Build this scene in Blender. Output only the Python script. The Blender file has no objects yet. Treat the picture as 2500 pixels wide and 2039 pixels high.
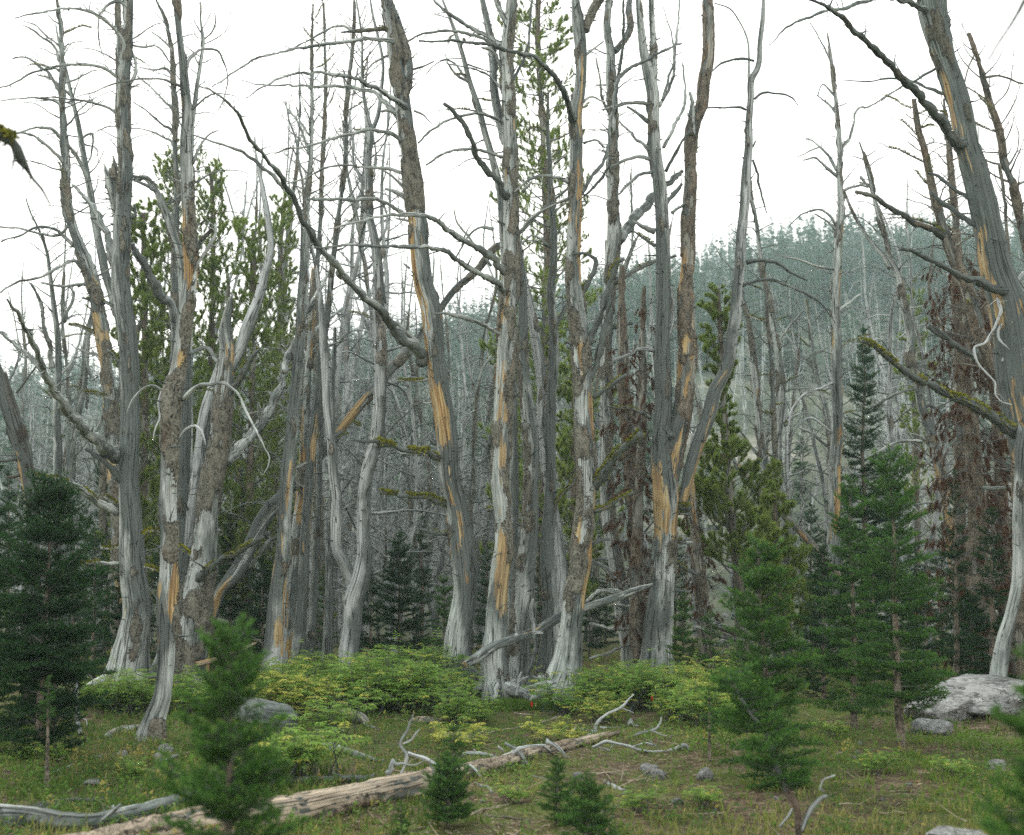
import bpy, math, random
import numpy as np
from mathutils import Vector

SC = bpy.context.scene
COL = SC.collection
R = math.radians
rng = np.random.default_rng(11)
random.seed(11)

# ------------------------------------------------------------------ camera
F = 2808.0                       # focal length in photo pixels (photo is 2500 x 2039)
CX, CY, HORIZON = 1250.0, 1019.5, 1420.0
EYE = np.array([0.0, 0.0, 1.6])
PITCH = math.atan((HORIZON - CY) / F)
cam_data = bpy.data.cameras.new('camera')
cam = bpy.data.objects.new('camera', cam_data)
COL.objects.link(cam)
cam.location = EYE
cam.rotation_euler = (R(90) + PITCH, 0, 0)
cam_data.sensor_fit = 'HORIZONTAL'
cam_data.sensor_width = 36.0
cam_data.lens = F / 2500 * 36.0
cam_data.clip_start = 0.05
cam_data.clip_end = 2000
cam_data.dof.use_dof = True
cam_data.dof.focus_distance = 15.5
cam_data.dof.aperture_fstop = 1.9
SC.camera = cam
HAZE = 0.00095

# ------------------------------------------------------------------ sky, sun, exposure
SUN_EL, SUN_AZ = R(44), R(325)   # soft back light through cloud, from beyond the trees on the left
world = bpy.data.worlds.new('World')
SC.world = world
world.use_nodes = True
wn = world.node_tree
wn.nodes.clear()
w_out = wn.nodes.new('ShaderNodeOutputWorld')
w_bg = wn.nodes.new('ShaderNodeBackground')
sky = wn.nodes.new('ShaderNodeTexSky')
sky.sky_type = 'NISHITA'
sky.sun_disc = False
sky.sun_elevation = SUN_EL
sky.sun_rotation = SUN_AZ
sky.air_density = 1.0
sky.dust_density = 3.0
wtc = wn.nodes.new('ShaderNodeTexCoord')
wno = wn.nodes.new('ShaderNodeTexNoise')
wno.inputs['Scale'].default_value = 1.6
wno.inputs['Detail'].default_value = 4
wn.links.new(wtc.outputs['Generated'], wno.inputs['Vector'])
wcr = wn.nodes.new('ShaderNodeValToRGB')
wcr.color_ramp.elements[0].position = 0.3
wcr.color_ramp.elements[0].color = (13.6, 14.0, 13.9, 1)
wcr.color_ramp.elements[1].position = 0.7
wcr.color_ramp.elements[1].color = (16.8, 16.5, 16.0, 1)
wn.links.new(wno.outputs['Fac'], wcr.inputs['Fac'])
wmx = wn.nodes.new('ShaderNodeMixRGB')
wmx.inputs['Fac'].default_value = 0.86
wn.links.new(sky.outputs['Color'], wmx.inputs['Color1'])
# cloud cover: brighter and warmer low down, a little dimmer and cooler overhead
wsx = wn.nodes.new('ShaderNodeSeparateXYZ'); wn.links.new(wtc.outputs['Generated'], wsx.inputs[0])
wgr = wn.nodes.new('ShaderNodeValToRGB')
wgr.color_ramp.elements[0].position = 0.0; wgr.color_ramp.elements[0].color = (1.09, 1.01, 0.955, 1)
wgr.color_ramp.elements[1].position = 0.9; wgr.color_ramp.elements[1].color = (0.66, 0.70, 0.73, 1)
wn.links.new(wsx.outputs['Z'], wgr.inputs['Fac'])
wml = wn.nodes.new('ShaderNodeMixRGB'); wml.blend_type = 'MULTIPLY'; wml.inputs['Fac'].default_value = 1.0
wn.links.new(wcr.outputs['Color'], wml.inputs['Color1']); wn.links.new(wgr.outputs['Color'], wml.inputs['Color2'])
wn.links.new(wml.outputs['Color'], wmx.inputs['Color2'])
wn.links.new(wmx.outputs['Color'], w_bg.inputs['Color'])
w_bg.inputs['Strength'].default_value = 0.072
wn.links.new(w_bg.outputs['Background'], w_out.inputs['Surface'])

sun_d = bpy.data.lights.new('sun', 'SUN')
sun_d.energy = 1.5
sun_d.angle = R(18)
sun_d.color = (1.0, 0.92, 0.80)
sun = bpy.data.objects.new('sun', sun_d)
COL.objects.link(sun)
sd = Vector((math.sin(SUN_AZ) * math.cos(SUN_EL), math.cos(SUN_AZ) * math.cos(SUN_EL), math.sin(SUN_EL)))
sun.rotation_euler = sd.to_track_quat('Z', 'Y').to_euler()
sun.location = (-10, -10, 30)

SC.view_settings.view_transform = 'Standard'
SC.view_settings.look = 'None'
SC.view_settings.exposure = 1.18
SC.view_settings.gamma = 1.0
SC.view_settings.use_curve_mapping = False
SC.render.engine = 'CYCLES'
SC.cycles.max_bounces = 4
SC.cycles.diffuse_bounces = 3
SC.cycles.glossy_bounces = 1
SC.cycles.transmission_bounces = 2
SC.cycles.volume_bounces = 1
SC.cycles.transparent_max_bounces = 4
SC.cycles.caustics_reflective = False
SC.cycles.caustics_refractive = False
SC.cycles.sample_clamp_indirect = 3.0
SC.cycles.use_adaptive_sampling = True
SC.cycles.adaptive_threshold = 0.012
SC.cycles.use_denoising = False
try:
    SC.cycles.denoiser = 'OPENIMAGEDENOISE'
except Exception:
    pass

# ------------------------------------------------------------------ pixel -> place helpers
CP, SP_ = math.cos(PITCH), math.sin(PITCH)

def ray(px, py):
    u = (np.asarray(px, float) - CX) / F
    v = (CY - np.asarray(py, float)) / F
    return np.stack([u, CP - SP_ * v, SP_ + CP * v], -1)

def P(px, py, d):
    """world point seen at photo pixel px,py lying at world depth y = d; also the forward distance"""
    r = ray(px, py)
    t = np.asarray(d, float) / r[..., 1]
    return EYE + r * t[..., None], t

# ------------------------------------------------------------------ noise
def _h(ix, iy, iz):
    n = (ix.astype(np.int64) * 374761393 + iy.astype(np.int64) * 668265263 + iz.astype(np.int64) * 1440662683) & 0xffffffff
    n = ((n ^ (n >> 13)) * 1274126177) & 0xffffffff
    n = n ^ (n >> 16)
    return (n & 0xffff) / 65535.0

def vn(p):
    p = np.asarray(p, float)
    i = np.floor(p).astype(np.int64)
    f = p - i
    f = f * f * (3 - 2 * f)
    x, y, z = i[..., 0], i[..., 1], i[..., 2]
    fx, fy, fz = f[..., 0], f[..., 1], f[..., 2]
    def l(a, b, t): return a + (b - a) * t
    c00 = l(_h(x, y, z), _h(x + 1, y, z), fx)
    c10 = l(_h(x, y + 1, z), _h(x + 1, y + 1, z), fx)
    c01 = l(_h(x, y, z + 1), _h(x + 1, y, z + 1), fx)
    c11 = l(_h(x, y + 1, z + 1), _h(x + 1, y + 1, z + 1), fx)
    return l(l(c00, c10, fy), l(c01, c11, fy), fz)

def fbm(p, o=3):
    p = np.asarray(p, float)
    s, a, t = 0, 1.0, 0
    for k in range(o):
        s = s + a * vn(p * (2 ** k) + 17.3 * k)
        t += a
        a *= 0.5
    return s / t

def sst(a, b, x):
    t = np.clip((x - a) / (b - a), 0, 1)
    return t * t * (3 - 2 * t)

# ------------------------------------------------------------------ terrain height
RIDGE_PX = [-600, 0, 300, 700, 1000, 1300, 1500, 1700, 1900, 2100, 2500, 3200]
RIDGE_PY = [1020, 1015, 1010, 970, 905, 830, 765, 715, 665, 650, 650, 620]
D0, D1 = 38.0, 310.0
_ra = [(px - CX) / F for px in RIDGE_PX]
_rh = [1.6 + (HORIZON - py) / F * D1 * 1.02 for py in RIDGE_PY]

def hgt(x, y):
    x = np.asarray(x, float); y = np.asarray(y, float)
    a = x / np.maximum(y, 1.0)
    H = np.interp(a, _ra, _rh)
    s = np.clip((y - D0) / (D1 - D0), 0, 1)
    hill = H * (0.72 * s ** 1.15 + 0.28 * s * s * (3 - 2 * s))
    back = np.clip((y - D1) / 110.0, 0, 1)
    hill = hill * (1 - 0.25 * back)
    z0 = np.zeros_like(x)
    q = np.stack([x, y, z0], -1)
    n = 0.22 * (fbm(q * 0.22, 2) - 0.5) + 0.10 * (fbm(q * 0.9 + 5, 2) - 0.5) + 0.035 * (fbm(q * 4.5 + 9, 2) - 0.5)
    big = (fbm(q * 0.05 + 3, 3) - 0.5) * 12.0 * s
    return n + hill + big

_dd = np.concatenate([np.arange(3, 40, 0.04), np.arange(40, 230, 0.5)])
def ground_at(px, py):
    """first depth at which the ray through a photo pixel meets the ground"""
    p, t = P(np.full(_dd.shape, px), np.full(_dd.shape, py), _dd)
    below = p[:, 2] <= hgt(p[:, 0], p[:, 1])
    return float(_dd[int(np.argmax(below))]) if below.any() else 60.0

# ------------------------------------------------------------------ mesh building
class MB:
    def __init__(s):
        s.v, s.f3, s.f4, s.m3, s.m4, s.tc, s.ab = [], [], [], [], [], [], []
        s.n = 0
    def add(s, v, q=None, t=None, mat=0, tc=None, ab=None):
        v = np.asarray(v, float).reshape(-1, 3)
        k = len(v)
        s.v.append(v)
        s.tc.append(np.zeros((k, 3)) if tc is None else tc)
        if ab is None: ab = np.zeros((k, 3))
        ab = np.asarray(ab, float)
        if ab.ndim == 1: ab = np.tile(ab, (k, 1))
        s.ab.append(ab)
        if q is not None and len(q):
            s.f4.append(np.asarray(q) + s.n); s.m4.append(np.full(len(q), mat))
        if t is not None and len(t):
            s.f3.append(np.asarray(t) + s.n); s.m3.append(np.full(len(t), mat))
        s.n += k
    def mesh(s, name, mats, smooth=True, origin=None):
        v = np.concatenate(s.v)
        if origin is not None: v = v - np.asarray(origin)
        me = bpy.data.meshes.new(name)
        f3 = np.concatenate(s.f3) if s.f3 else np.zeros((0, 3), int)
        f4 = np.concatenate(s.f4) if s.f4 else np.zeros((0, 4), int)
        mi = np.concatenate(s.m3 + s.m4) if (s.m3 or s.m4) else np.zeros(0)
        me.vertices.add(len(v)); me.vertices.foreach_set('co', v.astype(np.float32).ravel())
        nl = f3.size + f4.size
        me.loops.add(nl)
        me.loops.foreach_set('vertex_index', np.concatenate([f3.ravel(), f4.ravel()]).astype(np.int32))
        me.polygons.add(len(f3) + len(f4))
        st = np.concatenate([np.arange(len(f3)) * 3, f3.size + np.arange(len(f4)) * 4]).astype(np.int32)
        me.polygons.foreach_set('loop_start', st)
        me.polygons.foreach_set('material_index', mi.astype(np.int32))
        me.polygons.foreach_set('use_smooth', np.full(len(st), bool(smooth)))
        me.update(calc_edges=True)
        a = me.attributes.new('tc', 'FLOAT_VECTOR', 'POINT')
        a.data.foreach_set('vector', np.concatenate(s.tc).astype(np.float32).ravel())
        a = me.attributes.new('ab', 'FLOAT_VECTOR', 'POINT')
        a.data.foreach_set('vector', np.concatenate(s.ab).astype(np.float32).ravel())
        for m in mats: me.materials.append(m)
        return me

def link(name, me, parent=None, loc=None, **props):
    o = bpy.data.objects.new(name, me)
    COL.objects.link(o)
    if parent is not None: o.parent = parent
    if loc is not None: o.location = loc
    for k, v in props.items(): o[k] = v
    return o

_labels = {}
def thing(name, label, cat, loc=(0, 0, 0), rz=0.0, group=None, scale=None):
    o = bpy.data.objects.new(name, None)
    COL.objects.link(o)
    o.empty_display_size = 0.2
    o.location = loc
    o.rotation_euler = (0, 0, rz)
    if scale is not None: o.scale = (scale,) * 3
    o['label'] = label; o['category'] = cat
    if group: o['group'] = group
    return o

# ------------------------------------------------------------------ curves and tubes
def resample(p, r, step=None, n=None):
    p = np.asarray(p, float); r = np.asarray(r, float)
    d = np.linalg.norm(np.diff(p, axis=0), axis=1)
    d = np.maximum(d, 1e-5)
    s = np.concatenate([[0], np.cumsum(d)])
    if n is None: n = max(3, int(s[-1] / step) + 1)
    m = np.gradient(p, s, axis=0) if len(p) > 2 else np.repeat((p[1:] - p[:1]) / s[-1], 2, 0)
    t = np.linspace(0, s[-1], n)
    i = np.clip(np.searchsorted(s, t, side='right') - 1, 0, len(p) - 2)
    h = (s[i + 1] - s[i])
    u = (t - s[i]) / h
    u2, u3 = u * u, u * u * u
    q = ((2 * u3 - 3 * u2 + 1)[:, None] * p[i] + ((u3 - 2 * u2 + u) * h)[:, None] * m[i]
         + (-2 * u3 + 3 * u2)[:, None] * p[i + 1] + ((u3 - u2) * h)[:, None] * m[i + 1])
    return q, np.interp(t, s, r), t

def frames(p):
    t = np.gradient(p, axis=0)
    t /= np.maximum(np.linalg.norm(t, axis=1, keepdims=True), 1e-9)
    a = np.abs(t).mean(0)
    ref = np.eye(3)[int(np.argmin(a))]
    u = np.cross(t, ref); u /= np.maximum(np.linalg.norm(u, axis=1, keepdims=True), 1e-9)
    w = np.cross(t, u)
    return t, u, w

def tube_arrays(p, r, sides, s=None, cap=True):
    n = len(p)
    t, u, w = frames(p)
    th = np.arange(sides) * (2 * math.pi / sides)
    c, sn = np.cos(th), np.sin(th)
    dirs = u[:, None, :] * c[None, :, None] + w[:, None, :] * sn[None, :, None]
    r = np.asarray(r, float)
    rr = r[:, None] if r.ndim == 1 else r
    v = p[:, None, :] + dirs * rr[..., None]
    i = np.arange(n - 1)[:, None] * sides
    j = np.arange(sides)[None, :]
    j2 = (j + 1) % sides
    q = np.stack([i + j, i + j2, i + sides + j2, i + sides + j], -1).reshape(-1, 4)
    if s is None:
        s = np.concatenate([[0], np.cumsum(np.linalg.norm(np.diff(p, axis=0), axis=1))])
    rm = float(np.mean(r))
    tc = np.stack([np.broadcast_to(c * rm, (n, sides)), np.broadcast_to(sn * rm, (n, sides)), np.broadcast_to(s[:, None], (n, sides))], -1)
    v = v.reshape(-1, 3); tc = tc.reshape(-1, 3)
    tri = None
    if cap:
        v = np.concatenate([v, p[-1:], p[:1]]); tc = np.concatenate([tc, tc[-1:], tc[:1]])
        e = (n - 1) * sides
        k = np.arange(sides); k2 = (k + 1) % sides
        tri = np.concatenate([np.stack([e + k, e + k2, np.full(sides, n * sides)], -1),
                              np.stack([k2, k, np.full(sides, n * sides + 1)], -1)])
    return v, q, tri, tc, dirs

def add_tube(mb, p, r, sides=6, mat=0, ab=(0, 0, 0), tc_off=0.0):
    v, q, t, tc, _ = tube_arrays(np.asarray(p, float), r, sides)
    mb.add(v, q, t, mat, tc + tc_off, np.asarray(ab, float))

def rand_dir(g, axis, ang):
    """unit vector at angle ang from axis with a random turn"""
    a = np.asarray(axis, float); a = a / np.linalg.norm(a)
    x = g.normal(size=3); x -= a * x.dot(a); x /= np.linalg.norm(x)
    return a * math.cos(ang) + x * math.sin(ang)

# ------------------------------------------------------------------ node helper
class NT:
    def __init__(s, name):
        s.m = bpy.data.materials.new(name); s.m.use_nodes = True
        s.t = s.m.node_tree; s.t.nodes.clear()
        s.out = s.t.nodes.new('ShaderNodeOutputMaterial')
    def n(s, typ, ins=None, **kw):
        x = s.t.nodes.new('ShaderNode' + typ)
        for k, v in kw.items(): setattr(x, k, v)
        for k, v in (ins or {}).items():
            if isinstance(v, bpy.types.NodeSocket): s.t.links.new(v, x.inputs[k])
            else: x.inputs[k].default_value = v
        return x
    def attr(s, name): return s.n('Attribute', attribute_name=name)
    def vmul(s, v, xyz): return s.n('VectorMath', {0: v, 1: xyz}, operation='MULTIPLY').outputs[0]
    def vadd(s, v, xyz): return s.n('VectorMath', {0: v, 1: xyz}, operation='ADD').outputs[0]
    def noise(s, v, sc=1.0, det=3, rough=0.55, dist=0.0):
        return s.n('TexNoise', {'Vector': v, 'Scale': sc, 'Detail': det, 'Roughness': rough, 'Distortion': dist}).outputs['Fac']
    def math(s, op, a, b=0.0, clamp=False):
        return s.n('Math', {0: a, 1: b}, operation=op, use_clamp=clamp).outputs[0]
    def step(s, v, a, b):
        return s.n('MapRange', {'Value': v, 'From Min': a, 'From Max': b}, interpolation_type='SMOOTHSTEP').outputs[0]
    def ramp(s, v, els):
        x = s.n('ValToRGB', {'Fac': v}); e = x.color_ramp.elements
        e[0].position, e[0].color = els[0][0], tuple(els[0][1]) + (1,)
        e[1].position, e[1].color = els[-1][0], tuple(els[-1][1]) + (1,)
        for pos, c in els[1:-1]:
            k = e.new(pos); k.color = tuple(c) + (1,)
        return x.outputs['Color']
    def mix(s, f, a, b, mode='MIX'):
        def col(c): return c if isinstance(c, bpy.types.NodeSocket) else tuple(c) + (1,)
        return s.n('MixRGB', {'Fac': f, 'Color1': col(a), 'Color2': col(b)}, blend_type=mode).outputs[0]
    def finish(s, col, rough=0.85, bump=None, bd=0.01, bs=1.0, spec=0.25, trans=None):
        ins = {'Base Color': col, 'Roughness': rough, 'Specular IOR Level': spec}
        if bump is not None:
            b = s.n('Bump', {'Height': bump, 'Distance': bd, 'Strength': bs})
            ins['Normal'] = b.outputs[0]
        b = s.n('BsdfPrincipled', ins)
        sh = b.outputs[0]
        if trans is not None:
            tr = s.n('BsdfTranslucent', {'Color': trans})
            sh = s.n('MixShader', {0: 0.45, 1: sh, 2: tr.outputs[0]}).outputs[0]
        s.t.links.new(sh, s.out.inputs['Surface'])
        return s.m
# ------------------------------------------------------------------ materials
def wood_material(name, light=(.47, .505, .475), dark=(.10, .125, .115), barkl=(.215, .21, .17), barkd=(.036, .033, .026), tint=(1, 1, 1)):
    k = NT(name)
    tc = k.attr('tc').outputs['Vector']
    ab = k.n('SeparateXYZ', {0: k.attr('ab').outputs['Vector']})
    bk, og, dk = ab.outputs[0], ab.outputs[1], ab.outputs[2]
    rnd = k.n('ObjectInfo').outputs['Random']
    off = k.n('CombineXYZ', {0: k.math('MULTIPLY', rnd, 7.0), 1: 0.0, 2: k.math('MULTIPLY', rnd, 31.0)}).outputs[0]
    tc = k.vadd(tc, off)
    fine = k.noise(k.vmul(tc, (80, 80, 6)), 1.0, 4, 0.65)
    grain = k.noise(k.vmul(tc, (22, 22, 1.7)), 1.0, 4, 0.6, 0.6)
    patch = k.noise(k.vmul(tc, (6, 6, 1.4)), 1.0, 5, 0.65)
    g = k.math('ADD', k.math('MULTIPLY', fine, 0.45), k.math('MULTIPLY', grain, 0.55))
    silver = k.ramp(g, [(0.30, [c * 1.0 for c in dark]), (0.44, [a * .5 + b * .5 for a, b in zip(dark, light)]), (0.56, light), (0.72, [min(1, c * 1.22) for c in light])])
    # grey-green stain running down the grain, plus painted side shade carried by dk
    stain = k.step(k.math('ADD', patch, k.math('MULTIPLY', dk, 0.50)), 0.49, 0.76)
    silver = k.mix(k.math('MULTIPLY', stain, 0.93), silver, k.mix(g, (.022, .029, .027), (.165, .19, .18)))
    # drying checks: thin dark lines along the grain
    cn = k.noise(k.vmul(tc, (15, 15, 0.45)), 1.0, 2, 0.5, 0.8)
    crack = k.math('SUBTRACT', 1.0, k.step(k.math('ABSOLUTE', k.math('SUBTRACT', cn, 0.5)), 0.0, 0.018))
    silver = k.mix(k.math('MULTIPLY', crack, 0.9), silver, (.025, .025, .023))
    # exposed inner wood
    on = k.noise(k.vmul(tc, (30, 30, 1.2)), 1.0, 4, 0.65)
    inner = k.ramp(on, [(0.32, (.07, .042, .024)), (0.43, (.27, .155, .065)), (0.52, (.43, .29, .12)), (0.62, (.50, .39, .20)), (0.75, (.40, .37, .27))])
    om = k.step(k.math('ADD', og, k.math('MULTIPLY', k.math('SUBTRACT', k.noise(k.vmul(tc, (24, 24, 2.0)), 1.0, 4, .65), 0.5), 1.3)), 0.46, 0.56)
    inner = k.mix(k.math('MULTIPLY', k.noise(k.vmul(tc, (9, 9, 2.5)), 1.0, 3), k.math('ADD', 0.05, k.math('MULTIPLY', rnd, 0.7))), inner, (.33, .32, .23))
    col = k.mix(om, silver, inner)
    # scaly bark
    vo = k.n('TexVoronoi', {'Vector': k.vadd(k.vmul(tc, (62, 62, 36)), k.vmul(k.n('TexNoise', {'Vector': k.vmul(tc, (30, 30, 20))}).outputs['Color'], (2.2, 2.2, 2.2))), 'Scale': 1.0, 'Randomness': 1.0}, feature='F1')
    bn = k.noise(k.vmul(tc, (60, 60, 45)), 1.0, 4, 0.7)
    bb = k.math('ADD', k.math('MULTIPLY', vo.outputs['Distance'], 0.30), k.math('MULTIPLY', k.math('ADD', bn, k.noise(k.vmul(tc, (14, 14, 6)), 1.0, 3)), 0.45))
    bark = k.ramp(bb, [(0.36, (.34, .345, .31)), (0.44, [c * 1.15 for c in barkl]), (0.53, barkl), (0.62, [(a + b) * .5 for a, b in zip(barkl, barkd)]), (0.72, barkd)])
    rust = k.step(k.noise(k.vmul(tc, (7, 7, 2)), 1.0, 3), 0.54, 0.72)
    bark = k.mix(k.math('MULTIPLY', rust, 0.28), bark, k.mix(bn, (.07, .04, .025), (.33, .20, .12)))
    bm = k.step(k.math('ADD', bk, k.math('MULTIPLY', k.math('SUBTRACT', bn, 0.5), 0.5)), 0.46, 0.54)
    col = k.mix(bm, col, bark)
    edge = k.math('MULTIPLY', k.math('MULTIPLY', bm, k.math('SUBTRACT', 1.0, bm)), 3.2, True)
    col = k.mix(edge, col, (.03, .024, .018))  # crevice shade painted as a dark line where bark meets bare wood
    # odd knots and lichen flecks
    li = k.step(k.noise(k.vmul(tc, (18, 18, 14)), 1.0, 2), 0.70, 0.76)
    col = k.mix(k.math('MULTIPLY', li, 0.55), col, (.30, .32, .24))
    col = k.mix(1.0, col, tint, 'MULTIPLY')
    hb = k.math('ADD', k.math('MULTIPLY', g, 0.7), k.math('MULTIPLY', crack, -1.2))
    hk = k.math('ADD', 1.0, k.math('MULTIPLY', bb, -1.6))
    hmix = k.n('MapRange', {'Value': bm, 'To Min': hb, 'To Max': hk}).outputs[0]
    return k.finish(col, 0.82, hmix, 0.012, 0.9, 0.2)

M_WOOD = wood_material('weathered_wood')
M_PALE = wood_material('bleached_wood', light=(.47, .50, .49), dark=(.18, .20, .20), barkl=(.30, .29, .25))
M_DARKWOOD = wood_material('dark_rotten_wood', light=(.09, .085, .072), dark=(.022, .02, .017), barkl=(.075, .065, .05))
M_GREYWOOD = wood_material('dark_grey_wood', light=(.25, .29, .265), dark=(.06, .078, .07), barkl=(.14, .145, .115))  # darker grey-green wood of the massive leaning tree
M_LOG = wood_material('tan_log_wood', light=(.45, .385, .30), dark=(.15, .12, .09), barkl=(.38, .32, .25), tint=(1, .97, .93))
M_BARKY = wood_material('brown_bark', light=(.34, .33, .28), dark=(.11, .105, .09), barkl=(.225, .195, .15))

def leaf_material(name, c0, c1, c2, tr=None, rough=0.6):
    """ab.x picks the tint from c0 to c1, ab.y blends in c2"""
    k = NT(name)
    ab = k.n('SeparateXYZ', {0: k.attr('ab').outputs['Vector']})
    rnd = k.n('ObjectInfo').outputs['Random']
    f = k.math('ADD', ab.outputs[0], k.math('MULTIPLY', k.math('SUBTRACT', rnd, 0.5), 0.35), True)
    col = k.mix(f, c0, c1)
    col = k.mix(ab.outputs[1], col, c2)
    return k.finish(col, rough, spec=0.08, trans=k.mix(0.5, col, c1) if tr else None)

M_FIR = leaf_material('fir_needles', (.016, .055, .013), (.085, .205, .038), (.27, .42, .08), True)
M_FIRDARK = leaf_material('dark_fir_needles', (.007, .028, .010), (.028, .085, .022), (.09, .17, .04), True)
M_PINE = leaf_material('pine_needles', (.11, .175, .04), (.29, .38, .095), (.42, .48, .13), True)
M_RUST = leaf_material('dead_brown_needles', (.06, .030, .018), (.145, .075, .04), (.22, .14, .09), True)
M_SHRUB = leaf_material('shrub_leaves', (.075, .18, .028), (.31, .48, .10), (.62, .56, .12), True, 0.5)
M_GRASS = leaf_material('grass_blades', (.035, .085, .014), (.17, .25, .045), (.36, .30, .13), True)
M_HERB = leaf_material('herb_leaves', (.028, .085, .015), (.16, .28, .05), (.42, .32, .09), True)
M_MOSS = leaf_material('yellow_lichen', (.10, .11, .015), (.27, .27, .04), (.10, .12, .03), False, 0.9)
M_LITTER = leaf_material('dry_litter', (.13, .10, .07), (.42, .35, .25), (.30, .14, .07), False, 0.9)
M_RED = leaf_material('red_petals', (.55, .03, .03), (.75, .07, .06), (.6, .1, .05), True)
M_TWIG = wood_material('twig_wood', light=(.26, .25, .23), dark=(.08, .07, .06), barkl=(.15, .12, .10))

def rock_material():
    k = NT('grey_rock')
    tc = k.n('TexCoord').outputs['Object']
    a = k.noise(tc, 3.0, 6, 0.65)
    b = k.noise(tc, 22.0, 4, 0.7)
    col = k.ramp(k.math('ADD', k.math('MULTIPLY', a, 0.6), k.math('MULTIPLY', b, 0.4)), [(0.34, (.07, .072, .07)), (0.46, (.22, .225, .215)), (0.6, (.42, .425, .415))])
    li = k.step(k.noise(tc, 7.0, 4, 0.6), 0.56, 0.66)
    col = k.mix(k.math('MULTIPLY', li, 0.6), col, (.10, .105, .085))
    crack = k.math('SUBTRACT', 1.0, k.step(k.math('ABSOLUTE', k.math('SUBTRACT', k.noise(tc, 2.2, 3, 0.6, 1.5), 0.5)), 0.0, 0.018))
    col = k.mix(k.math('MULTIPLY', crack, 0.7), col, (.03, .03, .03))
    return k.finish(col, 0.9, k.math('SUBTRACT', b, crack), 0.03, 0.8, 0.2)
M_ROCK = rock_material()

def ground_material():
    k = NT('forest_floor')
    g = k.n('NewGeometry').outputs['Position']
    a = k.noise(g, 0.9, 5, 0.6)
    b = k.noise(g, 9.0, 5, 0.65)
    c = k.noise(g, 55.0, 3, 0.7)
    soil = k.ramp(k.math('ADD', k.math('MULTIPLY', b, .5), k.math('MULTIPLY', c, .5)), [(0.36, (.018, .013, .008)), (0.5, (.085, .063, .040)), (0.62, (.24, .185, .125))])
    green = k.ramp(c, [(0.3, (.03, .045, .012)), (0.7, (.13, .15, .04))])
    col = k.mix(k.step(k.math('ADD', a, k.math('MULTIPLY', k.math('SUBTRACT', b, .5), .5)), 0.42, 0.6), soil, green)
    sep = k.n('SeparateXYZ', {0: g})
    far = k.step(sep.outputs[1], 26.0, 42.0)
    hn = k.noise(g, 0.08, 5, 0.6)
    slope = k.ramp(hn, [(0.36, (.04, .058, .035)), (0.52, (.09, .10, .065)), (0.68, (.24, .23, .19))])
    col = k.mix(far, col, slope)
    return k.finish(col, 0.95, c, 0.03, 0.6, 0.1)
M_GROUND = ground_material()

# ------------------------------------------------------------------ the ground: one sheet to the far side of the hill
def axis(fine0, fine1, step, lo, hi, k=1.16):
    a = list(np.arange(fine0, fine1 + 1e-6, step))
    s, x = step, fine1
    while x < hi:
        s = min(s * k, 6.0); x += s; a.append(x)
    s, x, b = step, fine0, []
    while x > lo:
        s = min(s * k, 25.0); x -= s; b.append(x)
    return np.array(b[::-1] + a)

xs = axis(-8.5, 8.5, 0.085, -330, 330)
ys = axis(3.0, 21.0, 0.085, -60, 425)
GX, GY = np.meshgrid(xs, ys)
GZ = hgt(GX, GY)
nx, ny = len(xs), len(ys)
idx = (np.arange(ny - 1)[:, None] * nx + np.arange(nx - 1)[None, :]).ravel()
mb = MB()
mb.add(np.stack([GX, GY, GZ], -1).reshape(-1, 3), np.stack([idx, idx + 1, idx + nx + 1, idx + nx], -1))
link('ground', mb.mesh('ground', [M_GROUND]), kind='structure')
# ------------------------------------------------------------------ twigs, needles, lichen (batched)
def perp(D, g):
    X = g.normal(size=D.shape)
    X -= D * np.sum(X * D, 1, keepdims=True)
    X /= np.maximum(np.linalg.norm(X, axis=1, keepdims=True), 1e-9)
    return X

def unit(D):
    return D / np.maximum(np.linalg.norm(D, axis=-1, keepdims=True), 1e-9)

def twig_batch(mb, S, D, L, R0, g, k=4, bend=0.0, wig=0.25, sides=3, mat=0, ab=(.15, 0, .3)):
    """many thin tapering twigs at once; returns their centre lines (n,k,3)"""
    n = len(S)
    if n == 0: return np.zeros((0, k, 3))
    D = unit(np.asarray(D, float)); L = np.broadcast_to(L, (n,)); R0 = np.broadcast_to(R0, (n,)); bend = np.broadcast_to(bend, (n,))
    pts = [np.asarray(S, float)]; d = D.copy(); dirs = [d]
    for i in range(k - 1):
        d = unit(d + np.array([0, 0, 1.0]) * (bend / (k - 1))[:, None] + g.normal(size=d.shape) * wig / math.sqrt(k))
        pts.append(pts[-1] + d * (L / (k - 1))[:, None]); dirs.append(d)
    pth = np.stack(pts, 1)
    u = perp(D, g); w = np.cross(D, u)
    th = np.arange(sides) * 2 * math.pi / sides
    off = u[:, None, :] * np.cos(th)[None, :, None] + w[:, None, :] * np.sin(th)[None, :, None]
    rad = R0[:, None] * np.linspace(1, 0.22, k)[None, :]
    v = pth[:, :, None, :] + off[:, None] * rad[:, :, None, None]
    base = (np.arange(n) * k * sides)[:, None, None]
    i = (np.arange(k - 1) * sides)[None, :, None]; j = np.arange(sides)[None, None, :]; j2 = (j + 1) % sides
    q = np.stack([base + i + j, base + i + j2, base + i + sides + j2, base + i + sides + j], -1).reshape(-1, 4)
    s = np.linspace(0, 1, k)[None, :, None] * L[:, None, None]
    tc = np.stack([np.broadcast_to(np.cos(th) * .02, (n, k, sides)), np.broadcast_to(np.sin(th) * .02, (n, k, sides)), np.broadcast_to(s, (n, k, sides))], -1) + g.random((n, 1, 1, 1)) * 5
    mb.add(v.reshape(-1, 3), q, None, mat, tc.reshape(-1, 3), np.asarray(ab, float))
    return pth

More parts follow.
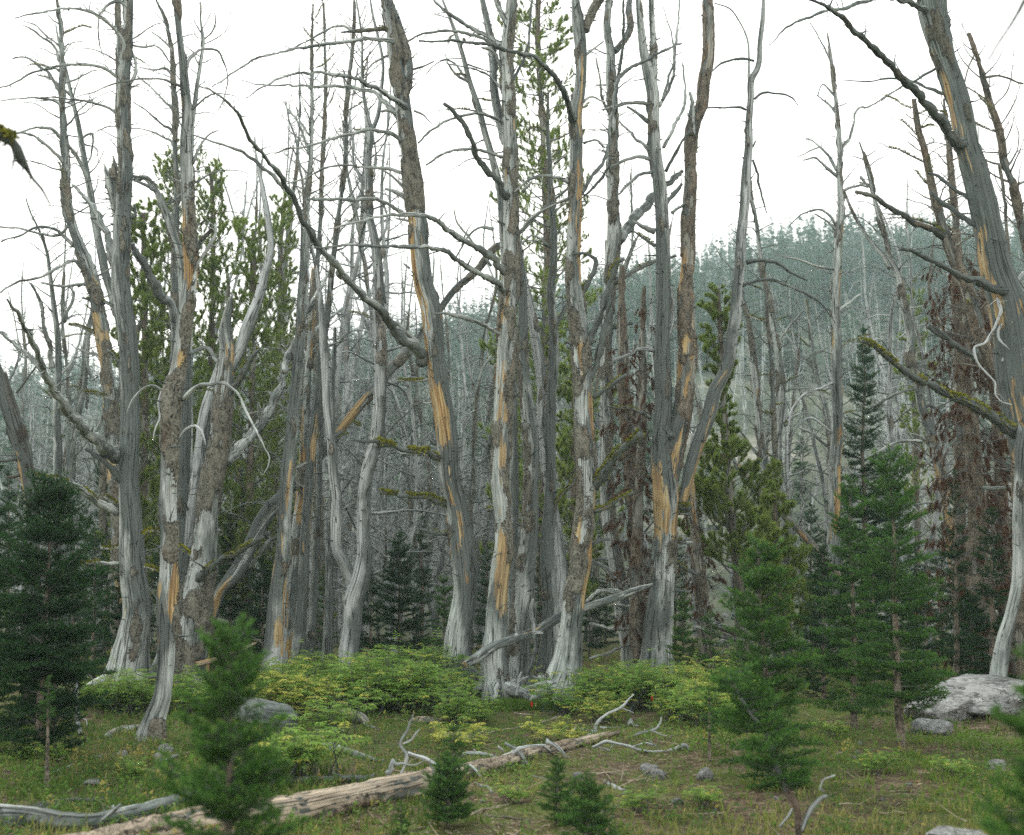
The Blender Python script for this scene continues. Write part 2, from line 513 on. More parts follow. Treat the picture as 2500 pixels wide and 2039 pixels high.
def along(pth, t):
    """points and directions on centre lines (n,k,3) at fractions t (n,)"""
    n, k, _ = pth.shape
    x = np.clip(t, 0, .9999) * (k - 1); i = x.astype(int); f = (x - i)[:, None]
    r = np.arange(n)
    a, b = pth[r, i], pth[r, i + 1]
    return a + (b - a) * f, unit(b - a)

def needle_batch(mb, Pz, D, L, W, g, mat, tint, extra=0.0):
    """thin pointed needles, one triangle each"""
    n = len(Pz)
    if n == 0: return
    D = unit(D)
    side = perp(D, g)
    L = np.broadcast_to(L, (n,))[:, None]; W = np.broadcast_to(W, (n,))[:, None]
    v = np.stack([Pz - side * W * .5, Pz + side * W * .5, Pz + D * L], 1).reshape(-1, 3)
    ab = np.zeros((n, 3)); ab[:, 0] = tint; ab[:, 1] = extra
    mb.add(v, None, np.arange(n * 3).reshape(-1, 3), mat, None, np.repeat(ab, 3, 0))

def lichen(name, path, rad, parent, origin, t0=0.0, t1=1.0, dens=700, size=.02, g=rng):
    L = float(np.sum(np.linalg.norm(np.diff(path, axis=0), axis=1)))
    n = int(L * (t1 - t0) * dens)
    if n < 8: return
    t = t0 + (t1 - t0) * g.random(n)
    keep = fbm(np.stack([t * L * 7, t * 0 + parent.name.__len__(), t * 0 + L], -1), 2) > 0.43
    t = t[keep]; n = len(t)
    if n < 8: return
    x = t * (len(path) - 1); i = np.clip(x.astype(int), 0, len(path) - 2); f = (x - i)[:, None]
    p = path[i] * (1 - f) + path[i + 1] * f
    r = rad[i]
    a = g.normal(size=n) * 0.85
    tdir = unit(path[i + 1] - path[i])
    up = np.array([0, 0, 1.0]) - tdir * tdir[:, 2:3]; up = unit(up)
    sd = np.cross(tdir, up)
    o = up * np.cos(a)[:, None] + sd * np.sin(a)[:, None]
    p = p + o * (r[:, None] * .95 + g.random((n, 1)) * size * .9)
    mb = MB()
    D = unit(o + g.normal(size=(n, 3)) * .8)
    needle_batch(mb, p, D, size * (.6 + g.random(n)), size * (.6 + .8 * g.random(n)), g, 0, g.random(n), (g.random(n) < .15) * .7)
    link(name, mb.mesh(name, [M_MOSS], False, origin), parent, kind='stuff')

# ------------------------------------------------------------------ traced dead trees
def parse(s):
    return np.array([[float(c) for c in q.split(',')] for q in s.split()])

def prof_at(prof, py):
    a = np.array(prof, float)
    return [np.interp(py, a[:, 0], a[:, i]) for i in range(1, 4)]

def make_trunk(mb, p, r, py, prof, g, flare=1.0, oside=0.0, dside=0.0, bside=0.0, broken=False, stubs=60, step=.032, groove=0.0, base=True):
    """p base->top world points; py photo height at each point (selects bark / inner wood / stain)"""
    L = float(np.sum(np.linalg.norm(np.diff(p, axis=0), axis=1)))
    n = int(np.clip(L / step, 6, 420))
    s0 = np.concatenate([[0], np.cumsum(np.linalg.norm(np.diff(p, axis=0), axis=1))])
    q, rr, s = resample(p, r, n=n)
    # slow sway so that no stem is ruler-straight
    q = q + (np.stack([fbm(np.stack([s * .9 + L, s * 0, s * 0 + 3], -1), 2), fbm(np.stack([s * .9, s * 0 + 9, s * 0 + L], -1), 2), s * 0 + .5], -1) - .5) * (rr[:, None] * .55)
    pyy = np.interp(s, s0, py)
    rm = float(np.mean(rr))
    sides = int(np.clip(2 * math.pi * rm / .03, 8, 34))
    v, quads, tri, tc, dirs = tube_arrays(q, rr, sides, s)
    th = np.arange(sides) * 2 * math.pi / sides
    T = tc[:n * sides].reshape(n, sides, 3)
    ph = g.random(3) * 50
    T = T + ph
    lump = (fbm(T * (4, 4, 1.6), 3) - .5) * .42
    B, O, K = prof_at(prof, pyy)
    B = np.where(B > .45, B - .16, B)
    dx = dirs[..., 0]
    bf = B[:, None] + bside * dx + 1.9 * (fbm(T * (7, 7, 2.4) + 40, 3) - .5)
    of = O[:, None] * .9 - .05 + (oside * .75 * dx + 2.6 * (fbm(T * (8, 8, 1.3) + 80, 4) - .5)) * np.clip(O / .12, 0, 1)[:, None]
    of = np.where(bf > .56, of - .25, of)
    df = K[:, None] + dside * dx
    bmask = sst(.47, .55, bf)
    rough = fbm(T * (30, 30, 20) + 7, 2)
    disp = lump * rr[:, None] + bmask * (.009 + .024 * rough) * min(1, rm / .07)
    # long drying grooves along the grain
    gr = np.abs(fbm(T * (13, 13, .5) + 11, 2) - .5)
    disp -= (1 - sst(0, .05, gr)) * rr[:, None] * .085 * (1 - bmask)
    of_mask = sst(.46, .56, of) * (1 - bmask)
    disp -= of_mask * .008 * min(1, rm / .07)
    if base:
        f = np.exp(-np.maximum(s, 0) / .42)[:, None] * flare
        lob = np.cos(3 * th + ph[0] + s[:, None] * .8) * .5 + np.cos(5 * th + ph[1] - s[:, None] * .5) * .5 + np.cos(9 * th + ph[2]) * .18
        disp += rr[:, None] * f * (.16 + .34 * lob)
    if groove:
        gg = np.exp(-((dx - groove) ** 2) / .03) * (dirs[..., 1] < 0) * sst(2.6, 1.6, s)[:, None] if False else 0
        disp = disp - gg
    V = q[:, None, :] + dirs * (rr[:, None] + disp)[..., None]
    if broken:
        t = unit(q[-1] - q[-2])
        jag = (vn(np.stack([th * 2.2, th * 0 + ph[0], th * 0], -1)) - .35) * rr[-1] * 5
        V[-1] += t * jag[:, None]; V[-2] += t * jag[:, None] * .5
        V[-1] = V[-1] * .8 + (q[-1] + t * jag[:, None] * .2) * .2
    v[:n * sides] = V.reshape(-1, 3)
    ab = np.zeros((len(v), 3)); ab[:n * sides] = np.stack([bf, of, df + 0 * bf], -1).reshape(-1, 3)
    ab[n * sides:] = (0, .7, 0)
    tcc = tc.copy() + ph
    mb.add(v, quads, tri, 0, tcc, ab)
    # broken-off twig stubs
    if stubs:
        i = g.integers(int(n * .1), n - 1, stubs); j = g.integers(0, sides, stubs)
        S = V[i, j]; D = dirs[i, j] + np.array([0, 0, .35]) + g.normal(size=(stubs, 3)) * .35
        Ls = (.03 + .16 * g.random(stubs) ** 2.2) * np.clip(rr[i] / .05, .5, 1.6)
        twig_batch(mb, S - unit(D) * .01, D, Ls, (.0035 + .008 * g.random(stubs)) * np.clip(rr[i] / .06, .5, 1.3), g, k=3, wig=.3, sides=4, ab=(.25, 0, .6))
    return q, rr, s, pyy

def add_twigs(mb, path, rad, g, dens=9.0, maxlen=.35, t0=.2, lvl=2, ab=(.15, 0, .45), up=.1, spread=1.0, minr=.0022):
    L = float(np.sum(np.linalg.norm(np.diff(path, axis=0), axis=1)))
    n = int(L * dens)
    if n < 1: return
    t = t0 + (1 - t0) * g.random(n)
    x = t * (len(path) - 1); i = np.clip(x.astype(int), 0, len(path) - 2); f = (x - i)[:, None]
    S = path[i] * (1 - f) + path[i + 1] * f
    tang = unit(path[i + 1] - path[i])
    D = unit(tang * .55 + perp(tang, g) * spread + np.array([0, 0, up]))
    Ls = maxlen * (.12 + .88 * g.random(n) ** 1.8) * (1.15 - .6 * t)
    pth = twig_batch(mb, S, D, Ls, np.maximum(rad[i] * .42, minr), g, k=5, bend=g.normal(size=n) * .5 + up, wig=.35, ab=ab)
    if lvl > 1:
        m = np.repeat(np.arange(n), 4)
        m = m[Ls[m] > .08]
        if len(m):
            a, b = along(pth[m], .2 + .75 * g.random(len(m)))
            D2 = unit(b * .7 + perp(b, g) * .8)
            twig_batch(mb, a, D2, Ls[m] * (.2 + .35 * g.random(len(m))), minr * .8, g, k=3, bend=.2, ab=ab)

def make_branch(parent, origin, path, rad, g, ab=(.15, 0, .25), dens=7, maxlen=.35, mat=None, step=.05, name='branch', moss=None, up=.1, lvl=2, sides=None):
    mat = mat or M_WOOD
    q, rr, s = resample(path, rad, step=step)
    q = q + (np.stack([fbm(np.stack([s * 5 + c * 9, s * 0, s * 0 + q[0, 0] * 3], -1), 2) for c in range(3)], -1) - .5) * (rr[:, None] * 1.3 + .022) * sst(0, .15, s)[:, None] + (np.stack([fbm(np.stack([s * 16 + c * 5, s * 0 + 7, s * 0 + q[0, 1] * 3], -1), 2) for c in range(3)], -1) - .5) * (rr[:, None] * .6 + .006) * sst(0, .15, s)[:, None]
    rr = rr * (1 + .40 * (fbm(np.stack([s * 14, s * 0 + 4, s * 0 + q[0, 2]], -1), 2) * 2 - 1))
    mb = MB()
    nsd = sides or int(np.clip(2 * math.pi * rr.max() / .02, 5, 14))
    v, quads, tri, tc, dirs = tube_arrays(q, rr, nsd, s)
    n = len(q)
    ofs = g.random(3) * 30
    T = tc + ofs
    aba = np.zeros((len(v), 3)) + np.asarray(ab, float)
    aba[:, 0] += 1.2 * (fbm(T * (9, 9, 2.5), 2) - .5)
    aba[:, 1] += 1.0 * (fbm(T * (7, 7, 1) + 50, 2) - .5)
    mb.add(v, quads, tri, 0, T, aba)
    add_twigs(mb, q, rr, g, dens, maxlen, ab=ab, up=up, lvl=lvl)
    o = link(name, mb.mesh(name, [mat], True, origin), parent)
    if moss:
        lichen('lichen', q, rr, o, origin, moss[0], moss[1], dens=moss[2] if len(moss) > 2 else 900, size=moss[3] if len(moss) > 3 else .022, g=g)
    return q

def grow(g, start, d, L, n=9, style='arch', wig=.12, k=1.0):
    d = np.asarray(d, float) / np.linalg.norm(d); p = [np.asarray(start, float)]
    for i in range(n):
        t = i / n
        b = {'arch': (.5 if t < .3 else -1.25), 'up': 1.1, 'droop': -.9, 'flat': .1}[style] * k
        d = d + np.array([0, 0, b / n]) + g.normal(size=3) * wig
        d /= np.linalg.norm(d)
        p.append(p[-1] + d * L / n)
    return np.array(p)

TREES = []
def dead_tree(label, trunk, prof, br=(), d=None, stems=(), seed=1, dz=0.0, stubs=70, flare=1.0, oside=0., dside=None, bside=0., auto=None,
              mat=None, name='dead_tree', cat='tree', group=None, roots=0, top_broken=None, rootlen=.6, dens=12, maxlen=.42, props=None):
    """trunk: 'x,y,w' photo samples from top to base. br: list of (trace from attachment to tip, options)"""
    g = np.random.default_rng(seed)
    mat = mat or M_WOOD
    if dside is None: dside = float(np.random.default_rng(seed + 5).choice([-.3, .38, .38]))  # default: one flank painted darker, as if turned from the light
    tr = parse(trunk)[::-1]
    if d is None: d = ground_at(tr[0, 0], tr[0, 1])
    gx = P(tr[0, 0], tr[0, 1], d)[0]
    org = np.array([gx[0], gx[1], float(hgt(gx[0], gx[1]))])
    root = thing(name, label, cat, org, group=group)
    # depth drifts along the stem so that it leans in space too
    def world(tr, d0, d1):
        s = np.linspace(0, 1, len(tr))
        dd = d0 + (d1 - d0) * s
        p, t = P(tr[:, 0], tr[:, 1], dd)
        return p, tr[:, 2] * .5 * t / F
    p, r = world(tr, d, d + dz)
    py = tr[:, 1]
    low = np.array([[p[0, 0], p[0, 1], org[2] - .25]])
    if p[0, 2] > org[2] - .2:
        p = np.concatenate([low, p]); r = np.concatenate([r[:1] * 1.08, r]); py = np.concatenate([[py[0] + 30], py])
    brk = (tr[-1, 1] > 15 and tr[-1, 2] > 9) if top_broken is None else top_broken
    mb = MB()
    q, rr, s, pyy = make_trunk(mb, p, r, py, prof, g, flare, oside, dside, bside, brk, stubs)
    link('trunk', mb.mesh('trunk', [mat], True, org), root)
    sax = [(q, rr, pyy)]
    for st in stems:
        tr2, opt = (st, {}) if isinstance(st, str) else st
        t2 = parse(tr2)[::-1]
        # depth where it leaves the trunk
        dd = float(np.interp(-t2[0, 1], -py[::-1][::-1], p[:, 1])) if False else float(q[int(np.argmin(np.abs(pyy - t2[0, 1]))), 1])
        p2, r2 = world(t2, dd + opt.get('off', 0), dd + opt.get('off', 0) + opt.get('dz', g.uniform(-.5, .5)))
        mb = MB()
        prf = opt.get('prof', prof)
        bb = t2[-1, 1] > 15 and t2[-1, 2] > 9
        q2, rr2, s2, py2 = make_trunk(mb, p2, r2, t2[:, 1], prf, g, 0, opt.get('oside', oside), opt.get('dside', dside), opt.get('bside', bside), bb, int(stubs * .4), base=False)
        link('stem', mb.mesh('stem', [opt.get('mat', mat)], True, org), root)
        sax.append((q2, rr2, py2))
    for b in br:
        tb, opt = (b, {}) if isinstance(b, str) else b
        t3 = parse(tb)
        a0 = q if not opt.get('stem') else sax[opt['stem']][0]
        py_ = pyy if not opt.get('stem') else sax[opt['stem']][2]
        dd = float(a0[int(np.argmin(np.abs(py_ - t3[0, 1]))), 1])
        L = float(np.hypot(*(t3[-1, :2] - t3[0, :2]))) * dd / F
        dzb = opt.get('dz', g.choice([-1, 1]) * g.uniform(.12, .4)) * L
        if opt.get('front'): dzb = -abs(dzb)
        p3, r3 = world(t3, dd, dd + dzb)
        make_branch(root, org, p3, r3, g, opt.get('ab', (.15, 0, .22)), opt.get('dens', dens), opt.get('maxlen', maxlen), opt.get('mat', mat),
                    moss=opt.get('moss'), up=opt.get('up', .1), lvl=opt.get('lvl', 2))
    if auto:
        for spec in (auto if isinstance(auto, list) else [auto]):
            n, y0, y1, L0, L1, style = spec[:6]
            n = int(n * 1.65 + 1)
            el = spec[6] if len(spec) > 6 else (.1, .7)
            si = spec[7] if len(spec) > 7 else 0
            qq, rq, pq = sax[si]
            ok = np.where((pq > y0) & (pq < y1))[0]
            if len(ok) == 0: continue
            az = g.random() * 6
            for k in range(n):
                i = int(ok[int((k + g.random()) / n * (len(ok) - 1))])
                az += 2.4 + g.normal() * .3
                e = g.uniform(*el)
                D = np.array([math.cos(az) * math.cos(e), math.sin(az) * math.cos(e) * .8, math.sin(e)])
                Lb = g.uniform(L0, L1)
                if D[1] < -.3: Lb *= .7
                pb = grow(g, qq[i], D, Lb, 9, style, .11)
                rb = np.linspace(min(.018, rq[i] * .45, .006 + Lb * .009), .0022, len(pb))
                make_branch(root, org, pb, rb, g, (.25, 0, .35), dens, maxlen, mat, step=.08, up=.15 if style == 'up' else -.05, sides=5,
                            moss=(.0, .6, 500, .016) if g.random() < .12 else None)
    for k in range(roots):
        a = (k + g.random() * .6) / roots * 6.283
        D = np.array([math.cos(a), math.sin(a), -.12])
        Lr = rootlen * g.uniform(.6, 1.2); r0 = r[0] * .42
        sp = np.array([q[0, 0], q[0, 1], org[2] + .16]) + D * r[0] * .5
        pr = [sp]
        for i in range(7):
            D = D + np.array([g.normal() * .16, g.normal() * .16, -.07]); D /= np.linalg.norm(D)
            nx_ = pr[-1] + D * Lr / 7
            nx_[2] = max(nx_[2], float(hgt(nx_[0], nx_[1])) - .03 * (i > 4) + .02)
            pr.append(nx_)
        pr = np.array(pr); pr[-1, 2] -= .08
        mbr = MB()
        qr, rq2, sr = resample(pr, np.linspace(r0, r0 * .3, len(pr)), step=.03)
        v, quads, tri, tcr, dirs = tube_arrays(qr, rq2, 12, sr)
        nn = len(qr)
        vv = v[:nn * 12].reshape(nn, 12, 3)
        vv += dirs * ((fbm(tcr[:nn * 12].reshape(nn, 12, 3) * (16, 16, 4) + k, 2) - .5) * rq2[:, None] * .9)[..., None]
        v[:nn * 12] = vv.reshape(-1, 3)
        mbr.add(v, quads, tri, 0, tcr + k * 3, np.array([.1, .1, .15]))
        link('root', mbr.mesh('root', [mat], True, org), root)
    TREES.append((label, org))
    return root

# ------------------------------------------------------------------ fir and pine branches (shared meshes)
def fir_branch_mesh(L, seed, nl=.022, nw=.0026, per_m=330, mat=None, tert=True, spacing=.05, flat=.35):
    g = np.random.default_rng(seed)
    mb = MB()
    ax = twig_batch(mb, np.zeros((1, 3)), np.array([[1, 0, .02]]), L, .004 + .007 * L, g, k=9, bend=.12, wig=.10, sides=4, mat=1)
    n = max(6, int(L / spacing) * 2)
    t = .10 + .88 * (np.arange(n) + g.random(n) * .6) / n
    S, D = along(np.repeat(ax, n, 0), t)
    sg = np.where(np.arange(n) % 2 == 0, 1, -1)
    perpv = np.stack([-D[:, 1], D[:, 0], 0 * t], -1) * sg[:, None]
    up = np.array([0, 0, 1.0])
    D1 = unit(D * .75 + unit(perpv) * (.85 + .2 * g.random(n))[:, None] + up * (g.normal(size=n) * .13 + .02)[:, None])
    L1 = (.03 + (1 - t) ** .8 * L * .47 * (.75 + .4 * g.random(n))) * sst(.0, .28, t)
    L1 = np.maximum(L1, .02)
    p1 = twig_batch(mb, S, D1, L1, .0022, g, k=5, bend=.15, wig=.12, mat=1)
    paths = [(np.repeat(ax, 1, 0), np.array([L]), 0.12), (p1, L1, 0.0)]
    if tert:
        m = np.repeat(np.arange(n), np.maximum(0, (L1 / .032).astype(int)))
        if len(m):
            tt = .15 + .8 * g.random(len(m))
            a, b = along(p1[m], tt)
            sg2 = g.choice([-1, 1], len(m))
            pv = unit(np.stack([-b[:, 1], b[:, 0], 0 * tt], -1)) * sg2[:, None]
            D2 = unit(b * .8 + pv * .85 + up * (g.normal(size=len(m)) * .22 + .05)[:, None])
            L2 = (.018 + (1 - tt) * L1[m] * .5) * (.7 + .5 * g.random(len(m)))
            p2 = twig_batch(mb, a, D2, L2, .0015, g, k=3, bend=.15, wig=.1, mat=1)
            p2b = np.stack([p2[:, 0], (p2[:, 0] + p2[:, 1]) / 2, p2[:, 1], (p2[:, 1] + p2[:, 2]) / 2, p2[:, 2]], 1)
            paths.append((p2b, L2, 0.0))
    for pth, Ls, tmin in paths:
        cnt = np.maximum(4, (Ls * per_m).astype(int))
        m = np.repeat(np.arange(len(pth)), cnt)
        tt = tmin + (1 - tmin) * g.random(len(m))
        a, b = along(pth[m], tt)
        pp = perp(b, g)
        pp[:, 2] = pp[:, 2] * .8 + .22
        Dn = unit(b * (.45 + .4 * g.random(len(m)))[:, None] + unit(pp))
        ln = nl * (.75 + .45 * g.random(len(m))) * (1.05 - .45 * tt ** 4)
        out = np.clip(a[:, 0] / L, 0, 1)
        tint = np.clip(.08 + .30 * g.random(len(m)) + .30 * out ** 1.5 + .38 * tt ** 3 * (.4 + .6 * out), 0, 1)
        ex = np.clip((tt - .78) * 2.6, 0, .6) * (g.random(len(m)) < .75) * (.3 + .7 * out)
        needle_batch(mb, a, Dn, ln, nw * (.8 + .4 * g.random(len(m))), g, 0, tint, ex)
    return mb.mesh('fir_branch', [mat or M_FIR, M_TWIG], False)

def pine_branch_mesh(L, seed, mat=None, nl=.07, nw=.006, ntuft=34, per=24, droop=0.0, open_=.9):
    g = np.random.default_rng(seed)
    mb = MB()
    ax = twig_batch(mb, np.zeros((1, 3)), np.array([[1, 0, -.05]]), L, .012 * L + .004, g, k=8, bend=.55 - droop, wig=.22, sides=4, mat=1)
    n = max(5, int(L * 11))
    t = .25 + .75 * (np.arange(n) + g.random(n)) / n
    S, D = along(np.repeat(ax, n, 0), t)
    D1 = unit(D * .8 + perp(D, g) * (1, 1, .6) * .8 + np.array([0, 0, .25 - droop]))
    L1 = (.10 + (1 - t) * .45 * L) * (.6 + .7 * g.random(n))
    p1 = twig_batch(mb, S, D1, L1, .004, g, k=5, bend=.5 - droop, wig=.25, mat=1)
    m = g.integers(0, n, ntuft)
    tt = .35 + .65 * g.random(ntuft) ** .6
    a, b = along(p1[m], tt)
    a = np.concatenate([a, ax[:, -1], p1[:, -1]]); b = np.concatenate([b, unit(ax[:, -1] - ax[:, -2]), unit(p1[:, -1] - p1[:, -2])])
    b = unit(b + np.array([0, 0, .25 - droop]) + g.normal(size=b.shape) * .15)
    k = np.repeat(np.arange(len(a)), per)
    al = g.random(len(k)) * .07
    Dn = unit(b[k] * (.75 - .3 * (al[:, None] / .07)) + perp(b[k], g) * open_ * (.35 + .65 * g.random((len(k), 1))))
    tuft = g.random(len(a))[k]
    tint = np.clip(.15 + .45 * tuft + .3 * g.random(len(k)) , 0, 1)
    needle_batch(mb, a[k] - b[k] * al[:, None], Dn, nl * (.7 + .45 * g.random(len(k))), nw, g, 0, tint, (g.random(len(k)) < .12) * .6)
    return mb.mesh('pine_branch', [mat or M_PINE, M_TWIG], False)

FIRB = {}
def fir_set(key):
    if key not in FIRB:
        if key == 'near':
            FIRB[key] = [(L, [fir_branch_mesh(L, int(L * 100) + i, .025, .0046, 330, M_FIR) for i in range(2)]) for L in (.14, .26, .42, .62)]
        elif key == 'mid':
            FIRB[key] = [(L, [fir_branch_mesh(L, int(L * 100) + 7 + i, .031, .0075, 190, M_FIR, spacing=.075) for i in range(2)]) for L in (.18, .38, .7, 1.05)]
        elif key == 'dark':
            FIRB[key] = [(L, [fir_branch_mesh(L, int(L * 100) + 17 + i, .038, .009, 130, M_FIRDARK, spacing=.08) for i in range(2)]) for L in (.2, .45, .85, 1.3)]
        elif key == 'far':
            FIRB[key] = [(L, [fir_branch_mesh(L, int(L * 100) + 27 + i, .07, .022, 55, M_FIRDARK, tert=False, spacing=.09)]) for L in (.35, .8, 1.5)]
    return FIRB[key]

def fir_tree(label, px, pyb, pyt, halfw, key='near', d=None, seed=1, whorl=.10, per=6, name='fir_tree', cat='tree', bare=.06, group=None, topk=.55, lean=0., inter=.5, prune=.1, up0=.75, up1=-.05, trunk_w=None):
    """a conical fir: base pixel, top pixel row, half width in pixels near the base"""
    g = np.random.default_rng(seed)
    if d is None: d = ground_at(px, pyb)
    b, t = P(px, pyb, d)
    top, _ = P(px + lean, pyt, d)
    gz = float(hgt(b[0], b[1]))
    H = float(top[2] - gz)
    Rm = halfw * t / F
    org = np.array([b[0], b[1], gz])
    root = thing(name, label, cat, org, group=group)
    r0 = trunk_w or (.012 + .012 * H)
    ln = float(top[0] - b[0])
    n = 14
    zz = np.linspace(-.1, H, n)
    path = np.stack([ln * (zz / H) + (fbm(np.stack([zz * 2, zz * 0 + seed, zz * 0], -1), 2) - .5) * .05 * H * .3, (fbm(np.stack([zz * 2, zz * 0, zz * 0 + seed], -1), 2) - .5) * .05, zz], -1)
    mb = MB(); add_tube(mb, path, np.linspace(r0, .003, n), 8, 0, (.8, 0, .3))
    twm = link('trunk', mb.mesh('trunk', [M_BARKY]), root)
    sets = fir_set(key)
    z = bare * H
    az = g.random() * 6
    cnt = 0
    while z < H * .985 and cnt < 295:
        f = z / H
        env = Rm * (max(0.0, 1 - f) ** topk) * (.55 + .45 * sst(0, .22, f)) + .02
        m = per if g.random() > .3 else per - 1
        for k in range(m + (1 if g.random() < inter else 0)):
            if g.random() < prune: continue
            az += 6.283 / m + g.normal() * .22
            Lb = env * g.uniform(.62, 1.22)
            if Lb < .03: continue
            L0, ms = min(sets, key=lambda s: abs(math.log(s[0] / Lb)))
            e = up1 + (up0 - up1) * f ** 1.5 + g.normal() * .09
            zj = z + g.uniform(-.5, .5) * whorl
            zj = min(zj, H * .99)
            o = link('branch', ms[int(g.integers(len(ms)))], root)
            o.location = (float(np.interp(zj, zz, path[:, 0])), float(np.interp(zj, zz, path[:, 1])), zj)
            o.rotation_euler = (g.normal() * .25, -e, az)
            o.scale = (Lb / L0,) * 3
            cnt += 1
        z += whorl * (1.05 - .45 * f) * g.uniform(.8, 1.2)
    # leader
    L0, ms = sets[0]
    o = link('branch', ms[0], root); o.location = (ln * .97, 0, H * .955); o.rotation_euler = (0, -1.5, 0); o.scale = (max(.05, H * .05) / L0,) * 3
    return root

PINB = {}
def pine_set(key):
    if key not in PINB:
        if key == 'green': PINB[key] = [(L, [pine_branch_mesh(L, int(L * 31) + i, M_PINE, .065, .0065, int(62 * L + 18), 22) for i in range(3)]) for L in (.45, .9, 1.5)]
        if key == 'dense': PINB[key] = [(L, [pine_branch_mesh(L, int(L * 37) + i, M_PINE, .075, .008, int(85 * L + 20), 26) for i in range(3)]) for L in (.45, .9, 1.4)]
        if key == 'rust': PINB[key] = [(L, [pine_branch_mesh(L, int(L * 41) + i, M_RUST, .06, .007, int(26 * L + 8), 16, droop=1.0, open_=.6) for i in range(3)]) for L in (.35, .7)]
    return PINB[key]

def pine_crown(root, org, path, rad, key, g, y0, y1, n, R0, R1, el=(.1, .7), shape=None, clus=.0):
    sets = pine_set(key)
    zz = path[:, 2] - org[2]
    az = g.random() * 6
    for k in range(n):
        f = (k + g.random()) / n
        z = y0 + (y1 - y0) * f
        az += 2.4 + g.normal() * .5
        env = R0 + (R1 - R0) * f
        if shape: env *= shape(f)
        Lb = env * g.uniform(.6, 1.15)
        L0, ms = min(sets, key=lambda s: abs(math.log(s[0] / Lb)))
        o = link('branch', ms[int(g.integers(len(ms)))], root)
        o.location = (float(np.interp(z, zz, path[:, 0])) - org[0], float(np.interp(z, zz, path[:, 1])) - org[1], z)
        o.rotation_euler = (g.normal() * .3, -g.uniform(*el), az)
        o.scale = (Lb / L0,) * 3

def pine_tree(label, trunk, key='green', n=90, y0=.2, y1=1.0, R0=1.0, R1=.25, seed=1, d=None, el=(.1, .8), prof=((0, .7, 0, .2), (2039, .7, 0, .2)), shape=None, group=None, name='pine_tree', stubs=30, auto=None):
    g = np.random.default_rng(seed)
    tr = parse(trunk)[::-1]
    if d is None: d = ground_at(tr[0, 0], tr[0, 1])
    p, t = P(tr[:, 0], tr[:, 1], np.full(len(tr), d))
    r = tr[:, 2] * .5 * t / F
    org = np.array([p[0, 0], p[0, 1], float(hgt(p[0, 0], p[0, 1]))])
    p = np.concatenate([[[p[0, 0], p[0, 1], org[2] - .2]], p]); r = np.concatenate([r[:1], r]); py = np.concatenate([[tr[0, 1] + 20], tr[:, 1]])
    root = thing(name, label, 'tree', org, group=group)
    mb = MB()
    q, rr, s, pyy = make_trunk(mb, p, r, py, prof, g, .5, stubs=stubs, step=.06)
    link('trunk', mb.mesh('trunk', [M_BARKY], True, org), root)
    H = q[-1, 2] - org[2]
    pine_crown(root, org, q, rr, key, g, y0 * H, y1 * H, n, R0, R1, el, shape)
    return root
# ------------------------------------------------------------------ the traced dead trees
SILVER = ((0, .15, .0, .3), (1500, .12, .0, .3), (2039, .1, .0, .15))

dead_tree('stout grey dead tree with a pale flared foot and a long sweeping lower limb', 
 '315,0,22 312,100,24 304,200,30 303,300,32 307,400,32 302,480,40 299,585,42 298,680,43 304,771,43 312,852,46 317,952,47 318,1053,48 318,1174,50 322,1255,54 322,1343,58 324,1390,60 335,1480,68 332,1560,76 322,1620,90 306,1680,112',
 ((0, .25, .05, .2), (200, .5, .1, .3), (330, .28, .2, .3), (560, .15, .05, .5), (1000, .1, .12, .6), (1300, .1, .1, .5), (1520, .15, .1, .35), (1600, .2, .0, .0), (1700, .1, 0, 0)),
 [('282,1118,34 250,1086,32 214,1053,28 173,1013,24 137,960,19 105,900,16 77,831,13 52,779,10 16,731,6', {'dz': -1.6}),
  ('137,960,13 81,880,13 40,843,10 0,811,8 -30,800,5', {'dz': 1.0}),
  ('306,1190,20 282,1154,18 250,1126,14 210,1094,9', {'dz': -.6, 'ab': (.1, 0, .9)}),
  ('286,1251,22 242,1227,18 202,1198,16 153,1174,12 101,1166,10 44,1154,7', {'moss': (.25, 1, 900), 'dz': -.9}),
  ('298,900,14 282,872,10 262,852,6', {'moss': (.2, .8)}),
  ('289,1240,12 270,1222,10 258,1212,7', {'moss': (.0, 1)}),
  ('300,1375,10 270,1375,9 220,1376,8 190,1375,4', {'moss': (.5, 1), 'front': 1}),
  ('305,1335,9 280,1338,8 245,1340,6', {'moss': (.0, 1)}),
  ('299,560,20 274,629,20 258,565,17 236,520,14 210,484,10 177,452,6'.replace('299,560,20 ', '298,680,20 '), {'dz': .5}),
  ('290,190,9 296,94,9 268,58,9 230,33,8 170,22,6 130,24,5 85,32,4 34,46,3', {'dz': -.7}),
  ('288,190,8 260,170,8 225,160,7 180,157,6 130,165,6 80,178,5 30,205,4 -10,215,3', {'dz': -.5}),
  ('292,280,8 260,262,7 225,250,6 180,243,5 130,238,4 95,240,3', {'dz': .4}),
  ('318,205,7 331,180,8 332,150,8 322,128,6', {}),
  ('314,20,8 290,3,8 268,10,6 246,30,5 240,70,4 245,115,3 258,150,2', {'dz': -.4}),
  ('322,110,6 350,116,5 385,112,4 405,138,4 420,160,3', {'dz': .4}),
  ('322,430,8 360,436,7 385,452,5', {}),
  ('298,440,6 282,400,5 276,380,3', {}), ('315,530,8 326,530,8 329,500,6', {'ab': (.1, 0, 1)})],
 stems=[('272,425,26 278,450,34 284,480,34 290,520,30 298,580,26', {'dz': 0, 'prof': ((0, .5, 0, .5), (2000, .2, 0, .5))})],
 oside=-.25, dside=.35, seed=21, stubs=130, roots=4, auto=[(5, 80, 500, .5, 1.1, 'arch')])

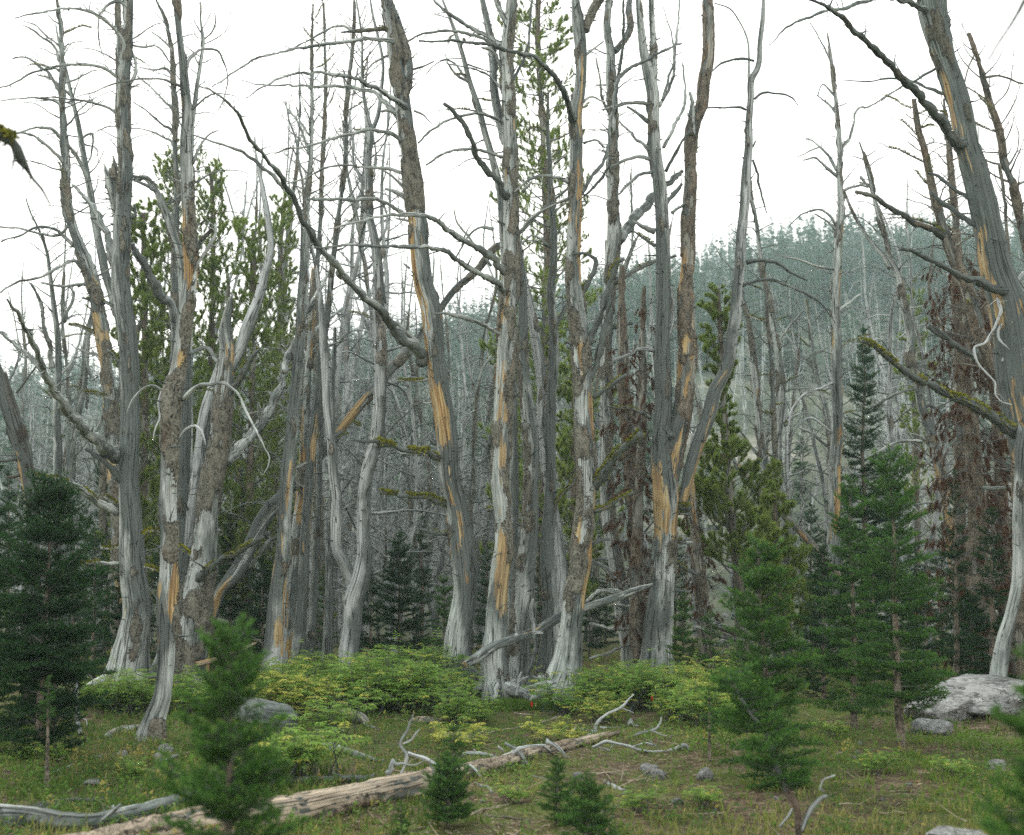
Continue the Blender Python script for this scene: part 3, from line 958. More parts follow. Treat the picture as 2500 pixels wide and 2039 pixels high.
dead_tree('slim dead tree with orange bare wood, flaking bark, split hollow top and curved silver foot',
 '429,0,16 440,100,16 448,165,20 452,210,24 456,260,25 452,343,25 456,423,30 460,524,28 462,605,32 464,670,33 448,791,32 436,892,34 423,973,40 417,1053,38 413,1134,40 407,1215,42 409,1335,43 407,1399,44 403,1480,45 405,1561,46 405,1641,45 399,1702,48 379,1762,56 372,1795,66',
 ((0, .45, 0, .5), (200, .2, .1, .9), (280, .2, .1, .3), (420, .5, .3, .3), (560, .25, .62, .1), (650, .3, .6, .1), (760, .62, .35, .1), (880, .45, .6, .1), (950, .85, .15, .1), (1130, .75, .25, .1), (1200, .35, .6, 0), (1290, .75, .2, .2), (1380, .15, .72, 0), (1460, .3, .5, .4), (1540, .2, .3, .7), (1600, .12, .05, .25), (1730, .15, 0, .2), (1760, .8, 0, .3), (1800, .5, 0, 0)),
 [('411,964,8 395,952,6 371,944,6 343,956,5 323,981,4 310,1009,3', { 'front': 1, 'ab': (0, 0, 0), 'dens': 1}),
  ('395,952,6 387,993,6 391,1021,5 379,1053,4 375,1077,3', {'mat': M_PALE, 'front': 1, 'ab': (0, 0, 0), 'dens': 1}),
  ('448,975,12 454,969,11 480,948,10 516,938,8 548,934,8 569,948,7 585,969,6 601,1005,6 617,1041,5 629,1061,5 645,1090,4 657,1120,3 640,1160,2', {'dz': -.9, 'ab': (.1, 0, .1), 'dens': 5}),
  ('433,1075,5 454,1050,6 480,1043,6 496,1060,5 504,1086,3', {'mat': M_PALE, 'dz': -.4, 'ab': (0, 0, 0), 'dens': 2}),
  ('430,1040,5 424,1060,5 430,1080,5 429,1100,3', {'mat': M_PALE, 'front': 1, 'ab': (0, 0, 0), 'dens': 0}),
  ('476,610,18 492,588,14 508,574,10 522,560,7', {'ab': (.3, 0, 1)}),
  ('470,660,10 500,622,9 515,600,8 530,560,7 528,545,5', {'mat': M_PALE, 'ab': (0, 0, 0)}),
  ('448,200,10 465,145,8 480,130,7 505,118,6 530,122,5 545,150,4 555,190,3 548,240,3 530,275,2', {'dz': .6, 'mat': M_PALE}),
  ('440,210,6 400,196,5 360,194,5 320,196,5 270,205,4 230,222,3 185,240,2', {'dz': -.5}),
  ('470,400,8 495,350,6 520,325,4 535,318,3', {}),
  ('402,1400,6 380,1392,6 352,1387,5', {'moss': (0, 1)}), ('395,1300,8 375,1296,9 350,1310,8', {'moss': (0, 1)}),
  ('432,1330,5 455,1345,5 470,1370,4', {'moss': (0, .7)})],
 d=12.3, bside=.25, seed=22, stubs=150, roots=0, flare=.8, auto=[(7, 200, 620, .4, .9, 'arch')])

dead_tree('thick speckled-bark dead tree with snapped pointed top and pale forked stem rising behind',
 '562,731,10 556,765,20 548,811,30 552,860,36 549,900,40 544,973,43 536,1053,46 524,1134,50 510,1215,52 500,1335,57 496,1380,62 480,1460,70 468,1540,75 460,1621,72 455,1680,80',
 ((0, .1, 0, .2), (830, .15, .1, .2), (880, .5, .4, .2), (930, .85, 0, 0), (1500, .9, 0, .1), (1700, .9, 0, .2)),
 [('556,965,20 581,932,18 597,900,14 613,872,12 633,854,6', {'ab': (.2, 0, 1.1), 'moss': (.5, 1, 500)}),
  ('552,1130,28 585,1090,27 621,1057,24 653,1021,22 677,965,20 694,908,18 713,843,15 761,811,11 802,783,9 834,751,7', {'dz': 1.2, 'moss': (.5, .8, 300)}),
  ('694,908,14 701,880,14 713,852,13 728,803,12 761,743,10 794,682,7 814,655,4', {'dz': .8}),
  ('548,1040,9 538,1050,10 532,1062,8', {'ab': (.1, .1, 1.1)}), ('502,1240,12 508,1225,12 520,1218,6', {'ab': (.2, 0, 1.2), 'moss': (0, .5)}),
  ('476,1440,12 472,1400,14 478,1360,12 474,1343,8', {'ab': (.5, 0, .8), 'front': 1}),
  ('468,1430,20 500,1400,18 540,1365,15 590,1342,13 640,1310,10', {'moss': (.1, .9, 900), 'dz': -.9, 'ab': (.2, 0, .8)}),
  ('545,985,8 546,990,10 550,975,6', {})],
 stems=[('623,363,3 629,403,7 641,464,13 655,544,17 661,605,18 641,685,22 629,731,26 605,791,30 577,868,28 560,905,24', {'mat': M_PALE, 'prof': ((0, 0, 0, 0), (2000, 0, 0, .05)), 'dz': .6}),
        ('540,880,16 520,940,24 500,1013,34 490,1094,32 482,1174,32 470,1250,28 462,1340,20', {'mat': M_PALE, 'prof': ((0, .1, 0, .1), (1200, .1, 0, .1), (2000, .2, 0, .4)), 'off': .5, 'dz': .3})],
 seed=23, stubs=60, roots=3, auto=[(3, 800, 1400, .3, .6, 'flat')], flare=.5)

dead_tree('smooth blue-grey dead tree between the orange-wooded one and the speckled one, arching pale crown stem',
 '326,440,8 350,433,12 375,458,14 400,505,16 423,573,19 440,629,22 446,690,22 452,790,22 456,892,24 454,960,28 452,1013,30 448,1114,38 446,1215,44 444,1335,44 440,1420,46 423,1540,56 410,1610,54 387,1672,56',
 ((0, .0, 0, .0), (690, .05, 0, .1), (900, .1, 0, .6), (1400, .1, 0, .75), (1700, .2, .1, .5)),
 [('440,800,20 419,763,22 387,710,22 367,670,20 345,630,17 318,597,14', {'mat': M_PALE, 'dz': -.6, 'ab': (.1, 0, .3), 'dens': 2}),
  ('452,870,14 500,850,10 530,880,7 552,888,5', {}), ('404,505,7 420,490,7 450,470,6', {}),
  ('330,440,8 355,452,9 376,465,8', {'mat': M_PALE})],
 d=18.3, seed=24, stubs=40, roots=2, auto=[(5, 460, 900, .4, .9, 'arch')])

dead_tree('tall leaning dead tree with orange-edged bark behind the stout grey one, many drooping boughs',
 '139,0,7 149,80,9 151,161,12 151,242,14 155,323,16 161,403,18 161,464,21 171,524,24 190,585,26 214,645,29 230,690,32 242,771,33 254,852,33 266,932,34 272,1013,33 276,1100,34 286,1200,40 294,1335,44 298,1480,46 296,1620,50 294,1662,56',
 ((0, .5, 0, .4), (500, .6, 0, .3), (600, .5, .3, .3), (800, .3, .3, .5), (1100, .4, .4, .4), (1700, .6, .3, .3)),
 [('150,240,9 130,195,8 110,170,6 80,150,5 50,140,4 30,143,3', {'dz': .4}),
  ('145,150,6 125,105,5 100,90,5 70,65,4 57,60,2', {}),
  ('152,280,7 140,250,6 95,240,5 60,240,4 20,243,3 -20,255,2', {'dz': -.4}),
  ('160,400,10 130,370,8 100,345,7 60,325,6 20,330,4 -10,345,3', {'dz': -.5}),
  ('172,545,9 140,575,7 100,572,6 60,560,5 0,555,4', {'dz': .4}), ('180,600,9 130,560,7 95,555,6 50,575,5 0,590,4', {}),
  ('205,660,10 180,635,8 140,655,7 90,680,6 40,690,5 -10,720,3', {'dz': -.6}), ('230,700,8 200,692,8 150,700,6 100,690,5', {}),
  ('270,840,8 238,815,8 202,800,6 165,793,3', {'moss': (.1, 1, 800)}), ('278,747,8 245,735,8 202,727,4', {'moss': (.3, .9, 900)}),
  ('190,700,6 245,670,5 280,650,4', {}), ('254,870,10 215,860,7 190,850,4', {}),
  ('285,1000,12 260,970,9 235,960,7 205,958,4', {'moss': (.4, 1)}), ('286,1030,12 250,1015,9 240,1040,6 230,1060,4', {})],
 d=19.3, seed=25, oside=-.35, stubs=140, auto=[(13, 20, 560, .6, 1.5, 'arch'), (8, 560, 1000, .4, 1.0, 'arch')])

dead_tree('bare grey dead tree with a thin forked crown beside the orange-edged leaning one',
 '136,60,3 142,95,5 161,173,8 177,242,10 194,323,12 206,391,14 220,464,17 234,544,19 246,605,19 258,665,20 278,730,20 296,800,20 306,900,22 312,1100,26 316,1640,30',
 ((0, .05, 0, .2), (2039, .1, 0, .5)),
 [('206,391,8 190,350,9 165,335,9 130,318,8 100,312,7 60,320,5 20,330,3'.replace('206,391,8 190,350,9 165,335,9', '215,440,10 185,380,10 160,350,9'), {'dz': -.9}),
  ('160,165,5 140,110,5 115,90,4 90,65,4 57,52,2', {}), ('175,235,7 150,215,6 120,190,5 90,182,3', {}),
  ('198,340,6 220,325,5 221,385,4 215,400,3', {}), ('278,750,10 262,700,8 258,660,6', {})],
 d=20.5, seed=26, stubs=60, auto=[(14, 60, 640, .5, 1.4, 'arch')])

dead_tree('thin rough-barked dead pole rising hard against the stout grey tree', 
 '287,0,10 289,100,11 290,194,11 292,300,12 296,500,14 300,700,16 304,1640,24', ((0, .8, 0, .4), (2039, .8, 0, .4)), d=21, seed=27, stubs=40, auto=[(8, 0, 420, .5, 1.2, 'arch')])

dead_tree('thin twiggy dead tree with bushy broken boughs between the stout grey and orange-wooded trees',
 '381,0,4 403,48,6 419,113,8 423,194,10 429,282,11 427,363,12 431,443,14 430,524,15 428,700,17 426,1000,20 424,1640,26', ((0, .6, 0, .5), (2039, .5, 0, .5)),
 [('424,150,7 410,110,5 395,95,4 370,78,3', {}), ('424,185,8 400,170,6 365,168,4 340,165,3', {}), ('428,280,7 400,245,5 370,215,4 337,185,2', {}),
  ('428,330,7 390,298,5 350,265,4 325,248,2', {}), ('430,360,6 400,335,5 360,318,4 320,314,2', {})],
 d=21.5, seed=28, stubs=70, auto=[(16, 10, 640, .5, 1.2, 'arch'), (8, 640, 1300, .4, .9, 'flat')])

dead_tree('thin dead tree with feathery forked tip standing just behind the orange-wooded tree',
 '490,10,3 490,52,5 496,97,7 488,161,9 480,222,10 470,302,11 466,383,12 466,500,14 462,800,18 458,1630,24', ((0, .1, 0, .3), (2039, .2, 0, .5)),
 [('496,97,5 520,75,4 527,45,3 522,30,2', {}), ('496,90,4 480,60,3 472,40,2', {})],
 d=21, seed=29, stubs=40, auto=[(12, 20, 420, .4, 1.2, 'up')])

dead_tree('short dark rotten snag leaning in with a ragged hollow top beside the dark fir',
 '6,915,26 12,950,34 24,993,38 44,1053,40 56,1094,40 67,1174,37 75,1235,35 76,1295,36 78,1400,40 80,1620,48',
 ((0, .3, .1, .6), (1100, .3, .35, .5), (2000, .5, .2, .5)),
 [('60,1090,9 40,1120,8 10,1125,6 -20,1120,4', {}), ('70,1150,10 50,1160,8 20,1165,5', {}), ('40,960,6 70,920,5 88,895,3', {})],
 d=14, seed=30, mat=M_DARKWOOD, stubs=50, flare=.4)

dead_tree('pale grey dead tree forking twice high up, just inside the rotten snag',
 '63,484,3 75,520,4 97,565,6 117,625,8 121,662,9 129,731,12 139,811,14 143,892,16 139,993,18 141,1094,19 139,1174,20 135,1620,30', ((0, .1, 0, .3), (2039, .1, 0, .5)),
 [('155,787,9 165,760,8 175,735,8 177,712,6 165,695,4', {}), ('128,900,13 122,850,12 113,811,10 101,751,9 88,715,7 73,690,5', {}), ('140,920,10 165,900,7 178,870,6', {'ab': (0, 0, 0)})],
 d=22, seed=31, stubs=60, dens=8, auto=[(16, 500, 1000, .5, 1.3, 'arch'), (10, 950, 1350, .3, .9, 'flat')])
dead_tree('grey dead tree leaning outward between the pale forked one and the orange-edged leaning trunk',
 '232,735,7 226,763,9 212,831,16 206,912,18 194,993,18 177,1073,19 165,1154,19 161,1235,20 165,1450,24 170,1640,28', ((0, .1, 0, .3), (2039, .2, 0, .5)),
 [('212,850,8 214,900,7 225,930,6 240,920,3', {}), ('200,900,8 210,960,8 214,1000,6', {})], d=23, seed=32, stubs=50, auto=[(12, 740, 1300, .4, 1.1, 'arch')])

# --- the leaning log across the middle of the stand
dead_tree('long leaning dead log slanting up behind the trunks, propped among the stand',
 '1385,463,4 1349,492,6 1313,524,8 1273,565,9 1205,609,13 1165,661,14 1116,702,15 1072,759,16 1003,852,18 951,908,21 915,948,22 866,1005,24 826,1057,24 773,1122,25 717,1186,26 653,1247,27 597,1351,27 540,1444,26 505,1530,28 490,1600,30',
 ((0, .1, .0, .5), (900, .25, .0, .6), (960, .3, .4, .6), (1100, .1, 0, .7), (1500, .1, .0, .3), (2000, .5, .5, .5)),
 [('581,1403,14 620,1370,12 660,1320,10 690,1300,5', {'moss': (.1, .9, 700)}), ('640,1270,8 655,1235,7 652,1222,5', {}), ('700,1200,7 745,1175,6 770,1160,3', {})],
 d=19.4, dz=.8, seed=33, stubs=60, name='leaning_log', cat='log', flare=0)
dead_tree('lower dark leaning log with a reddish broken butt under the long slanting one',
 '690,1230,8 655,1275,12 621,1330,18 600,1370,22 581,1403,22 540,1444,21 520,1500,20 508,1550,16', ((0, .1, 0, .8), (1400, .1, 0, .4), (1480, .2, .8, .2), (2000, .2, .8, .4)),
 d=18.7, seed=34, stubs=20, name='leaning_log', cat='log', flare=0)

# --- group of slim trunks left of centre
dead_tree('broad grey trunk with dark side and fluted foot, first of the clustered trunks',
 '741,560,13 741,600,15 741,650,18 737,710,20 733,811,24 725,932,28 713,1033,31 701,1134,34 693,1255,36 691,1359,38 681,1440,42 673,1541,48 665,1625,56 662,1668,64',
 ((0, .1, 0, .4), (900, .1, 0, .5), (1300, .15, .25, .5), (1500, .1, .3, .4), (1700, .05, 0, .1)),
 [('700,1150,8 730,1140,6 750,1130,4', {}), ('730,840,7 750,870,6 742,890,5', {})], oside=.4, dside=-.3, seed=35, stubs=70, roots=4, rootlen=.3, auto=[(9, 600, 1300, .3, .9, 'arch')], flare=.35)
dead_tree('narrow light-brown trunk half hidden behind the broad grey fluted one',
 '765,660,11 763,751,15 757,852,18 749,973,20 740,1100,22 737,1174,24 727,1295,27 724,1359,28 717,1440,30 713,1541,34 706,1655,42',
 ((0, .4, .3, .2), (900, .55, .45, .2), (1250, .4, .6, .2), (1450, .2, .4, .3), (1700, .1, .1, .2)),
 [('757,860,6 790,835,5 830,825,3', {})], d=19.2, seed=36, stubs=70, auto=[(8, 680, 1300, .4, 1.0, 'arch')], flare=.35)
dead_tree('slender bark-covered dead tree with a very straight high tip and short spurs',
 '763,10,2 761,120,4 761,242,7 759,363,9 753,443,12 749,540,14 747,650,16 746,800,18 748,1000,20 752,1640,26', ((0, .7, 0, .3), (600, .6, 0, .3), (2039, .6, .2, .3)),
 [('757,380,7 740,330,6 722,290,5 705,270,4 690,245,3', {'dz': .4}), ('755,330,5 735,300,4 722,262,3', {})],
 d=21.5, seed=37, stubs=120, maxlen=.5, auto=[(22, 30, 560, .4, 1.3, 'up', (.2, .9)), (10, 560, 1300, .4, .9, 'arch')])
dead_tree('dark-sided dead tree leaning gently with orange streaks low down beside the silver sinuous one',
 '866,0,3 862,100,4 852,200,6 844,282,8 844,363,9 838,443,10 830,504,11 820,585,12 810,665,14 802,750,15 790,830,17 781,892,18 773,973,20 765,1050,22 761,1094,23 753,1215,24 746,1315,26 742,1400,28 734,1520,32 726,1655,38',
 ((0, .75, 0, .3), (500, .7, 0, .3), (650, .4, .1, .6), (1000, .1, .05, .95), (1300, .1, .35, .8), (1500, .1, .3, .6), (1700, .1, 0, .3)),
 [('800,760,6 812,730,6 805,700,6 808,680,5', {}), ('775,890,6 800,850,5 840,830,4', {})], oside=.35, seed=38, d=18.7, stubs=110, maxlen=.45, auto=[(20, 60, 640, .4, 1.3, 'up', (.2, .9)), (8, 640, 1200, .3, .9, 'flat')], flare=.35)
dead_tree('plain upright grey pole standing in the gap just before the silver sinuous tree',
 '818,800,7 815,870,9 812,960,11 812,1100,14 811,1250,17 806,1359,20 800,1500,22 796,1650,24', ((0, .1, 0, .3), (2000, .08, .0, .4)), d=18.9, seed=39, stubs=30, auto=[(7, 800, 1300, .3, .9, 'arch')])
dead_tree('slim dark-grey pole in front of the green pine thicket among the clustered trunks',
 '790,900,10 785,1000,12 781,1100,14 777,1255,17 769,1379,19 761,1500,21 754,1655,24', ((0, .1, .2, .5), (2000, .08, .0, .5)), d=19.4, oside=.4, seed=40, stubs=30, auto=[(6, 900, 1300, .3, .8, 'flat')])

dead_tree('silver sinuous dead tree whose single grooved foot forks low into two wavy stems',
 '870,0,4 884,101,6 884,181,8 890,242,9 898,282,11 906,327,17 900,383,17 900,443,18 902,524,20 915,585,23 923,665,25 925,700,26 925,791,27 927,892,29 927,973,31 919,1073,31 905,1120,30 894,1174,31 888,1295,34 888,1359,38 878,1420,46 866,1460,46 862,1520,44 856,1581,45 850,1645,50 846,1670,56',
 ((0, .1, 0, .2), (400, .2, 0, .2), (600, .5, 0, .2), (1050, .5, 0, .1), (1200, .2, 0, .2), (1450, .05, 0, .15), (1700, .02, 0, .1)),
 [('898,470,8 866,403,8 862,343,7 854,290,6 845,230,5 838,170,4', {'dz': .7}),
  ('900,520,8 885,560,6 878,600,5 890,640,4', {'ab': (.2, 0, .9)}), ('900,500,14 890,506,14 884,515,10', {'ab': (.3, 0, 1.1)}),
  ('925,590,7 940,560,7 945,535,6 930,480,4', {}), ('912,430,6 918,380,5 910,320,4', {}), ('935,930,6 980,950,6 1000,985,4', {'mat': M_PALE}),
  ('880,1040,5 860,1030,4', {'moss': (0, 1)})],
 stems=[('773,660,11 785,751,15 790,831,18 794,912,18 798,993,20 806,1073,20 812,1154,25 820,1215,24 820,1295,28 824,1347,28 842,1379,30 856,1415,30 862,1450,28', {'mat': M_PALE, 'prof': ((0, 0, 0, .1), (2000, 0, 0, .1)), 'dz': -.2}),
        ('904,0,4 910,40,6 925,100,7 935,161,8 931,222,9 923,282,12 906,327,12', {'dz': .3})],
 mat=M_PALE, seed=41, stubs=70, roots=4, rootlen=.3, flare=.7, maxlen=.45, auto=[(20, 20, 520, .4, 1.3, 'up', (.2, .9)), (6, 520, 900, .4, .9, 'arch')])

dead_tree('thin pale dead tree with wispy upswept top behind the dark-sided leaner',
 '697,245,2 705,290,4 722,340,5 730,400,6 738,440,6 748,560,8 770,640,11 772,760,12 775,900,14 782,1100,16 790,1640,22', ((0, .1, 0, .2), (2000, .1, 0, .3)), d=23, seed=42, stubs=30, mat=M_PALE, maxlen=.4,
 auto=[(14, 240, 700, .4, 1.2, 'up', (.3, 1.0)), (8, 700, 1200, .4, 1.0, 'arch')])
dead_tree('dead pole with dense short spurs standing nearest the sky gap behind the clustered trunks',
 '790,8,2 793,80,4 795,180,6 793,290,7 790,340,8 786,430,9 783,520,10 776,620,10 774,760,12 775,1000,15 782,1640,22', ((0, .8, 0, .5), (2000, .7, .1, .4)), d=22.5, seed=43, stubs=120, maxlen=.5,
 auto=[(22, 10, 640, .4, 1.2, 'up', (.2, .8)), (8, 640, 1200, .4, .9, 'arch')])

# --- the big leaning tree
dead_tree('big leaning dead tree with bands of orange wood and black stain and mossy lower boughs',
 '940,0,20 955,60,26 965,121,31 972,181,34 980,222,38 988,282,40 996,343,41 1004,403,42 1010,464,43 1016,524,44 1022,585,46 1030,645,48 1036,700,48 1048,751,48 1058,831,50 1068,912,48 1080,993,50 1092,1073,51 1100,1154,52 1114,1235,55 1128,1335,59 1136,1400,61 1137,1450,61 1131,1508,62 1122,1581,66 1122,1633,72 1140,1690,84',
 ((0, .8, 0, .2), (250, .55, 0, .3), (430, .95, 0, .1), (520, .6, .3, 0), (620, .1, .42, .2), (900, .05, .45, .55), (1050, .08, .40, .85), (1350, .1, .38, .9), (1480, .1, .2, .6), (1540, .03, .0, .1), (1700, .02, .05, .0)),
 [('963,90,10 941,73,9 905,73,10 870,75,9 832,80,4', {'moss': (.0, .3, 400), 'dz': -.3, 'ab': (.6, 0, .6)}),
  ('860,76,7 840,63,5 815,65,5 790,80,5 740,105,4 710,120,3', {'dz': -.3}),
  ('965,105,11 941,97,10 882,96,9 810,106,8 741,115,7 681,129,6 625,145,5 565,181,4 516,214,2', {'dz': -1.2}),
  ('996,270,16 963,242,13 915,216,11 874,194,10 826,181,9 761,177,7 705,185,6 648,210,5 600,238,3', {'dz': -1.5}),
  ('975,290,15 939,246,12 898,222,9 826,210,8 761,210,7 701,208,5 656,210,4 589,198,2', {'dz': .8}),
  ('985,350,12 955,327,10 923,319,9 882,321,8 826,335,7 761,353,6 697,365,5 648,379,3', {'dz': -1.0}),
  ('990,427,9 947,413,8 898,409,7 862,411,4', {'dz': .4}), ('870,405,6 842,403,5 794,411,5 745,435,4 701,448,3', {'dz': .4}),
  ('995,470,9 963,435,6 935,415,4', {}), ('997,490,12 963,468,9 941,462,6', {}), ('975,285,9 950,272,8 932,275,6', {}), ('965,128,8 940,140,6 905,160,4 890,185,3', {}),
  ('1032,880,34 1003,845,26 963,803,21 935,767,20 890,727,18 842,678,17 826,653,17 777,597,16 741,536,15 709,472,14 681,427,12 648,387,10 620,355,9 589,294,7 560,254,6 520,226,5 484,210,4', {'dz': -1.2, 'ab': (.12, .12, .35), 'dens': 4}),
  ('1023,838,16 1003,825,15 979,803,13 951,783,10 930,765,6', {'front': 1}),
  ('715,470,10 685,448,10 625,391,9 565,363,7 512,343,5 464,329,3', {'dz': -.5, 'dens': 5}),
  ('1080,1120,18 1060,1112,16 1031,1102,13 979,1094,13 943,1085,11 906,1077,9 858,1075,5', {'moss': (.1, .75, 1600, .03), 'dz': -1.0, 'ab': (.1, 0, .6)}),
  ('1098,1232,16 1075,1224,14 1044,1214,13 1003,1210,11 963,1208,10 931,1202,8', {'moss': (.0, 1, 1100, .026), 'dz': -.7, 'ab': (.1, 0, .6)}),
  ('1050,926,7 1020,930,6 971,930,4', {'moss': (.2, 1)}), ('1090,1304,11 1060,1300,10 1023,1293,6', {'moss': (0, .5, 300), 'ab': (.1, 0, 1)}),
  ('1080,1085,8 1060,1080,12 1052,1070,8', {'ab': (.2, .3, 1)}), ('1065,975,4 1045,985,5 1033,982,3', {}),
  ('1010,540,10 1010,570,12 1020,590,9', {'front': 1}), ('1000,655,6 985,645,4', {}), ('1000,540,6 968,535,4', {}),
  ('1010,270,6 1035,283,4 1055,305,2', {}), ('1005,170,6 1030,165,5 1060,150,3', {})],
 stems=[('945,-5,26 965,40,20 980,80,19 992,121,20 1000,161,22 998,195,22 984,235,20', {'prof': ((0, .45, 0, .8), (200, .8, 0, .7), (2000, .8, 0, .5)), 'dz': .15})],
 oside=-.55, dside=.75, seed=44, stubs=170, roots=6, rootlen=.7, flare=1.3, dens=6)

# --- middle clump
dead_tree('straight bark-mottled dead tree in the middle, its long boughs crossing the leaning one',
 '1249,0,22 1245,60,28 1237,121,30 1241,202,32 1245,282,33 1245,363,34 1247,444,36 1247,524,37 1247,605,39 1245,690,41 1240,751,44 1236,852,45 1232,932,47 1228,1013,45 1226,1094,45 1224,1174,47 1230,1255,47 1230,1335,49 1224,1379,49 1218,1460,50 1212,1541,54 1205,1601,62 1205,1662,68 1206,1702,76',
 ((0, .3, 0, .1), (300, .5, .1, .1), (600, .7, .1, .0), (800, .75, .25, 0), (900, .5, .55, 0), (1060, .75, .3, 0), (1200, .65, .45, 0), (1330, .3, .72, 0), (1400, .15, .8, .3), (1470, .08, .3, .7), (1530, .03, 0, .15), (1710, .02, 0, 0)),
 [('1245,480,20 1233,472,18 1213,444,16 1185,415,15 1164,383,15 1158,355,14 1144,319,13 1116,282,11 1082,254,8', {'dz': -.8, 'dens': 1.5, 'ab': (.1, 0, .7)}),
  ('1240,665,22 1197,629,17 1152,597,15 1112,573,13 1080,552,12 1056,532,11 1023,526,10 987,524,9 923,528,7 882,540,6 802,558,3', {'dz': -1.4, 'dens': 4, 'ab': (.1, .1, .2)}),
  ('987,524,10 963,508,10 935,492,9 890,488,9 834,488,8 773,486,8 747,484,6', {'dz': -1.2, 'dens': 2, 'ab': (.1, .1, .3)}),
  ('1235,712,17 1213,693,15 1173,669,14 1132,645,12 1084,613,11 1044,603,10 1003,603,9 943,601,8 882,599,7 826,599,6 769,607,5', {'dz': -1.5, 'dens': 4, 'ab': (.1, .1, .3)}),
  ('1232,112,13 1205,97,12 1164,77,11 1120,48,9 1084,24,8 1060,0,6', {'dz': .5}),
  ('1232,118,10 1185,97,8 1148,85,8 1104,75,7 1064,77,6 1027,85,5 997,101,5', {'dz': -.4}),
  ('1230,302,10 1205,286,8 1172,278,8 1124,284,7 1084,298,6 1048,323,6 1022,350,5', {'dz': -.5}),
  ('1225,384,9 1192,371,7 1156,365,7 1108,367,7 1068,383,6 1040,403,5', {'dz': -.4}),
  ('1228,815,13 1217,811,11 1164,787,10 1116,771,9 1084,765,7 1056,765,4', {'dz': -.6}),
  ('1210,1090,10 1195,1092,14 1180,1085,10 1165,1075,6', {'ab': (.1, 0, 1)}), ('1198,1090,16 1197,1075,15 1196,1063,12', {'ab': (.1, 0, 1.2)}),
  ('1212,1245,9 1200,1243,12 1190,1246,8', {'moss': (0, 1)}), ('1205,560,8 1170,556,6 1140,580,5 1110,640,3', {}), ('1200,650,6 1160,600,5 1120,545,5 1107,512,4', {}),
  ('1250,200,8 1275,150,8 1285,125,7 1295,60,6 1300,0,5', {'ab': (.1, 0, .9)}), ('1238,190,10 1215,145,9 1195,122,8 1175,117,5', {'dz': -.4}),
  ('1230,222,7 1200,190,6 1160,170,5 1090,155,3', {'dz': .4}), ('1200,870,6 1180,895,6 1168,930,5', {}), ('1275,470,8 1300,440,4', {'mat': M_PALE})],
 stems=[('1177,0,12 1189,60,17 1201,141,20 1207,222,21 1220,290,21 1236,350,20', {'mat': M_PALE, 'prof': ((0, .1, 0, .4), (2000, .2, 0, .4)), 'dz': .3, 'off': .1}),
        ('1209,-5,12 1218,20,12 1229,40,13 1240,60,12', {'dz': 0})],
 seed=45, stubs=190, roots=6, rootlen=.75, flare=1.2, bside=.15, dens=6)

dead_tree('thin upper stem weaving behind the mottled middle tree from a low grey pole',
 '1080,0,5 1104,60,9 1128,129,11 1148,202,13 1169,262,14 1185,323,16 1205,395,17 1221,460,18 1228,560,20 1236,700,22 1250,1000,26 1252,1640,36', ((0, .05, 0, .3), (2000, .1, 0, .4)), d=18, seed=46, stubs=60,
 br=[('1145,200,6 1110,155,5 1090,145,4 1060,160,3 1040,180,2', {}), ('1150,205,7 1100,165,6 1090,150,4', {})], auto=[(9, 40, 440, .5, 1.2, 'droop', (-.2, .4))])

dead_tree('grey dead tree with peeling upper bark directly beside the mottled middle one, wide blotched foot',
 '1262,540,8 1268,620,12 1277,710,20 1277,791,26 1279,892,28 1289,993,33 1295,1094,36 1295,1174,37 1293,1255,40 1290,1335,43 1285,1379,46 1281,1460,50 1273,1541,54 1269,1621,58 1268,1668,64',
 ((0, .1, 0, .4), (800, .5, 0, .8), (950, .35, 0, .2), (1150, .3, 0, .4), (1300, .5, 0, .4), (1450, .35, 0, .3), (1700, .3, .1, .3)), seed=47, d=17.3, stubs=80, roots=4, bside=-.4, auto=[(6, 560, 1100, .3, .8, 'arch')])
dead_tree('bleached white sweeping trunk curving behind the two mottled trees',
 '1274,600,4 1279,662,9 1295,751,19 1309,831,25 1323,912,27 1323,993,24 1318,1060,22 1330,1150,24 1350,1255,30 1361,1320,34 1369,1379,36 1368,1450,40 1358,1540,40 1345,1655,46', ((0, 0, 0, .05), (2000, .02, 0, .05)), mat=M_PALE, d=18.2, seed=48, stubs=40, roots=3, auto=[(3, 640, 1000, .2, .5, 'arch')])
dead_tree('dark smooth grey trunk with mossy knots standing in the centre behind the swept-foot tree',
 '1339,222,5 1337,323,10 1343,403,12 1347,484,15 1351,565,17 1349,665,19 1345,700,20 1351,791,23 1353,872,25 1347,973,25 1343,1073,27 1345,1174,27 1343,1255,31 1339,1335,35 1339,1379,38 1341,1480,42 1339,1561,46 1333,1655,58',
 ((0, .3, 0, .3), (700, .1, 0, .6), (1300, .08, 0, .95), (1500, .1, 0, .6), (1700, .3, .1, .3)),
 [('1350,1240,6 1380,1200,6 1420,1150,6 1450,1100,4', {'moss': (.0, 1, 700), 'dz': -.8}), ('1352,400,5 1385,380,5', {}), ('1340,600,6 1300,575,5 1275,595,4', {}), ('1352,810,12 1368,780,12 1382,745,10 1392,722,7', {'ab': (0, 0, .6)})],
 d=17.8, seed=49, stubs=70, roots=3, auto=[(12, 240, 700, .4, 1.1, 'arch'), (5, 700, 1100, .3, .7, 'flat')])

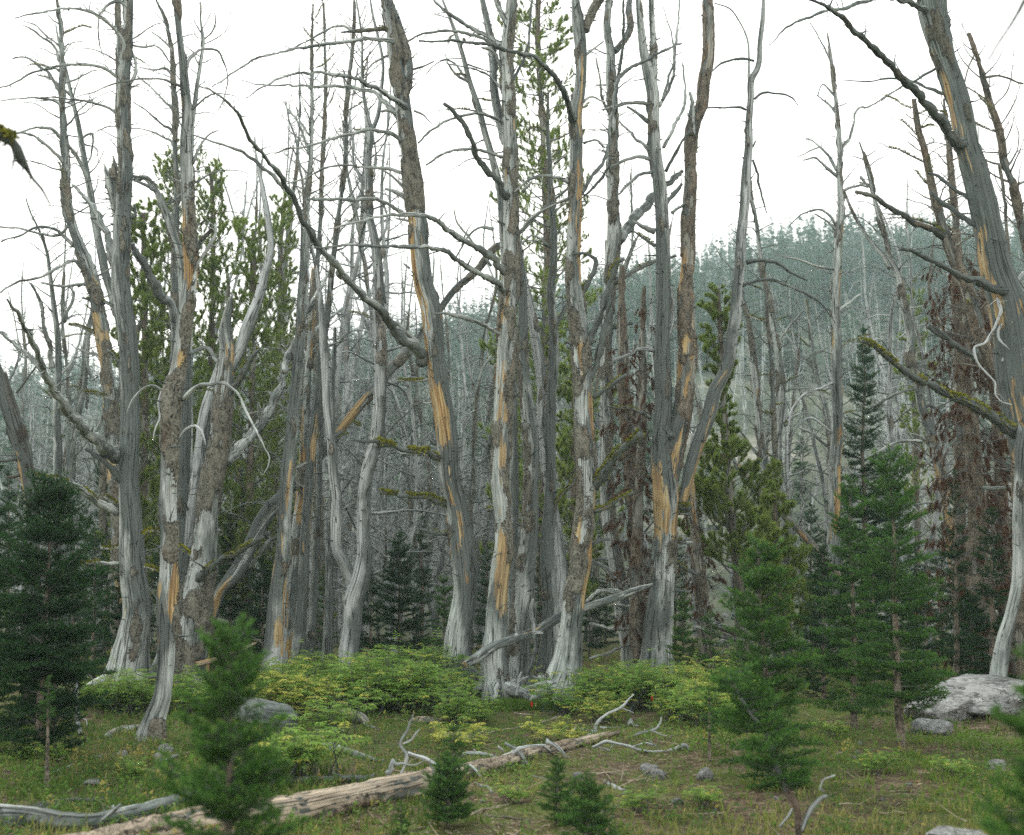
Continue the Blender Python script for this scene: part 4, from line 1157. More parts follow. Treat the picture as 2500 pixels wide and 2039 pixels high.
dead_tree('dead tree with sweeping curved silver foot, forked top and a high arching bough',
 '1406,0,20 1414,60,32 1420,141,31 1416,222,29 1406,282,32 1408,343,34 1408,403,34 1408,464,33 1406,524,32 1402,585,34 1398,665,38 1402,731,38 1414,811,41 1422,892,43 1426,973,45 1430,1053,47 1434,1134,47 1430,1235,47 1424,1315,48 1418,1379,50 1406,1460,53 1394,1541,58 1381,1613,68 1362,1665,84 1345,1710,104',
 ((0, .05, 0, .4), (200, .15, .2, .4), (350, .1, .35, .6), (640, .3, .35, .3), (760, .65, .3, .1), (950, .6, .45, .1), (1100, .65, .4, .1), (1250, .75, .35, .1), (1320, .4, .62, .1), (1420, .4, .5, .3), (1480, .5, .1, .3), (1500, .05, 0, .45), (1600, .02, .0, .2), (1720, .02, .05, 0)),
 [('1404,290,18 1398,282,17 1385,250,15 1369,218,14 1349,181,13 1321,153,12 1289,133,11 1245,125,10 1205,113,9 1152,103,7 1084,101,6 1023,103,4', {'dz': -1.6, 'dens': 3, 'ab': (.05, 0, .6)}),
  ('1440,930,17 1458,884,16 1470,831,15 1482,771,14 1488,720,12 1492,690,8', {'ab': (.1, 0, 1.1), 'front': 1}),
  ('1438,840,15 1450,800,15 1466,775,14 1478,731,13 1490,682,12 1500,650,11 1523,629,9', {'ab': (.1, 0, 1.1), 'front': 1, 'moss': (.6, .95, 500)}),
  ('1418,765,14 1422,719,12 1442,682,11 1454,650,10 1452,635,9 1440,625,8 1426,619,7 1394,621,3', {'ab': (.2, 0, 1.1), 'moss': (.1, .5, 400)}),
  ('1432,895,10 1426,864,10 1410,844,9 1383,833,8', {'ab': (.1, 0, 1.1), 'moss': (.2, .9, 500)}), ('1412,860,8 1395,850,8 1384,845,6', {'ab': (.1, 0, 1.1)}),
  ('1452,1192,24 1474,1154,23 1506,1114,21 1535,1085,19 1561,1061,15', {'ab': (.1, 0, .8), 'moss': (.1, 1, 1300, .026), 'dz': -.8}),
  ('1450,1250,12 1458,1247,11 1498,1227,10 1547,1202,6', {'ab': (.1, 0, .8), 'moss': (.1, 1, 800), 'dz': -.5}),
  ('1448,972,11 1490,940,10 1530,916,7', {'ab': (.1, 0, .9), 'moss': (.3, .9, 400)}),
  ('1445,1335,10 1458,1322,9 1490,1315,6', {'ab': (0, 0, .5)}), ('1415,1440,8 1412,1436,12 1410,1430,9', {'moss': (0, 1, 3000, .03)}),
  ('1418,475,9 1442,435,10 1466,407,9 1482,363,8 1490,306,8 1497,262,8 1502,226,8 1510,194,9 1547,161,9 1583,145,8 1627,121,6 1664,107,4', {'dz': .9, 'ab': (.1, 0, .5)}),
  ('1424,350,7 1455,340,6 1478,358,4', {}), ('1424,250,7 1440,235,6 1480,248,4', {}), ('1398,450,9 1370,435,8 1330,428,7 1290,440,6 1255,470,4', {'mat': M_PALE, 'dz': -.4}),
  ('1424,140,8 1445,120,6 1475,100,4', {}), ('1398,480,6 1350,500,6 1300,530,6 1260,575,5', {'dz': .4})],
 stems=[('1466,-5,18 1450,20,17 1440,42,17 1428,75,17', {'prof': ((0, .9, 0, .5), (100, .8, 0, .4), (2000, 0, 0, 0)), 'dz': .1})],
 seed=50, stubs=170, roots=5, rootlen=.5, flare=.8, bside=-.2, oside=.25, dens=6)

dead_tree('slim bark-patched dead tree with a thick grey limb rising to the side high up',
 '1486,0,16 1482,81,18 1490,121,20 1490,181,22 1492,242,23 1496,323,25 1496,403,27 1498,484,29 1502,544,33 1502,585,36 1494,645,34 1490,700,27 1482,811,26 1480,892,27 1482,1013,28 1480,1174,30 1490,1295,33 1500,1359,36 1516,1460,38 1526,1541,36 1533,1635,34',
 ((0, .5, 0, .1), (250, .4, 0, .3), (400, .65, .1, .1), (560, .3, 0, .1), (700, .4, .1, .2), (1300, .45, 0, .2), (1700, .2, 0, .2)),
 [('1506,590,26 1519,573,26 1547,532,23 1587,492,21 1623,452,18 1668,419,12', {'dz': .8, 'ab': (.05, 0, .4), 'dens': 3}),
  ('1498,690,14 1515,681,13 1563,653,11 1611,635,10 1652,623,6', {'moss': (.4, .8, 400), 'dz': -.5}),
  ('1500,665,10 1510,677,10 1530,637,9 1547,597,8 1559,573,4', {'dz': -.3}),
  ('1500,300,9 1506,200,8 1520,120,7 1523,60,6 1522,0,5', {'dz': -.4, 'ab': (.2, 0, .8)}),
  ('1495,290,6 1470,240,6 1465,200,5 1455,140,4', {}), ('1505,330,7 1490,380,7 1478,420,7 1450,455,7 1425,480,5', {'dz': -.3, 'ab': (.1, 0, .8)}),
  ('1487,800,7 1525,795,9 1545,790,7', {'ab': (.1, 0, 1), 'moss': (0, .4, 300)})],
 stems=[('1539,0,12 1535,20,13 1539,69,14 1523,101,15 1500,125,15', {'prof': ((0, .3, 0, .6), (2000, .1, 0, .3)), 'dz': .3})],
 d=20, seed=51, stubs=120, bside=.15, auto=[(12, 100, 560, .5, 1.2, 'arch'), (7, 700, 1250, .4, .9, 'flat')])

P3B = [('1841,149,6 1805,143,6 1765,153,5 1736,177,4', {'stem': 3, 'ab': (0, 0, .6)}),
       ('1842,242,6 1865,226,6 1889,226,5 1937,242,4 1949,258,2', {'stem': 3, 'ab': (0, 0, .6)}),
       ('1821,268,6 1805,262,6 1773,262,5 1728,264,4', {'stem': 3, 'ab': (0, 0, .6)}),
       ('1824,641,10 1860,635,9 1901,645,8 1925,661,7 1969,685,4', {'stem': 3, 'ab': (0, 0, .6)}),
       ('1812,698,9 1852,684,8 1897,688,8 1953,710,7 1994,731,6 2030,771,3', {'stem': 3, 'ab': (0, 0, .6)}),
       ('1800,840,7 1780,862,8 1790,850,4', {'stem': 3, 'ab': (0, 0, .6)}),
       ('1766,985,5 1745,1000,6 1735,990,4', {'stem': 3, 'ab': (0, 0, .6)}),
       ('1838,360,5 1845,345,4', {'stem': 3, 'ab': (0, 0, .6)}),
       ('1838,390,6 1850,430,6 1860,480,5 1873,522,3', {'stem': 3, 'ab': (0, 0, .6)}),
       ('1790,835,5 1755,835,4 1730,855,4 1725,900,3', {'stem': 3, 'ab': (0, 0, .6)})]
dead_tree('thick double dead tree, grey stem fused with an orange-wooded bark stem, silver pleated foot',
 '1559,0,14 1563,60,18 1571,129,23 1583,181,27 1593,222,30 1597,282,30 1601,363,32 1611,444,33 1617,524,35 1621,605,36 1620,700,37 1619,811,39 1617,892,40 1617,993,42 1615,1053,45 1620,1134,56 1626,1215,66 1626,1295,60 1621,1379,58 1612,1460,62 1606,1541,72 1603,1621,84 1602,1675,98',
 ((0, .1, 0, .1), (400, .25, 0, .2), (600, .08, 0, .6), (1000, .15, 0, .8), (1120, .3, .1, .9), (1180, .2, .65, .5), (1290, .1, .95, .1), (1330, .8, .4, .1), (1400, .75, .2, .1), (1430, .2, .3, .4), (1500, .05, .12, .5), (1600, .02, .1, .2), (1700, .02, 0, 0)),
 [('1605,1020,12 1618,1030,14 1628,1055,18 1640,1075,18', {'front': 1, 'ab': (.1, 0, 1)}),
  ('1622,1142,14 1625,1140,12 1630,1130,8', {'moss': (0, 1, 3000, .03)}), ('1612,1185,9 1608,1178,12 1613,1170,10', {'moss': (0, 1, 5000, .035), 'front': 1}),
  ('1645,1242,14 1660,1238,15 1685,1238,14', {'moss': (.3, 1, 1800, .028), 'dz': -.4, 'ab': (.1, 0, .9)}), ('1650,1255,9 1685,1252,7', {'moss': (0, .7, 800)}),
  ('1640,1320,10 1665,1322,12 1690,1325,8', {'moss': (0, .5, 1200)}), ('1648,1370,9 1670,1385,10 1705,1405,6', {'moss': (0, .5, 800, .02), 'ab': (0, 0, .4)}),
  ('1632,1435,8 1650,1440,8 1685,1446,5', {'ab': (0, 0, .4)}),
  ('1600,1013,7 1620,1008,9 1630,1006,7', {}), ('1598,856,10 1560,855,9 1545,865,7 1500,880,5 1490,895,4', {'mat': M_PALE, 'dz': .4}),
  ('1590,1020,9 1550,1002,9 1510,996,7 1480,992,4', {'moss': (.3, .9, 300), 'dz': -.4}),
  ('1595,390,10 1560,385,9 1520,395,8 1490,410,6', {}), ('1592,420,9 1560,430,8 1530,455,8 1510,475,5', {'dz': -.4}), ('1590,255,9 1560,253,9 1510,256,8 1470,268,5', {'dz': -.4}),
  ('1600,395,11 1580,365,9 1540,325,7 1510,295,5', {'dz': .4}), ('1585,300,10 1560,280,8 1530,262,6', {}), ('1605,275,11 1598,250,11 1595,225,8', {'front': 1, 'ab': (.1, 0, 1)}),
  ('1610,260,8 1640,200,8 1648,120,7 1655,60,5 1660,-10,4', {'dz': .5}), ('1618,245,7 1632,190,6 1645,150,5 1640,90,4 1618,15,2', {'dz': .4}),
  ('1620,360,9 1650,300,9 1670,260,8 1672,210,6 1665,150,3', {'dz': .6, 'ab': (0, 0, .1)}), ('1625,420,9 1650,370,8 1680,325,5', {'ab': (.1, 0, .8)}),
  ('1625,500,12 1640,478,11 1665,450,8', {'ab': (.1, 0, .9)}), ('1640,520,8 1665,500,7 1680,490,5', {}), ('1598,565,14 1570,555,10 1545,540,6', {}),
  ('1600,600,8 1575,585,7 1545,565,5', {'moss': (.1, .8, 500)}), ('1630,840,6 1645,765,6 1640,700,5', {'mat': M_PALE, 'ab': (0, 0, 0)})] + P3B,
 stems=[('1726,0,20 1728,81,24 1728,141,24 1718,202,23 1712,262,25 1696,302,30 1688,363,30 1686,423,30 1682,484,31 1680,544,31 1680,605,32 1678,690,34 1676,771,40 1674,852,43 1670,932,43 1664,993,45 1652,1053,50 1642,1134,48 1634,1215,40', {'mat': M_BARKY, 'dz': .2, 'bside': .1, 'oside': -.2, 'prof': ((0, .75, .1, .3), (120, .6, .4, .2), (260, .75, .1, .5), (450, .8, .2, .1), (560, .75, .4, 0), (680, .35, .62, 0), (800, .35, .62, .1), (870, .6, .5, 0), (1000, .9, .2, 0), (1050, .3, .2, .9), (1150, .3, .5, .8), (1300, .1, .8, .2))}),
        ('1591,-5,14 1593,60,15 1597,121,17 1597,181,19 1594,215,18', {'dz': .1}),
        ('1864,-5,7 1861,52,11 1855,101,12 1849,169,13 1835,194,15 1833,242,16 1829,302,19 1829,363,22 1823,423,24 1817,504,24 1809,585,25 1805,665,27 1801,700,28 1795,771,30 1783,831,32 1773,892,33 1744,952,34 1728,1013,33 1708,1073,31 1690,1134,31 1678,1185,29 1664,1235,26', {'prof': ((0, .05, 0, .1), (600, .02, 0, .25), (900, .02, .1, .5), (1100, .02, .12, .7), (1300, .1, .3, .5)), 'dz': -.5, 'oside': .45, 'mat': M_PALE}),
        ('1684,225,7 1690,250,9 1688,280,16 1688,330,18', {'dz': 0}),
        ('1744,8,3 1780,20,4 1805,52,4 1826,100,5 1829,135,6 1829,181,8 1831,230,9', {'dz': .2})],
 seed=52, stubs=200, roots=6, rootlen=.4, flare=.7, dens=5)

# ------------------------------------------------------------------ traced trees on the right side of the stand
dead_tree('straight pale dead pole with patchy bark standing alone against the sky gap',
 '2020,81,3 2030,141,6 2038,222,8 2044,282,10 2050,363,12 2050,444,14 2052,524,18 2046,605,20 2044,665,21 2042,771,23 2044,852,24 2044,952,26 2044,1053,28 2038,1154,30 2036,1255,31 2034,1335,32 2032,1620,36',
 ((0, .5, 0, .1), (500, .6, 0, .1), (620, .5, .25, 0), (750, .3, .35, .1), (900, .2, .1, .6), (1100, .1, .25, .4), (1300, .3, .4, .4), (1600, .4, .2, .4)),
 [('2042,415,8 2020,375,6 2002,359,5 1977,341,4 1968,340,3', {'dz': .4}), ('2002,359,4 1975,370,3 1945,384,2', {'dz': 0}), ('2042,430,8 2015,405,6 1994,387,5 1961,392,3', {'dz': -.4}),
  ('2044,560,8 2030,530,7 2010,514,6 1985,515,5 1960,524,4 1928,549,2', {'dz': .4}), ('2046,570,6 2020,540,5 1990,523,4', {'dz': -.3}),
  ('2052,365,8 2075,335,7 2086,300,6 2090,275,5 2100,262,5 2115,263,4 2150,243,4 2200,213,3', {'dz': .4}),
  ('2052,540,6 2068,527,6 2082,518,5', {}), ('2054,470,7 2075,458,7 2100,452,6 2120,458,5', {}), ('2042,240,6 2030,225,5 2010,205,4 1997,236,3', {}), ('2044,280,6 2025,255,5 1996,234,3', {}),
  ('2028,150,5 2010,110,4 1990,75,3 1977,54,2', {}), ('2040,660,8 2020,655,7 1980,645,6 1940,633,5 1890,622,3', {'dz': -.3}),
  ('2046,760,6 2070,740,5 2100,720,4', {}), ('2036,935,7 2010,945,6 1970,960,5 1935,1000,4 1920,1060,3', {'mat': M_PALE, 'ab': (0, 0, 0)}),
  ('2034,1060,7 2010,1040,6 1980,1020,5 1950,1040,4 1925,1090,3', {'mat': M_PALE, 'ab': (0, 0, 0)})],
 d=22.5, seed=61, bside=-.1, stubs=110, auto=[(7, 250, 640, .3, .9, 'arch'), (12, 640, 1300, .5, 1.3, 'arch')], dens=8)
dead_tree('grey weathered dead tree with smooth lower trunk near the pale lone pole',
 '1832,440,4 1834,480,6 1840,504,8 1852,585,9 1862,665,11 1868,700,12 1877,731,14 1887,811,17 1901,892,19 1907,973,20 1901,1053,20 1901,1134,21 1908,1180,23 1913,1215,24 1915,1315,26 1915,1420,26 1917,1620,30',
 ((0, .5, 0, .3), (850, .4, 0, .2), (1000, .1, .1, .2), (1150, .05, 0, .1), (1300, .1, .1, .5)),
 [('1915,1040,8 1935,1022,8 1950,1012,6', {'moss': (0, .3, 500)}), ('1905,960,6 1940,950,6 1975,948,4', {}), ('1887,790,6 1850,780,6 1830,770,4', {'moss': (.3, 1)}),
  ('1895,850,6 1925,800,5 1960,760,4', {})], d=23.5, seed=62, stubs=70, auto=[(24, 460, 1200, .4, 1.3, 'arch')], dens=8)
dead_tree('brownish dead tree with flaking bark close behind the silver leaning stem',
 '1800,560,4 1806,640,7 1812,731,10 1828,791,13 1836,852,15 1844,932,17 1852,1013,17 1862,1114,19 1869,1194,21 1881,1275,23 1886,1400,24 1890,1620,28', ((0, .5, 0, .3), (900, .6, .3, .1), (2000, .5, .1, .4)),
 [('1850,1110,7 1830,1085,7 1800,1040,6', {}), ('1852,1000,6 1880,1015,6 1900,1040,5', {'moss': (.2, 1, 600)})], d=24, seed=63, stubs=70, auto=[(18, 600, 1250, .4, 1.2, 'arch')], dens=8)
dead_tree('dark thin dead pole tangled with fine curved branches below the hill crest',
 '1868,690,4 1872,760,6 1880,850,8 1887,973,10 1890,1060,12 1893,1134,13 1895,1295,16 1898,1620,22', ((0, .4, 0, .8), (2000, .3, 0, .8)), d=22, seed=64, stubs=40, auto=[(14, 720, 1300, .4, 1.0, 'up')])
dead_tree('slender hazy dead tree with many arching white boughs beside the pale lone pole',
 '1957,700,3 1961,719,4 1973,771,6 1983,852,8 1998,932,10 2014,993,11 2024,1060,13 2028,1150,14 2026,1620,20', ((0, .3, 0, .3), (2000, .4, 0, .4)),
 [('2014,1000,9 1995,930,8 1975,880,7 1957,868,6 1935,840,5 1900,790,3', {'dz': .4}), ('2020,1090,7 1985,1060,6 1950,1045,5', {})], d=27, seed=65, stubs=40, auto=[(20, 730, 1150, .6, 1.5, 'arch')], dens=8)
dead_tree('crooked dead tree with a kinked grey middle and two high spires',
 '2098,347,4 2123,423,8 2139,504,10 2159,573,12 2171,625,14 2191,665,14 2203,723,16 2211,771,17 2223,823,20 2221,880,19 2240,932,19 2252,993,22 2272,1053,24 2288,1114,25 2300,1174,27 2320,1255,29 2324,1335,33 2332,1379,35 2340,1460,34 2345,1540,36 2348,1620,40',
 ((0, .5, 0, .3), (700, .3, 0, .3), (800, .05, 0, .3), (980, .2, .1, .6), (1100, .5, 0, .4), (1250, .4, .5, .2), (1400, .5, .45, .2), (2000, .5, .3, .3)),
 [('2100,430,6 2110,445,6 2125,460,6', {}), ('2252,1080,8 2230,1075,8 2190,1080,7 2155,1095,6 2120,1115,4', {'dz': -.5}),
  ('2232,950,7 2190,960,7 2140,990,6 2120,1000,4', {'dz': .5}), ('2250,1000,9 2275,990,9 2300,1010,9 2310,1040,7 2305,1080,5', {'ab': (.1, 0, .8)}),
  ('2218,770,6 2235,790,7 2233,778,6', {}), ('2238,910,8 2242,890,8 2246,882,7', {'ab': (0, 0, 1)}), ('2280,1120,9 2250,1140,7 2215,1125,6', {'moss': (.3, 1, 600)}),
  ('2300,1225,8 2270,1250,7 2230,1262,6', {'moss': (.2, 1, 600), 'ab': (0, 0, .8)})],
 stems=[('2060,466,5 2082,516,7 2115,573,9 2140,605,10 2155,621,11 2175,655,12', {'dz': .3})],
 d=20.5, seed=66, stubs=110, auto=[(20, 360, 1150, .4, 1.3, 'arch')], dens=8)
dead_tree('leaning brown-barked dead tree with a long bare limb jutting toward the sky gap',
 '2231,242,5 2244,323,8 2256,363,9 2268,423,11 2280,484,13 2300,544,17 2316,597,20 2336,645,23 2352,685,28 2370,740,30 2385,790,28 2397,831,27 2429,912,26 2461,993,25 2480,1100,26 2490,1620,34',
 ((0, .9, 0, .4), (2039, .9, .1, .4)),
 [('2300,575,18 2284,565,17 2244,548,14 2203,528,13 2163,504,12 2131,480,11 2090,468,9', {'dz': -.6, 'moss': (.0, .2, 700), 'ab': (.2, 0, .5), 'dens': 3}),
  ('2385,876,15 2344,848,15 2304,819,14 2268,795,11', {'ab': (.2, 0, 1), 'front': 1, 'dens': 1})],
 mat=M_BARKY, d=16.5, seed=67, stubs=90, auto=[(30, 250, 1000, .5, 1.4, 'arch')], dens=9, maxlen=.45)
dead_tree('fine dead tree with clumps of dried twigs standing upright behind the leaning brown-barked one',
 '2304,242,5 2312,323,8 2320,403,11 2328,484,13 2336,605,15 2340,731,20 2345,900,24 2350,1620,34', ((0, .8, 0, .6), (2039, .7, 0, .5)), mat=M_BARKY, d=19, seed=68, stubs=80, auto=[(34, 250, 1000, .4, 1.2, 'arch')], dens=9)
dead_tree('leaning twiggy dead tree out at the edge beyond the biggest dark trunk',
 '2365,81,4 2385,141,7 2401,194,9 2421,262,10 2441,323,13 2453,403,14 2469,444,15 2485,504,17 2500,565,18 2530,700,22 2560,1620,34', ((0, .8, 0, .4), (2039, .7, 0, .5)),
 [('2440,400,8 2455,500,8 2462,600,8 2470,700,8', {'dz': .3}), ('2401,190,6 2440,185,6 2500,205,5', {}), ('2380,130,4 2360,180,4 2355,230,4', {})],
 mat=M_BARKY, d=15.5, seed=69, stubs=80, auto=[(30, 100, 900, .4, 1.2, 'up', (.1, .9))], dens=9)

big = dead_tree('massive dark grey tree leaning inward at the edge, twin tops, yellow heartwood on one flank',
 '2262,-30,46 2270,20,50 2290,81,56 2308,141,52 2328,202,50 2344,262,54 2360,343,55 2377,423,58 2391,484,62 2409,565,70 2429,645,76 2445,693,82 2466,771,88 2488,892,94 2505,1013,92 2530,1150,92 2600,1400,100 2640,1640,120',
 ((0, .4, 0, .4), (120, .25, .1, .4), (250, .08, .12, .6), (500, .05, .03, .8), (640, .05, .22, .8), (1000, .1, .42, .9), (2000, .1, .2, .9)),
 [('2352,350,26 2336,343,26 2300,298,23 2268,262,21 2227,218,19 2195,190,18 2159,145,17 2123,113,16 2090,85,14 2058,40,12 2018,16,9 1977,0,6', {'dz': -1.0, 'dens': 4, 'ab': (.25, .1, .5)}),
  ('2262,30,16 2248,20,15 2203,2,12 2160,-4,11 2123,0,10 2074,16,9 2026,24,8 1977,40,7 1933,60,5 1877,109,2', {'dz': -1.1, 'dens': 3, 'ab': (.1, 0, .2)}),
  ('2332,235,9 2312,230,8 2264,214,7 2223,198,6 2183,190,5 2123,200,4 2058,196,2', {'dz': .6}), ('2318,160,8 2290,165,7 2240,195,6 2200,213,4 2150,245,3', {'dz': .5}),
  ('2395,550,15 2373,544,15 2324,508,12 2292,488,10 2272,470,9', {'ab': (.1, 0, .9), 'dens': 2}), ('2385,490,11 2369,484,11 2324,456,9 2292,431,8 2264,423,5', {'ab': (.1, 0, .9), 'dens': 3}),
  ('2460,715,22 2445,710,21 2397,694,18 2344,678,15 2300,649,14 2244,621,11 2199,605,8', {'dz': -1.0, 'ab': (.1, 0, 1), 'dens': 3}),
  ('2495,1062,30 2477,1053,29 2429,1025,27 2385,997,23 2324,969,19 2276,944,17 2227,916,16 2183,884,14 2143,852,12 2102,831,9', {'dz': -1.0, 'moss': (.1, 1, 1100, .022), 'ab': (.1, 0, .8), 'dens': 2}),
  ('2305,60,12 2318,90,14 2322,115,13 2325,138,8', {'front': 1, 'ab': (.1, 0, 1)}), ('2320,262,8 2335,285,10 2348,312,6', {'front': 1, 'ab': (0, 0, 1)}),
  ('2375,335,9 2388,370,10 2388,400,11 2390,422,7', {'front': 1, 'ab': (0, 0, 1)}), ('2402,662,9 2412,660,9', {'ab': (.1, 0, 1)}),
  ('2455,1190,10 2420,1195,8 2400,1190,6', {}),
  ('2500,666,10 2475,695,9 2441,718,9 2438,735,8 2445,752,8 2436,790,7 2420,815,6 2400,840,6 2376,850,6 2380,875,6 2400,905,5 2428,935,5 2430,965,4 2445,980,4 2470,988,3', {'mat': M_PALE, 'front': 1, 'ab': (0, 0, 0), 'dens': 5}),
  ('2510,740,8 2490,765,8 2465,785,7 2445,795,6 2442,830,5 2470,855,5', {'mat': M_PALE, 'front': 1, 'ab': (0, 0, 0), 'dens': 6}),
  ('2510,790,10 2485,815,9 2465,850,8 2450,885,6', {'mat': M_PALE, 'front': 1, 'ab': (0, 0, 0), 'dens': 4})],
 stems=[('2298,-20,26 2302,30,28 2310,80,28 2318,130,26 2326,190,24', {'dz': .1}),
        ('2496,1060,32 2492,1094,32 2490,1154,29 2486,1255,28 2486,1359,27 2482,1420,26 2465,1500,28 2447,1566,36 2438,1640,44 2434,1710,50', {'mat': M_WOOD, 'dz': -.1, 'off': -.3, 'prof': ((0, .1, .3, .9), (1150, 0, 0, .6), (1350, 0, 0, .2), (1700, 0, 0, .1))})],
 d=14.6, mat=M_GREYWOOD, seed=70, oside=-.35, dside=.3, stubs=60, roots=0, dens=4, top_broken=False)

# ------------------------------------------------------------------ fallen logs and sticks
def on_ground(tr, sink=.8):
    a = parse(tr)
    d = np.array([ground_at(x, y + w * .5 * sink) for x, y, w in a])
    p, t = P(a[:, 0], a[:, 1], d)
    return p, a[:, 2] * .5 * t / F

def fallen_log(label, tr, mat=None, prof=((0, .5, .1, .1), (1, .5, .1, .1)), seed=1, name='fallen_log', sink=.8, br=(), crack=1.0, step=.018, group=None, d=None, ends=True):
    g = np.random.default_rng(seed)
    mat = mat or M_LOG
    if d is None: p, r = on_ground(tr, sink)
    else:
        a = parse(tr); p, t = P(a[:, 0], a[:, 1], np.linspace(d[0], d[1], len(a))); r = a[:, 2] * .5 * t / F
    org = p[0].copy()
    root = thing(name, label, 'log', org, group=group)
    q, rr, s = resample(p, r, step=step)
    sides = int(np.clip(2 * math.pi * rr.mean() / .016, 10, 44))
    v, quads, tri, tc, dirs = tube_arrays(q, rr, sides, s)
    n = len(q)
    T = tc[:n * sides].reshape(n, sides, 3) + g.random(3) * 20
    B, O, K = prof_at(prof, s / s[-1])
    bf = B[:, None] + 1.6 * (fbm(T * (9, 9, 2.2), 3) - .5)
    of = O[:, None] + 1.6 * (fbm(T * (6, 6, 1.1) + 30, 3) - .5)
    bm = sst(.46, .56, bf)
    c1 = 1 - sst(0, .06, np.abs(fbm(T * (16, 16, 2.6) + 5, 3) - .5))
    c2 = 1 - sst(0, .05, np.abs(fbm(T * (26, 26, 5) + 25, 2) - .5))
    disp = (fbm(T * (5, 5, 1.3), 3) - .5) * .5 * rr[:, None] + bm * .012 * (fbm(T * (40, 40, 12), 2) + .2) - crack * (c1 * .11 + c2 * .05) * rr[:, None]
    V = q[:, None, :] + dirs * (rr[:, None] + disp)[..., None]
    if ends:
        for e in (0, 1, -1, -2):
            t = unit(q[e] - q[e + (3 if e >= 0 else -3)])
            V[e] += t * ((vn(np.stack([np.arange(sides) * .8, np.zeros(sides) + seed, np.zeros(sides)], -1)) - .4) * rr[e] * 1.1)[:, None]
    v[:n * sides] = V.reshape(-1, 3)
    ab = np.zeros((len(v), 3)); ab[:n * sides] = np.stack([bf, of, K[:, None] + .8 * (c1 > .5)], -1).reshape(-1, 3); ab[n * sides:] = (0, .8, 0)
    mb = MB(); mb.add(v, quads, tri, 0, tc + 3, ab)
    link('log_body', mb.mesh('log_body', [mat], True, org), root)
    for b in br:
        tb, opt = (b, {}) if isinstance(b, str) else b
        a = parse(tb); dd = float(q[int(np.argmin(np.abs((q[:, 0] - org[0]) - (P(a[0, 0], a[0, 1], q[0, 1])[0][0] - org[0])))), 1]) if 'd' not in opt else opt['d']
        pb, t = P(a[:, 0], a[:, 1], np.linspace(dd, dd + opt.get('dz', 0), len(a)))
        make_branch(root, org, pb, a[:, 2] * .5 * t / F, g, opt.get('ab', (.05, 0, .2)), opt.get('dens', 8), .2, opt.get('mat', M_PALE))
    return root

main_log = fallen_log('big tan cracked log lying diagonally across the clearing behind the blurred fir sapling',
 '120,2105,110 300,2060,104 480,2022,98 600,2002,92 697,1986,86 842,1954,72 940,1934,66 1003,1920,64 1044,1907,54 1100,1895,46 1165,1881,43 1245,1861,38 1301,1843,34 1381,1821,30 1462,1801,22 1510,1790,12',
 prof=((0, .45, .15, .0), (.55, .5, .1, .1), (.75, .3, .42, .1), (1, .4, .3, .1)), seed=71, step=.018, crack=1.7, sink=.7)
fallen_log('weathered grey split log entering the clearing from the side in front of the grass', '-60,1985,60 0,1992,56 81,1996,52 161,2006,48 222,2006,44 282,1996,44 363,1980,46 444,1954,38 510,1932,20', M_WOOD, ((0, .1, .0, .2), (.5, .2, .2, .5), (1, .3, .2, 1.0)), crack=1.6, seed=72,
           br=[('235,2018,12 255,1995,12 278,1975,9 290,1960,9', {'dz': -.1}), ('278,1975,8 274,1966,7', {})])
fallen_log('flat grey log half sunk in grass behind the weathered split log', '70,1975,14 110,1968,22 161,1962,26 222,1958,20 280,1952,10', M_WOOD, ((0, .1, .1, .3), (1, .2, .1, .3)), seed=73)
fallen_log('curved grey log arched like a bow over the mossy hollow', '600,1895,14 632,1872,20 660,1858,24 681,1850,26 741,1831,26 802,1825,23 842,1834,18 890,1848,14 925,1858,8', M_WOOD, ((0, .1, .1, .4), (1, .2, .1, .4)), seed=74, sink=1.2)
fallen_log('low dark broken log lying just above the big tan one', '700,1908,12 740,1903,18 802,1902,18 850,1901,20 890,1900,16 915,1890,8', M_WOOD, ((0, .2, .1, .8), (1, .2, .1, .8)), seed=75,
           br=[('845,1905,9 825,1890,9 808,1888,8', {'mat': M_WOOD}), ('820,1885,8 835,1870,8', {'mat': M_DARKWOOD})])
fallen_log('bulky pale silver log end with deep layered cracks beside the yellowing shrub', '520,1712,40 580,1728,56 640,1742,66 694,1754,68 706,1758,50', M_PALE, ((0, .05, 0, .2), (1, .1, 0, .4)), seed=76, crack=1.8, sink=.9)
fallen_log('short split pale log chunk under the leafy shrub', '800,1748,18 830,1748,30 862,1750,32 885,1757,26 900,1768,12', M_LOG, ((0, .1, .0, .1), (1, .1, .0, .3)), seed=77, crack=1.6)
fallen_log('thin grey root-like log trailing from the pale split chunk', '890,1768,10 905,1775,9 925,1782,5', M_WOOD, seed=78)
fallen_log('small pale log lying in grass behind the upright forked stick', '1010,1758,10 1030,1760,18 1060,1761,18 1080,1762,12', M_LOG, seed=79)
fallen_log('log wedged aslant between the bases of the central trunks', '1136,1622,20 1160,1608,26 1185,1590,25 1236,1565,25 1301,1545,25 1369,1506,23 1442,1480,22 1502,1460,20 1555,1440,16 1592,1428,8', M_WOOD, ((0, .1, .4, .3), (.2, .1, .1, .4), (1, .1, 0, .2)), seed=80, d=(15.9, 17.3), crack=.5,
           br=[('1300,1545,9 1316,1544,8 1326,1546,5', {'d': 16.1}), ('1258,1556,11 1262,1550,10 1264,1546,6', {'d': 16.0})])
fallen_log('short pale bleached log tucked behind the stout grey tree', '300,1668,14 340,1664,18 380,1656,16 400,1645,12', M_PALE, seed=81)
fallen_log('white birch-like pole lying behind the blurred fir sapling', '480,1622,12 520,1612,12 560,1600,11 600,1582,9 625,1570,5', M_LOG, ((0, .0, .3, 0), (1, 0, .3, 0)), seed=82, d=(17, 18))
